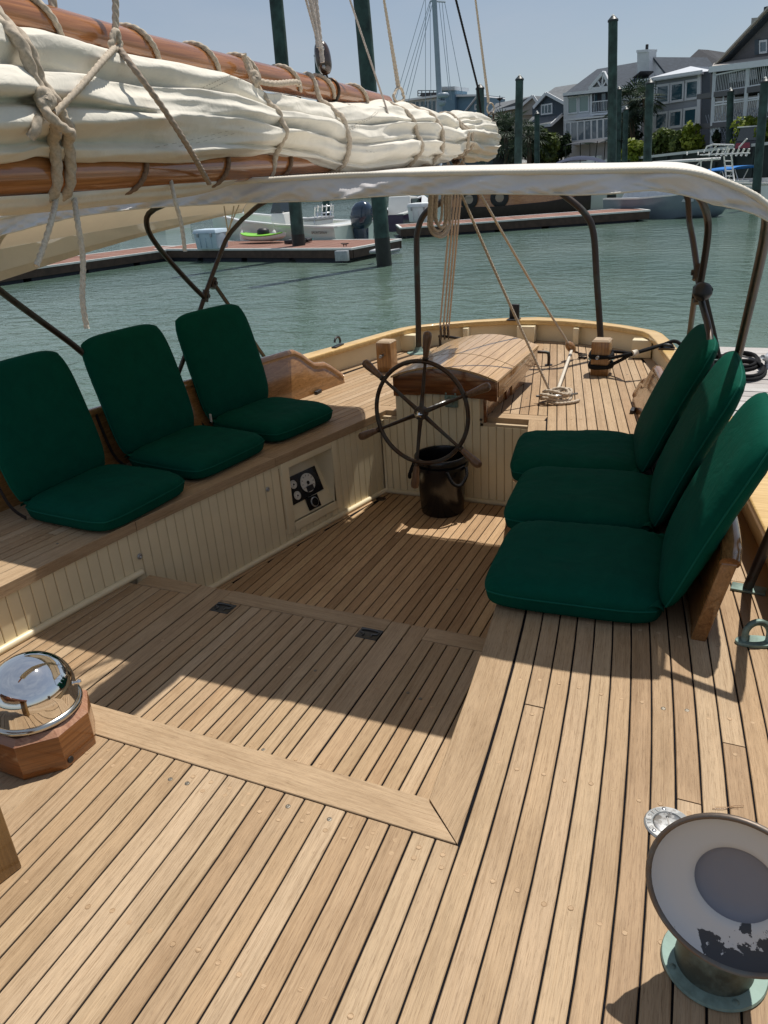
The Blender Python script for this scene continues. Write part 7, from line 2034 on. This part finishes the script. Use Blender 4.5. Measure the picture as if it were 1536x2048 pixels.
def window(F, t, q, mat, out=.05, fw=.18, sill=True, mull=0):
    """glazed window with frame: q = outer outline"""
    w = part(F, t, q, out - .12, out, 'window', mat)
    pts = [F.at(p[0], p[1], out + .04) for p in q]; c = sum(pts, Vector()) / 4
    inn = []
    for i in range(4):
        e1 = (pts[(i + 1) % 4] - pts[i]).normalized(); e0 = (pts[i - 1] - pts[i]).normalized(); inn.append(pts[i] + (e1 + e0) * fw)
    g = Geo()
    for i in range(4):
        j = (i + 1) % 4; qd = [pts[i], pts[j], inn[j], inn[i]]; g.slab([p - F.n * .10 for p in qd], qd)
    for k in range(mull):
        f_ = (k + 1) / (mull + 1); a = inn[0].lerp(inn[1], f_); b = inn[3].lerp(inn[2], f_); g.bar(a, b, .09, .09, F.n)
    fr = g.obj('frame', TRIMW, None); fr.parent = w
    return w
def rail(F, t, pa, pb, h, out, step=.2, name='railing'):
    """balustrade between two sight lines at its foot"""
    a = F.at(*pa, out); b = F.at(*pb, out); g = Geo(); up = Vector((0, 0, h))
    g.bar(a + up, b + up, .10, .08); g.bar(a + Vector((0, 0, .12)), b + Vector((0, 0, .12)), .07, .07)
    n = int((b - a).length / step)
    for i in range(n + 1):
        p = a.lerp(b, i / n); g.bar(p + Vector((0, 0, .12)), p + up, .032)
    return g.obj(name, TRIMW, t)
def roof_poly(pts, th, name, mat, t):
    g = Geo(); g.slab([Vector(p) - Vector((0, 0, th)) for p in pts], pts); return g.obj(name, mat, t)
def body(F, t, q, depth, mat, name='wall'): return part(F, t, q, -depth, 0.0, name, mat)

# ---- white house with the sun room
F = Facade(1128, 88, 1300, 80)
h = thing('white_house', 'white two storey house with glazed sun room, balcony gable and tall white chimney', 'house', F.at(1200, 300), 'houses along the shore')
body(F, h, [(1127, 345), (1302, 345), (1302, 172), (1127, 190)], 11, HWHITE)
def W8(q, m, **k): return window(F, h, z8(*q), m, **k)
W8([(485, 443), (537, 437), (537, 346), (485, 350)], GLG, fw=.12); W8([(543, 436), (597, 430), (597, 337), (543, 343)], GLG, fw=.12)
part(F, h, z8((612, 445), (705, 437), (705, 312), (612, 318)), .0, .03, 'balcony_shade', PORCHD)  # flat dark slab painting the shade inside the balcony
part(F, h, z8((622, 425), (640, 423), (640, 335), (622, 337)), .03, .06, 'balcony_door', GLB); part(F, h, z8((664, 421), (684, 419), (684, 332), (664, 334)), .03, .06, 'balcony_door', GLB)
rail(F, h, z8((612, 440))[0], z8((706, 432))[0], 1.0, .35)
g = Geo(); g.bar(F.at(*z8((612, 444))[0], .2), F.at(*z8((706, 436))[0], .2), .5, .18); g.obj('balcony_floor', TRIMW, h)
for xs in (610, 706): 
    g = Geo(); g.bar(F.at(*z8((xs, 445))[0], .35), F.at(*z8((xs, 312))[0], .35), .16); g.obj('balcony_post', TRIMW, h)
# gable over the balcony
part(F, h, z8((603, 308), (708, 300), (675, 226)), .0, .5, 'gable', GLD)
ga, gb, gc = [F.at(*p, .55) for p in z8((600, 310), (712, 300), (675, 222))]
g = Geo(); g.bar(ga, gc, .3, .22, F.n); g.bar(gc, gb, .3, .22, F.n); g.bar(ga, gb, .24, .2, F.n); mid_ = ga.lerp(gb, .6); g.bar(mid_, gc, .14, .14, F.n); g.bar(mid_, ga.lerp(gc, .55), .14, .14, F.n); g.bar(mid_, gb.lerp(gc, .5), .14, .14, F.n); g.obj('gable_truss', TRIMW, h)
# roof: eave to ridge, sloping back
e0, e1 = F.at(*z8((462, 338))[0], .6), F.at(*z8((912, 292))[0], .6)
r0 = F.at(*z8((640, 205))[0], -4.5); r1 = F.at(*z8((908, 158))[0], -4.5)
roof_poly([e0, e1, r1, r0], .2, 'roof', RSH, h)
bk0 = e0 - F.n * 10.5; bk1 = e1 - F.n * 10.5
roof_poly([r0, r1, bk1, bk0], .2, 'roof', RSH, h); roof_poly([e0, r0, bk0], .2, 'roof', RSH, h)
g = Geo(); g.bar(e0, e1, .12, .26); g.obj('eave_board', TRIMW, h)
ch = [F.at(*p, -1.5) for p in z8((850, 290), (913, 285), (913, 108), (850, 112))]
g = Geo(); g.ext(ch, F.n * -.9); g.obj('chimney', HWHITE, h); g = Geo(); tp_ = ch[3].lerp(ch[2], .5) - F.n * .8; g.bar(ch[3] - F.n * .45, ch[2] - F.n * .45, 1.1, .2); g.obj('chimney_cap', TRIMW, h)
g = Geo(); g.lathe([(0, .45), (.13, .4), (.13, 0)], 10, Matrix.Translation(tp_ + F.n * .35 + Vector((0, 0, .1)))); g.obj('chimney_pot', BLACKG, h)
part(F, h, z8((908, 300), (992, 285), (992, 222), (930, 145), (908, 165)), -8, -2.2, 'gable_wing', HWHITE)
wa, wb_, wc_ = [F.at(*p, -2.0) for p in z8((905, 150), (935, 142), (1000, 225))]
roof_poly([wb_, wc_, wc_ - F.n * 7, wb_ - F.n * 7], .2, 'wing_roof', RSH, h); roof_poly([wb_, F.at(*z8((880, 205))[0], -2.0), F.at(*z8((880, 205))[0], -2.0) - F.n * 7, wb_ - F.n * 7], .2, 'wing_roof', RSH, h)
part(F, h, z8((822, 253), (868, 215), (868, 222), (832, 253)), -1.4, .2, 'side_dormer', RSH2)
# sun room along the foot
part(F, h, z8((466, 478), (722, 452), (722, 444), (466, 468)), .0, 1.5, 'sun_room_roof', TRIMW)
xs = [474, 501, 537, 573, 609, 640, 672, 700]
for a, b in zip(xs, xs[1:]):
    q = z8((a, 590 - (a - 474) * .10), (b, 590 - (b - 474) * .10), (b, 484 - (b - 474) * .105), (a, 484 - (a - 474) * .105)); window(F, h, q, mat_glass('sun_room_glass', (.16, .20, .24)) if a == 474 else bpy.data.materials['sun_room_glass'], out=1.4, fw=.10)
part(F, h, z8((466, 610), (722, 582), (722, 560), (466, 588)), .0, 1.42, 'sun_room_sill', HWHITE)
for xp in (730, 760): part(F, h, z8((xp, 555), (xp + 24, 553), (xp + 24, 450), (xp, 452)), .0, .06, 'side_window', GLD)
body(F, h, z8((705, 600), (862, 585), (862, 290), (705, 306)), 10, HWHITE, 'side_wing')

# ---- grey house with six tall windows
F = Facade(1300, 76, 1404, 72)
h = thing('grey_house', 'grey house with six big white framed windows and pale hipped roof', 'house', F.at(1360, 300), 'houses along the shore')
body(F, h, z8((935, 700), (1182, 690), (1182, 222), (935, 262)), 9, HGREY)
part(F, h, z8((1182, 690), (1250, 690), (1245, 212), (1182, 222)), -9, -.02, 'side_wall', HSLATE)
part(F, h, z8((858, 700), (935, 700), (935, 262), (862, 275)), -8, -.6, 'porch_wing', HGREY)
for q in ([(868, 405), (930, 398), (930, 285), (868, 290)], [(862, 570), (930, 562), (930, 432), (862, 438)]): window(F, h, z8(*q), GLD, out=-.55, fw=.22)
for q in ([(946, 395), (1016, 385), (1020, 278), (950, 288)], [(1020, 384), (1092, 373), (1096, 267), (1024, 277)], [(1098, 372), (1170, 361), (1174, 253), (1102, 264)], [(938, 530), (1006, 520), (1010, 424), (942, 434)], [(1012, 519), (1082, 509), (1087, 412), (1017, 423)], [(1088, 508), (1160, 498), (1165, 400), (1092, 411)]): window(F, h, z8(*q), GLB, out=.06, fw=.17)
for xs in (940, 1178): g = Geo(); g.bar(F.at(*z8((xs - 8, 640))[0], .05), F.at(*z8((xs, 225 + (1178 - xs) * .16))[0], .05), .32, .12, F.n); g.obj('corner_board', TRIMW, h)
e0, e1 = F.at(*z8((848, 270))[0], .5), F.at(*z8((1190, 218))[0], .5); e2 = F.at(*z8((1262, 214))[0], -3.0)
pk = F.at(*z8((1130, 190))[0], -4.5); pk0 = F.at(*z8((1060, 212))[0], -4.5)
roof_poly([e0, e1, pk, pk0], .18, 'roof', RMETAL, h); roof_poly([e1, e2, pk], .18, 'roof', RMETAL, h); roof_poly([e0, pk0, e0 - F.n * 9], .18, 'roof', RMETAL, h); roof_poly([pk0, pk, e1 - F.n * 9, e0 - F.n * 9], .18, 'roof', RMETAL, h)
g = Geo(); g.bar(e0, e1, .1, .22); g.obj('eave_board', TRIMW, h)
# ---- dark hipped roof of the house behind
F2 = Facade(1350, 92, 1460, 86)
h = thing('hip_roof_house', 'house behind the grey one showing only its dark hipped roof', 'house', F2.at(1400, 300), 'houses along the shore')
body(F2, h, z8((1048, 600), (1330, 580), (1330, 190), (1048, 230)), 9, HDARK)
a, b = F2.at(*z8((1040, 225))[0], .4), F2.at(*z8((1332, 195))[0], .4); p0_, p1_ = F2.at(*z8((1172, 101))[0], -3), F2.at(*z8((1222, 104))[0], -3); c_, d_ = b - F2.n * 9, a - F2.n * 9
r_ = F2.at(*z8((1326, 152))[0], -3)
roof_poly([a, b, r_, p1_, p0_], .15, 'roof', RSH2, h); roof_poly([a, p0_, d_], .15, 'roof', RSH2, h); roof_poly([p0_, p1_, r_, c_, d_], .15, 'roof', RSH2, h)

# ---- gabled house with porches at the right
F = Facade(1425, 67, 1560, 60)
h = thing('balcony_house', 'dark gabled house with two white railed porches at the right', 'house', F.at(1500, 300), 'houses along the shore')
body(F, h, [(1420, 340), (1720, 330), (1720, 110), (1420, 138)], 10, HDARK)
gq = [(1432, 140), (1720, 105), (1720, 60), (1590, 2), (1530, 40)]
part(F, h, [(1432, 138), (1740, 110), (1576, -18)], -10, .0, 'gable_wall', HDARK)
for (p, q) in (((1422, 142), (1580, -26)), ((1580, -26), (1752, 108))):
    a = F.at(*p, .5); b = F.at(*q, .5); g = Geo(); g.bar(a, b, .12, .42, F.n); g.obj('rake_board', mat_paint('rake_tan', (.40, .36, .31), .6, .05) if p[0] == 1422 else bpy.data.materials['rake_tan'], h)
    roof_poly([a, b, b - F.n * 11, a - F.n * 11], .2, 'roof', RSH, h)
e0, e1 = F.at(1420, 139, 2.2), F.at(1740, 100, 2.2)
roof_poly([e0, e1, F.at(1740, 84, .1), F.at(1428, 126, .1)], .15, 'porch_roof', mat_paint('porch_roof_tan', (.36, .33, .30), .7, .1), h)
g = Geo(); g.bar(e0, e1, .15, .35); g.obj('porch_eave', TRIMW, h)
window(F, h, [(1518, 108), (1534, 106), (1534, 79), (1518, 81)], GLB, out=.06, fw=.12, mull=0)
for q in ([(1509, 110), (1517, 109), (1517, 79), (1509, 80)], [(1535, 107), (1543, 106), (1543, 76), (1535, 77)]): part(F, h, q, .02, .09, 'shutter', HNAVY)
chq = [F.at(*p, -5.0) for p in [(1499, 100), (1524, 97), (1526, 34), (1503, 36)]]
g = Geo(); g.ext(chq, F.n * -1.5); g.obj('chimney', HBEIGE, h); g = Geo(); g.lathe([(0, .7), (.22, .65), (.22, 0)], 10, Matrix.Translation((chq[2] + chq[3]) / 2 - F.n * .7)); g.obj('chimney_pot', BLACKG, h)
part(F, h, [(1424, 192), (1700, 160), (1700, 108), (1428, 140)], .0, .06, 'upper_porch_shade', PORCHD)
for q in ([(1457, 166), (1473, 164), (1474, 146), (1458, 148)], [(1475, 164), (1492, 161), (1493, 142), (1476, 145)], [(1500, 160), (1514, 158), (1514, 138), (1500, 140)], [(1524, 156), (1545, 153), (1545, 132), (1524, 135)]): part(F, h, q, .06, .10, 'porch_door', GLB)
part(F, h, [(1423, 250), (1700, 226), (1700, 165), (1425, 196)], .0, .06, 'lower_porch_screen', GLD)
for pa, pb in (((1426, 189), (1600, 160)), ((1421, 249), (1600, 231))): rail(F, h, pa, pb, 1.15, 2.0)
for (xa, ya, xb, yb) in ((1424, 252, 1429.5, 138), (1488, 246, 1497, 130), (1552, 240, 1562, 120)): g = Geo(); g.bar(F.at(xa, ya, 2.05), F.at(xb, yb, 2.05), .22); g.obj('porch_post', TRIMW, h)
for xp in (1446, 1467, 1516, 1536): g = Geo(); g.bar(F.at(xp - 1, 232 - (xp - 1446) * .08, 1.95), F.at(xp + 1, 192 - (xp - 1446) * .08, 1.95), .09); g.obj('screen_mullion', TRIMW, h)
g = Geo(); g.bar(F.at(1425, 206, 1.95), F.at(1600, 184, 1.95), .09); g.obj('screen_rail', TRIMW, h)
for (pa, pb, m_) in (((1423, 192), (1620, 166), HDARK), ((1420, 252), (1620, 234), HDARK)): g = Geo(); a = F.at(*pa, 1.0); b = F.at(*pb, 1.0); g.bar(a, b, 2.2, .32); g.obj('porch_floor', m_, h)
part(F, h, [(1419, 300), (1440, 299), (1441, 254), (1421, 255)], .5, 2.0, 'store_wall', HPALE)
LATT = mat_paint('lattice_grey', (.24, .26, .30), .7, .1); g = Geo()
for k in range(22):
    for s in (1, -1):
        a = F.at(1428 + k * 5.5, 292 - k * .45, 2.0); g.bar(a, a + Vector((0, 0, 2.0)) + F.d * s * 1.5, .045, .03, F.n)
g.obj('lattice', LATT, h)
# ---- navy house with cross gables
F = Facade(1070, 96, 1132, 93)
h = thing('navy_house', 'dark blue house with pale roofs left of the white house', 'house', F.at(1100, 300), 'houses along the shore')
body(F, h, z8((300, 640), (480, 630), (480, 380), (300, 400)), 9, HNAVY)
part(F, h, z8((322, 460), (470, 445), (470, 390), (372, 340), (326, 400)), -8, 1.0, 'upper_wall', HNAVY)
window(F, h, z8((345, 447), (405, 440), (405, 382), (345, 392)), GLB, out=1.05, fw=.14, mull=2)
a, b, c_ = [F.at(*p, 1.4) for p in z8((305, 408), (372, 332), (470, 385))]
roof_poly([a, b, b - F.n * 9, a - F.n * 9], .18, 'roof', RSH3, h); roof_poly([b, c_, F.at(*z8((575, 275))[0], -6), b - F.n * 7], .18, 'roof', RSH3, h)
roof_poly([F.at(*z8((372, 333))[0], -4), F.at(*z8((478, 330))[0], -4), F.at(*z8((575, 275))[0], -7), F.at(*z8((420, 300))[0], -7)], .18, 'roof', RSH3, h)
roof_poly([F.at(*z8((250, 510))[0], 3.0), F.at(*z8((398, 496))[0], 3.0), F.at(*z8((470, 430))[0], .5), F.at(*z8((300, 455))[0], .5)], .2, 'porch_roof', RSH3, h)
g = Geo(); g.bar(F.at(*z8((250, 512))[0], 3.05), F.at(*z8((398, 498))[0], 3.05), .1, .3); g.bar(F.at(*z8((398, 498))[0], 3.05), F.at(*z8((470, 432))[0], .55), .1, .3); g.obj('porch_eave', TRIMW, h)
g = Geo(); g.bar(a, b, .1, .3); g.bar(b, c_, .1, .3); g.obj('rake_board', TRIMW, h)
# ---- beige house
F = Facade(975, 108, 1085, 104)
h = thing('beige_house', 'beige house with grey gabled roof behind the dark palms', 'house', F.at(1030, 300), 'houses along the shore')
body(F, h, z8((90, 640), (330, 630), (330, 380), (90, 430)), 8, HBEIGE)
part(F, h, z8((235, 450), (330, 440), (322, 380), (303, 347), (240, 405)), -7, .6, 'gable_wall', HBEIGE)
window(F, h, z8((165, 468), (190, 464), (190, 428), (165, 432)), GLB, out=.05, fw=.12)
a, b, c_ = [F.at(*p, .9) for p in z8((75, 432), (240, 400), (303, 345))]
roof_poly([a, b, c_, F.at(*z8((110, 385))[0], -5)], .18, 'roof', RSH3, h); roof_poly([c_, F.at(*z8((328, 380))[0], .9), F.at(*z8((328, 380))[0], .9) - F.n * 8, c_ - F.n * 8], .18, 'roof', RSH3, h)
g = Geo(); g.bar(a, b, .1, .3); g.bar(b, c_, .1, .3); g.bar(c_, F.at(*z8((328, 382))[0], .95), .1, .3); g.obj('eave_board', TRIMW, h)
g = Geo(); p = F.at(*z8((130, 420))[0], -1.5); g.tube([p, p + Vector((0, 0, 1.6))], .05, 6); g.lathe([(.05, .3), (.35, .5), (.45, .62)], 10, Matrix.Translation(p + Vector((0, 0, .7)))); g.obj('aerial', BLACKG, h)
# ---- blue house behind the sail end
F = Facade(775, 118, 960, 112)
h = thing('blue_house', 'blue house with big windows and a flat topped tower behind the end of the sail', 'house', F.at(880, 300), 'houses along the shore')
body(F, h, z3((190, 900), (760, 880), (760, 330), (190, 390)), 10, HPALE)
body(F, h, z3((760, 900), (1120, 880), (1120, 300), (760, 310)), 9, HBLUE, 'wing')
part(F, h, z3((725, 560), (870, 545), (865, 250), (725, 258)), -3, 1.0, 'tower', HBLUE)
part(F, h, z3((718, 262), (872, 256), (868, 218), (720, 222)), -3.2, 1.25, 'tower_cap', HPALE)
part(F, h, z3((180, 395), (690, 325), (690, 305), (250, 365)), -10, .7, 'roof_edge', TRIMW)
part(F, h, z3((865, 325), (1105, 318), (1100, 300), (865, 302)), -9, .6, 'roof_edge', TRIMW)
a, b = F.at(*z3((940, 520))[0], .3), F.at(*z3((1105, 310))[0], .3); g = Geo(); g.bar(a, b, .1, .5, F.n); g.obj('rake_board', TRIMW, h)
for q in ([(1070, 460), (1100, 455), (1100, 400), (1070, 404)],): window(F, h, z3(*q), GLB, out=.05, fw=.12)
for xw in (430, 470, 520, 556, 600, 640): part(F, h, z3((xw, 480), (xw + 26, 477), (xw + 26, 380 - (xw - 430) * .05), (xw, 383 - (xw - 430) * .05)), .0, .06, 'window', GLB)
g = Geo()
for (x0_, x1_) in ((490, 690),):
    for yy in (262, 290, 318): g.bar(F.at(*z3((x0_, yy))[0], -1), F.at(*z3((x1_, yy))[0], -1), .09, .09)
    for k in range(6): xx = x0_ + (x1_ - x0_) * k / 5; g.bar(F.at(*z3((xx, 322))[0], -1), F.at(*z3((xx, 262))[0], -1), .09)
g.obj('roof_deck_rail', BLACKG, h)
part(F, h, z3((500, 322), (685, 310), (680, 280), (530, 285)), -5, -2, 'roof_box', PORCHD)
g = Geo()
for k in range(16): g.bar(F.at(*z3((725 + k * 9.4, 258))[0], 1.3), F.at(*z3((725 + k * 9.4, 226))[0], 1.3), .08, .05)
g.obj('tower_rail', TRIMW, h)
# low waterside building seen under the sail
F = Facade(770, 92, 900, 88)
h = thing('waterside_shed', 'low dark waterside building with pale posts under the end of the sail', 'building', F.at(830, 320), 'houses along the shore')
body(F, h, [(760, 350), (985, 338), (985, 285), (760, 300)], 6, HNAVY)
for xp in (795, 812, 832, 850, 868): part(F, h, [(xp, 330), (xp + 9, 329), (xp + 9, 313), (xp, 314)], .0, .05, 'window', GLB)
g = Geo()
for k in range(14): g.bar(F.at(770 + k * 8, 334 - k * .5, .5), F.at(770 + k * 8, 322 - k * .5, .5), .06)
g.bar(F.at(765, 323, .5), F.at(885, 315, .5), .08); g.obj('deck_rail', TRIMW, h)

# ---- planting
LEAFD = mat_leaf('leaf_dark', (.012, .024, .012), (.045, .075, .030)); LEAFM = mat_leaf('leaf_mid', (.035, .06, .014), (.13, .17, .035)); LEAFY = mat_leaf('leaf_bright', (.10, .14, .012), (.28, .33, .04)); LEAFP = mat_leaf('leaf_palm', (.015, .030, .020), (.06, .09, .05))
BARK = mat_paint('bark', (.09, .065, .045), .9, .3, 6, bumps=.4)
def bush(name, label, c, rx_, ry_, rz_, n, mat, size=.22, seed=0, group='shrubs and trees on the bank', cat='shrub', trunk=True):
    rn = random.Random(seed); t = thing(name, label, cat, (c.x, c.y, c.z - rz_), group)
    g = Geo(); v = g.v; f = g.f
    blobs = [(Vector((rn.uniform(-.62, .62) * rx_, rn.uniform(-.6, .6) * ry_, rn.uniform(-.6, .62) * rz_)), rn.uniform(.32, .55)) for _ in range(max(5, n // 90))]
    for i in range(n):
        bc_, br = rn.choice(blobs)
        d = Vector((rn.gauss(0, 1), rn.gauss(0, 1), rn.gauss(0, 1))).normalized()
        p = bc_ + Vector((d.x * rx_, d.y * ry_, d.z * rz_)) * br * rn.uniform(.72, 1.05)
        if p.z < -rz_: p.z = -rz_ + .1
        p = c + p
        nn_ = (d + Vector((rn.gauss(0, .5), rn.gauss(0, .5), rn.gauss(0, .5)))).normalized(); a = nn_.orthogonal().normalized(); a = Quaternion(nn_, rn.uniform(0, 6.28)) @ a; b = nn_.cross(a); s = size * rn.uniform(.6, 1.5); k = len(v)
        v += [p - a * s * .5, p + b * s * .32, p + a * s * .6, p - b * s * .32]; f.append((k, k + 1, k + 2, k + 3))
    g.obj('crown', mat, t)
    if trunk:
        g = Geo(); base = Vector((c.x, c.y, c.z - rz_ - .6))
        for _ in range(4):
            e = c + Vector((rn.uniform(-.4, .4) * rx_, rn.uniform(-.4, .4) * ry_, rn.uniform(.0, .5) * rz_)); g.tube(bez(base + Vector((rn.uniform(-.2, .2), rn.uniform(-.2, .2), 0)), base.lerp(e, .5) + Vector((0, 0, .3)), e, 5), [.10, .09, .08, .06, .05, .03], 6)
        g.obj('stems', BARK, t)
    return t
def bush_px(name, label, x0, y0, x1, y1, dist, n, mat, seed, size=.3, **k):
    c = PD((x0 + x1) / 2, (y0 + y1) / 2, dist); rx_ = (PD(x1, y1, dist) - PD(x0, y1, dist)).length / 2; rz_ = abs(PD(x0, y0, dist).z - PD(x0, y1, dist).z) / 2
    return bush(name, label, c, rx_ * 1.1, rx_ * .9, rz_ * 1.1, n, mat, size, seed, **k)
def palm(label, px, pytop, pybase, dist, rcrown, nf, seed, mat=None, trunk_h=None):
    rn = random.Random(seed); top = PD(px, pytop, dist); base = PD(px + 2, pybase, dist)
    t = thing('palm_tree', label, 'palm tree', (base.x, base.y, base.z), 'shrubs and trees on the bank')
    g = Geo(); g.tube(bez(base, base.lerp(top, .5) + Vector((.15, 0, 0)), top, 8), [.24, .22, .21, .2, .2, .2, .2, .22, .24], 10); g.obj('trunk', BARK, t, smooth=True)
    for i in range(nf):
        az = rn.uniform(0, 6.283); el = rn.uniform(-.75, 1.25); L = rcrown * rn.uniform(.75, 1.1)
        d = Vector((math.cos(az) * math.cos(el), math.sin(az) * math.cos(el), math.sin(el))); droop = rn.uniform(.25, .55) * L
        stem = [top + d * L * .55 * s - Vector((0, 0, droop * .4 * s * s)) for s in (0, .35, .7, 1.0)]
        g = Geo(); g.tube(stem, [.035, .03, .025, .02], 4, caps=False); fan = stem[-1]; dd = (stem[-1] - stem[-2]).normalized(); sd = dd.cross(Vector((0, 0, 1))).normalized(); up = sd.cross(dd)
        for k in range(13):
            a = R_(-105 + 210 * k / 12); e = dd * math.cos(a) + sd * math.sin(a) + up * .15
            tip = fan + e * L * .52 - Vector((0, 0, droop * .35)); w = sd.cross(e).cross(e).normalized() * .0 + dd.cross(e if abs(a) > .1 else sd).normalized() * .05
            wv__ = e.cross(up).normalized() * .055; b0 = len(g.v); m_ = fan.lerp(tip, .55) + Vector((0, 0, .06)); g.v += [fan - wv__ * .3, m_ - wv__, tip, m_ + wv__]; g.f.append((b0, b0 + 1, b0 + 2, b0 + 3))
        g.obj('frond', mat or LEAFP, t)
    return t
palm('palm tree between the white and the grey house', 1262, 205, 320, 74, 2.5, 40, 3)
palm('palm with dark fronds in front of the grey house porch', 1290, 195, 320, 72, 1.7, 24, 9)
palm('dark palm left of the pile before the trees', 1010, 262, 330, 84, 3.2, 34, 5)
palm('dark palm right of the pile before the trees', 1056, 272, 330, 82, 2.6, 30, 6)
bush_px('dark_tree', 'dark evergreen bush at the end of the sail', 968, 235, 1030, 335, 88, 1500, LEAFD, 1, .5, cat='tree')
bush_px('dark_tree', 'dark evergreen bush between the two green piles', 1030, 245, 1090, 335, 90, 1500, LEAFD, 2, .5, cat='tree')
bush_px('green_shrub', 'olive green shrub left of the white house sun room', 1078, 262, 1118, 330, 82, 1100, LEAFM, 3, .4)
bush_px('dark_tree', 'dark evergreen bush against the white house corner', 1104, 268, 1140, 335, 84, 900, LEAFD, 4, .4, cat='tree')
bush_px('dark_tree', 'dark bush under the palm between the houses', 1222, 262, 1280, 335, 76, 900, LEAFD, 14, .4, cat='tree')
bush_px('hedge_shrub', 'yellow green hedge shrub beside the second slim pile', 1245, 282, 1300, 322, 67, 1100, LEAFY, 5, .28)
bush_px('hedge_shrub', 'green hedge shrub under the left grey house windows', 1298, 258, 1352, 318, 66, 1600, LEAFM, 6, .28)
bush_px('hedge_shrub', 'green hedge shrub under the middle grey house windows', 1338, 256, 1385, 312, 65, 1500, LEAFM, 7, .28)
bush_px('hedge_shrub', 'tall yellow green hedge shrub at the grey house corner', 1368, 246, 1408, 306, 64, 1500, LEAFY, 8, .26)
bush_px('round_shrub', 'bright rounded yellow green shrub before the balcony house', 1466, 232, 1570, 300, 58, 3000, LEAFY, 10, .22)
bush_px('dark_tree', 'small dark pointed bush by the lattice of the balcony house', 1424, 262, 1440, 300, 62, 400, LEAFD, 11, .25)
bush_px('green_tree', 'green trees glimpsed between boom and bimini', 430, 338, 520, 378, 96, 1600, LEAFM, 12, .5, cat='tree')
bush_px('far_tree', 'dark line of trees on the far left bank', -120, 372, 330, 415, 108, 2600, LEAFD, 13, .7, cat='tree')
# red cart on the bank by the bright shrub
c = PD(1491, 287, 57.5); gt = thing('golf_cart', 'dark cart with red front parked on the bank by the bright shrub', 'cart', c)
g = Geo(); g.slab([(c.x - .6, c.y - .9, c.z - .35), (c.x + .7, c.y - .9, c.z - .35), (c.x + .7, c.y + .9, c.z - .35), (c.x - .6, c.y + .9, c.z - .35)], [(c.x - .55, c.y - .8, c.z + .15), (c.x + .7, c.y - .8, c.z + .15), (c.x + .7, c.y + .8, c.z + .15), (c.x - .55, c.y + .8, c.z + .15)]); g.obj('body', mat_paint('cart_dark', (.02, .02, .025), .3, .1, 4, coat=.5), gt, bevel=.05)
g = Geo(); g.slab([(c.x - .55, c.y - .95, c.z - .25), (c.x + .3, c.y - .95, c.z - .25), (c.x + .3, c.y - .86, c.z - .25), (c.x - .55, c.y - .86, c.z - .25)], [(c.x - .5, c.y - .88, c.z + .05), (c.x + .25, c.y - .88, c.z + .05), (c.x + .25, c.y - .8, c.z + .05), (c.x - .5, c.y - .8, c.z + .05)]); g.obj('front_panel', mat_paint('cart_red', (.30, .015, .03), .3, .1, 4, coat=.5), gt)
g = Geo(); g.box(c.x - .55, c.x + .75, c.y - .85, c.y + .85, c.z + .88, c.z + .95); g.obj('roof', GELW, gt, bevel=.02)
g = Geo(); g.slab([(c.x - .5, c.y - .78, c.z + .16), (c.x + .6, c.y - .78, c.z + .16), (c.x + .6, c.y + .78, c.z + .16), (c.x - .5, c.y + .78, c.z + .16)], [(c.x - .35, c.y - .75, c.z + .87), (c.x + .65, c.y - .75, c.z + .87), (c.x + .65, c.y + .75, c.z + .87), (c.x - .35, c.y + .75, c.z + .87)]); g.obj('screen', GLD, gt)
g = Geo()
for dx in (-.35, .5):
    for dy in (-.92, .80): g.lathe([(0, .12), (.2, .12), (.24, .08), (.24, .02), (.2, 0), (0, 0)], 14, Matrix.Translation((c.x + dx, c.y + dy + .12, c.z - .42)) @ Matrix.Rotation(R_(90), 4, 'X'))
g.obj('wheels', BLACKG, gt, smooth=True, sharp=40)
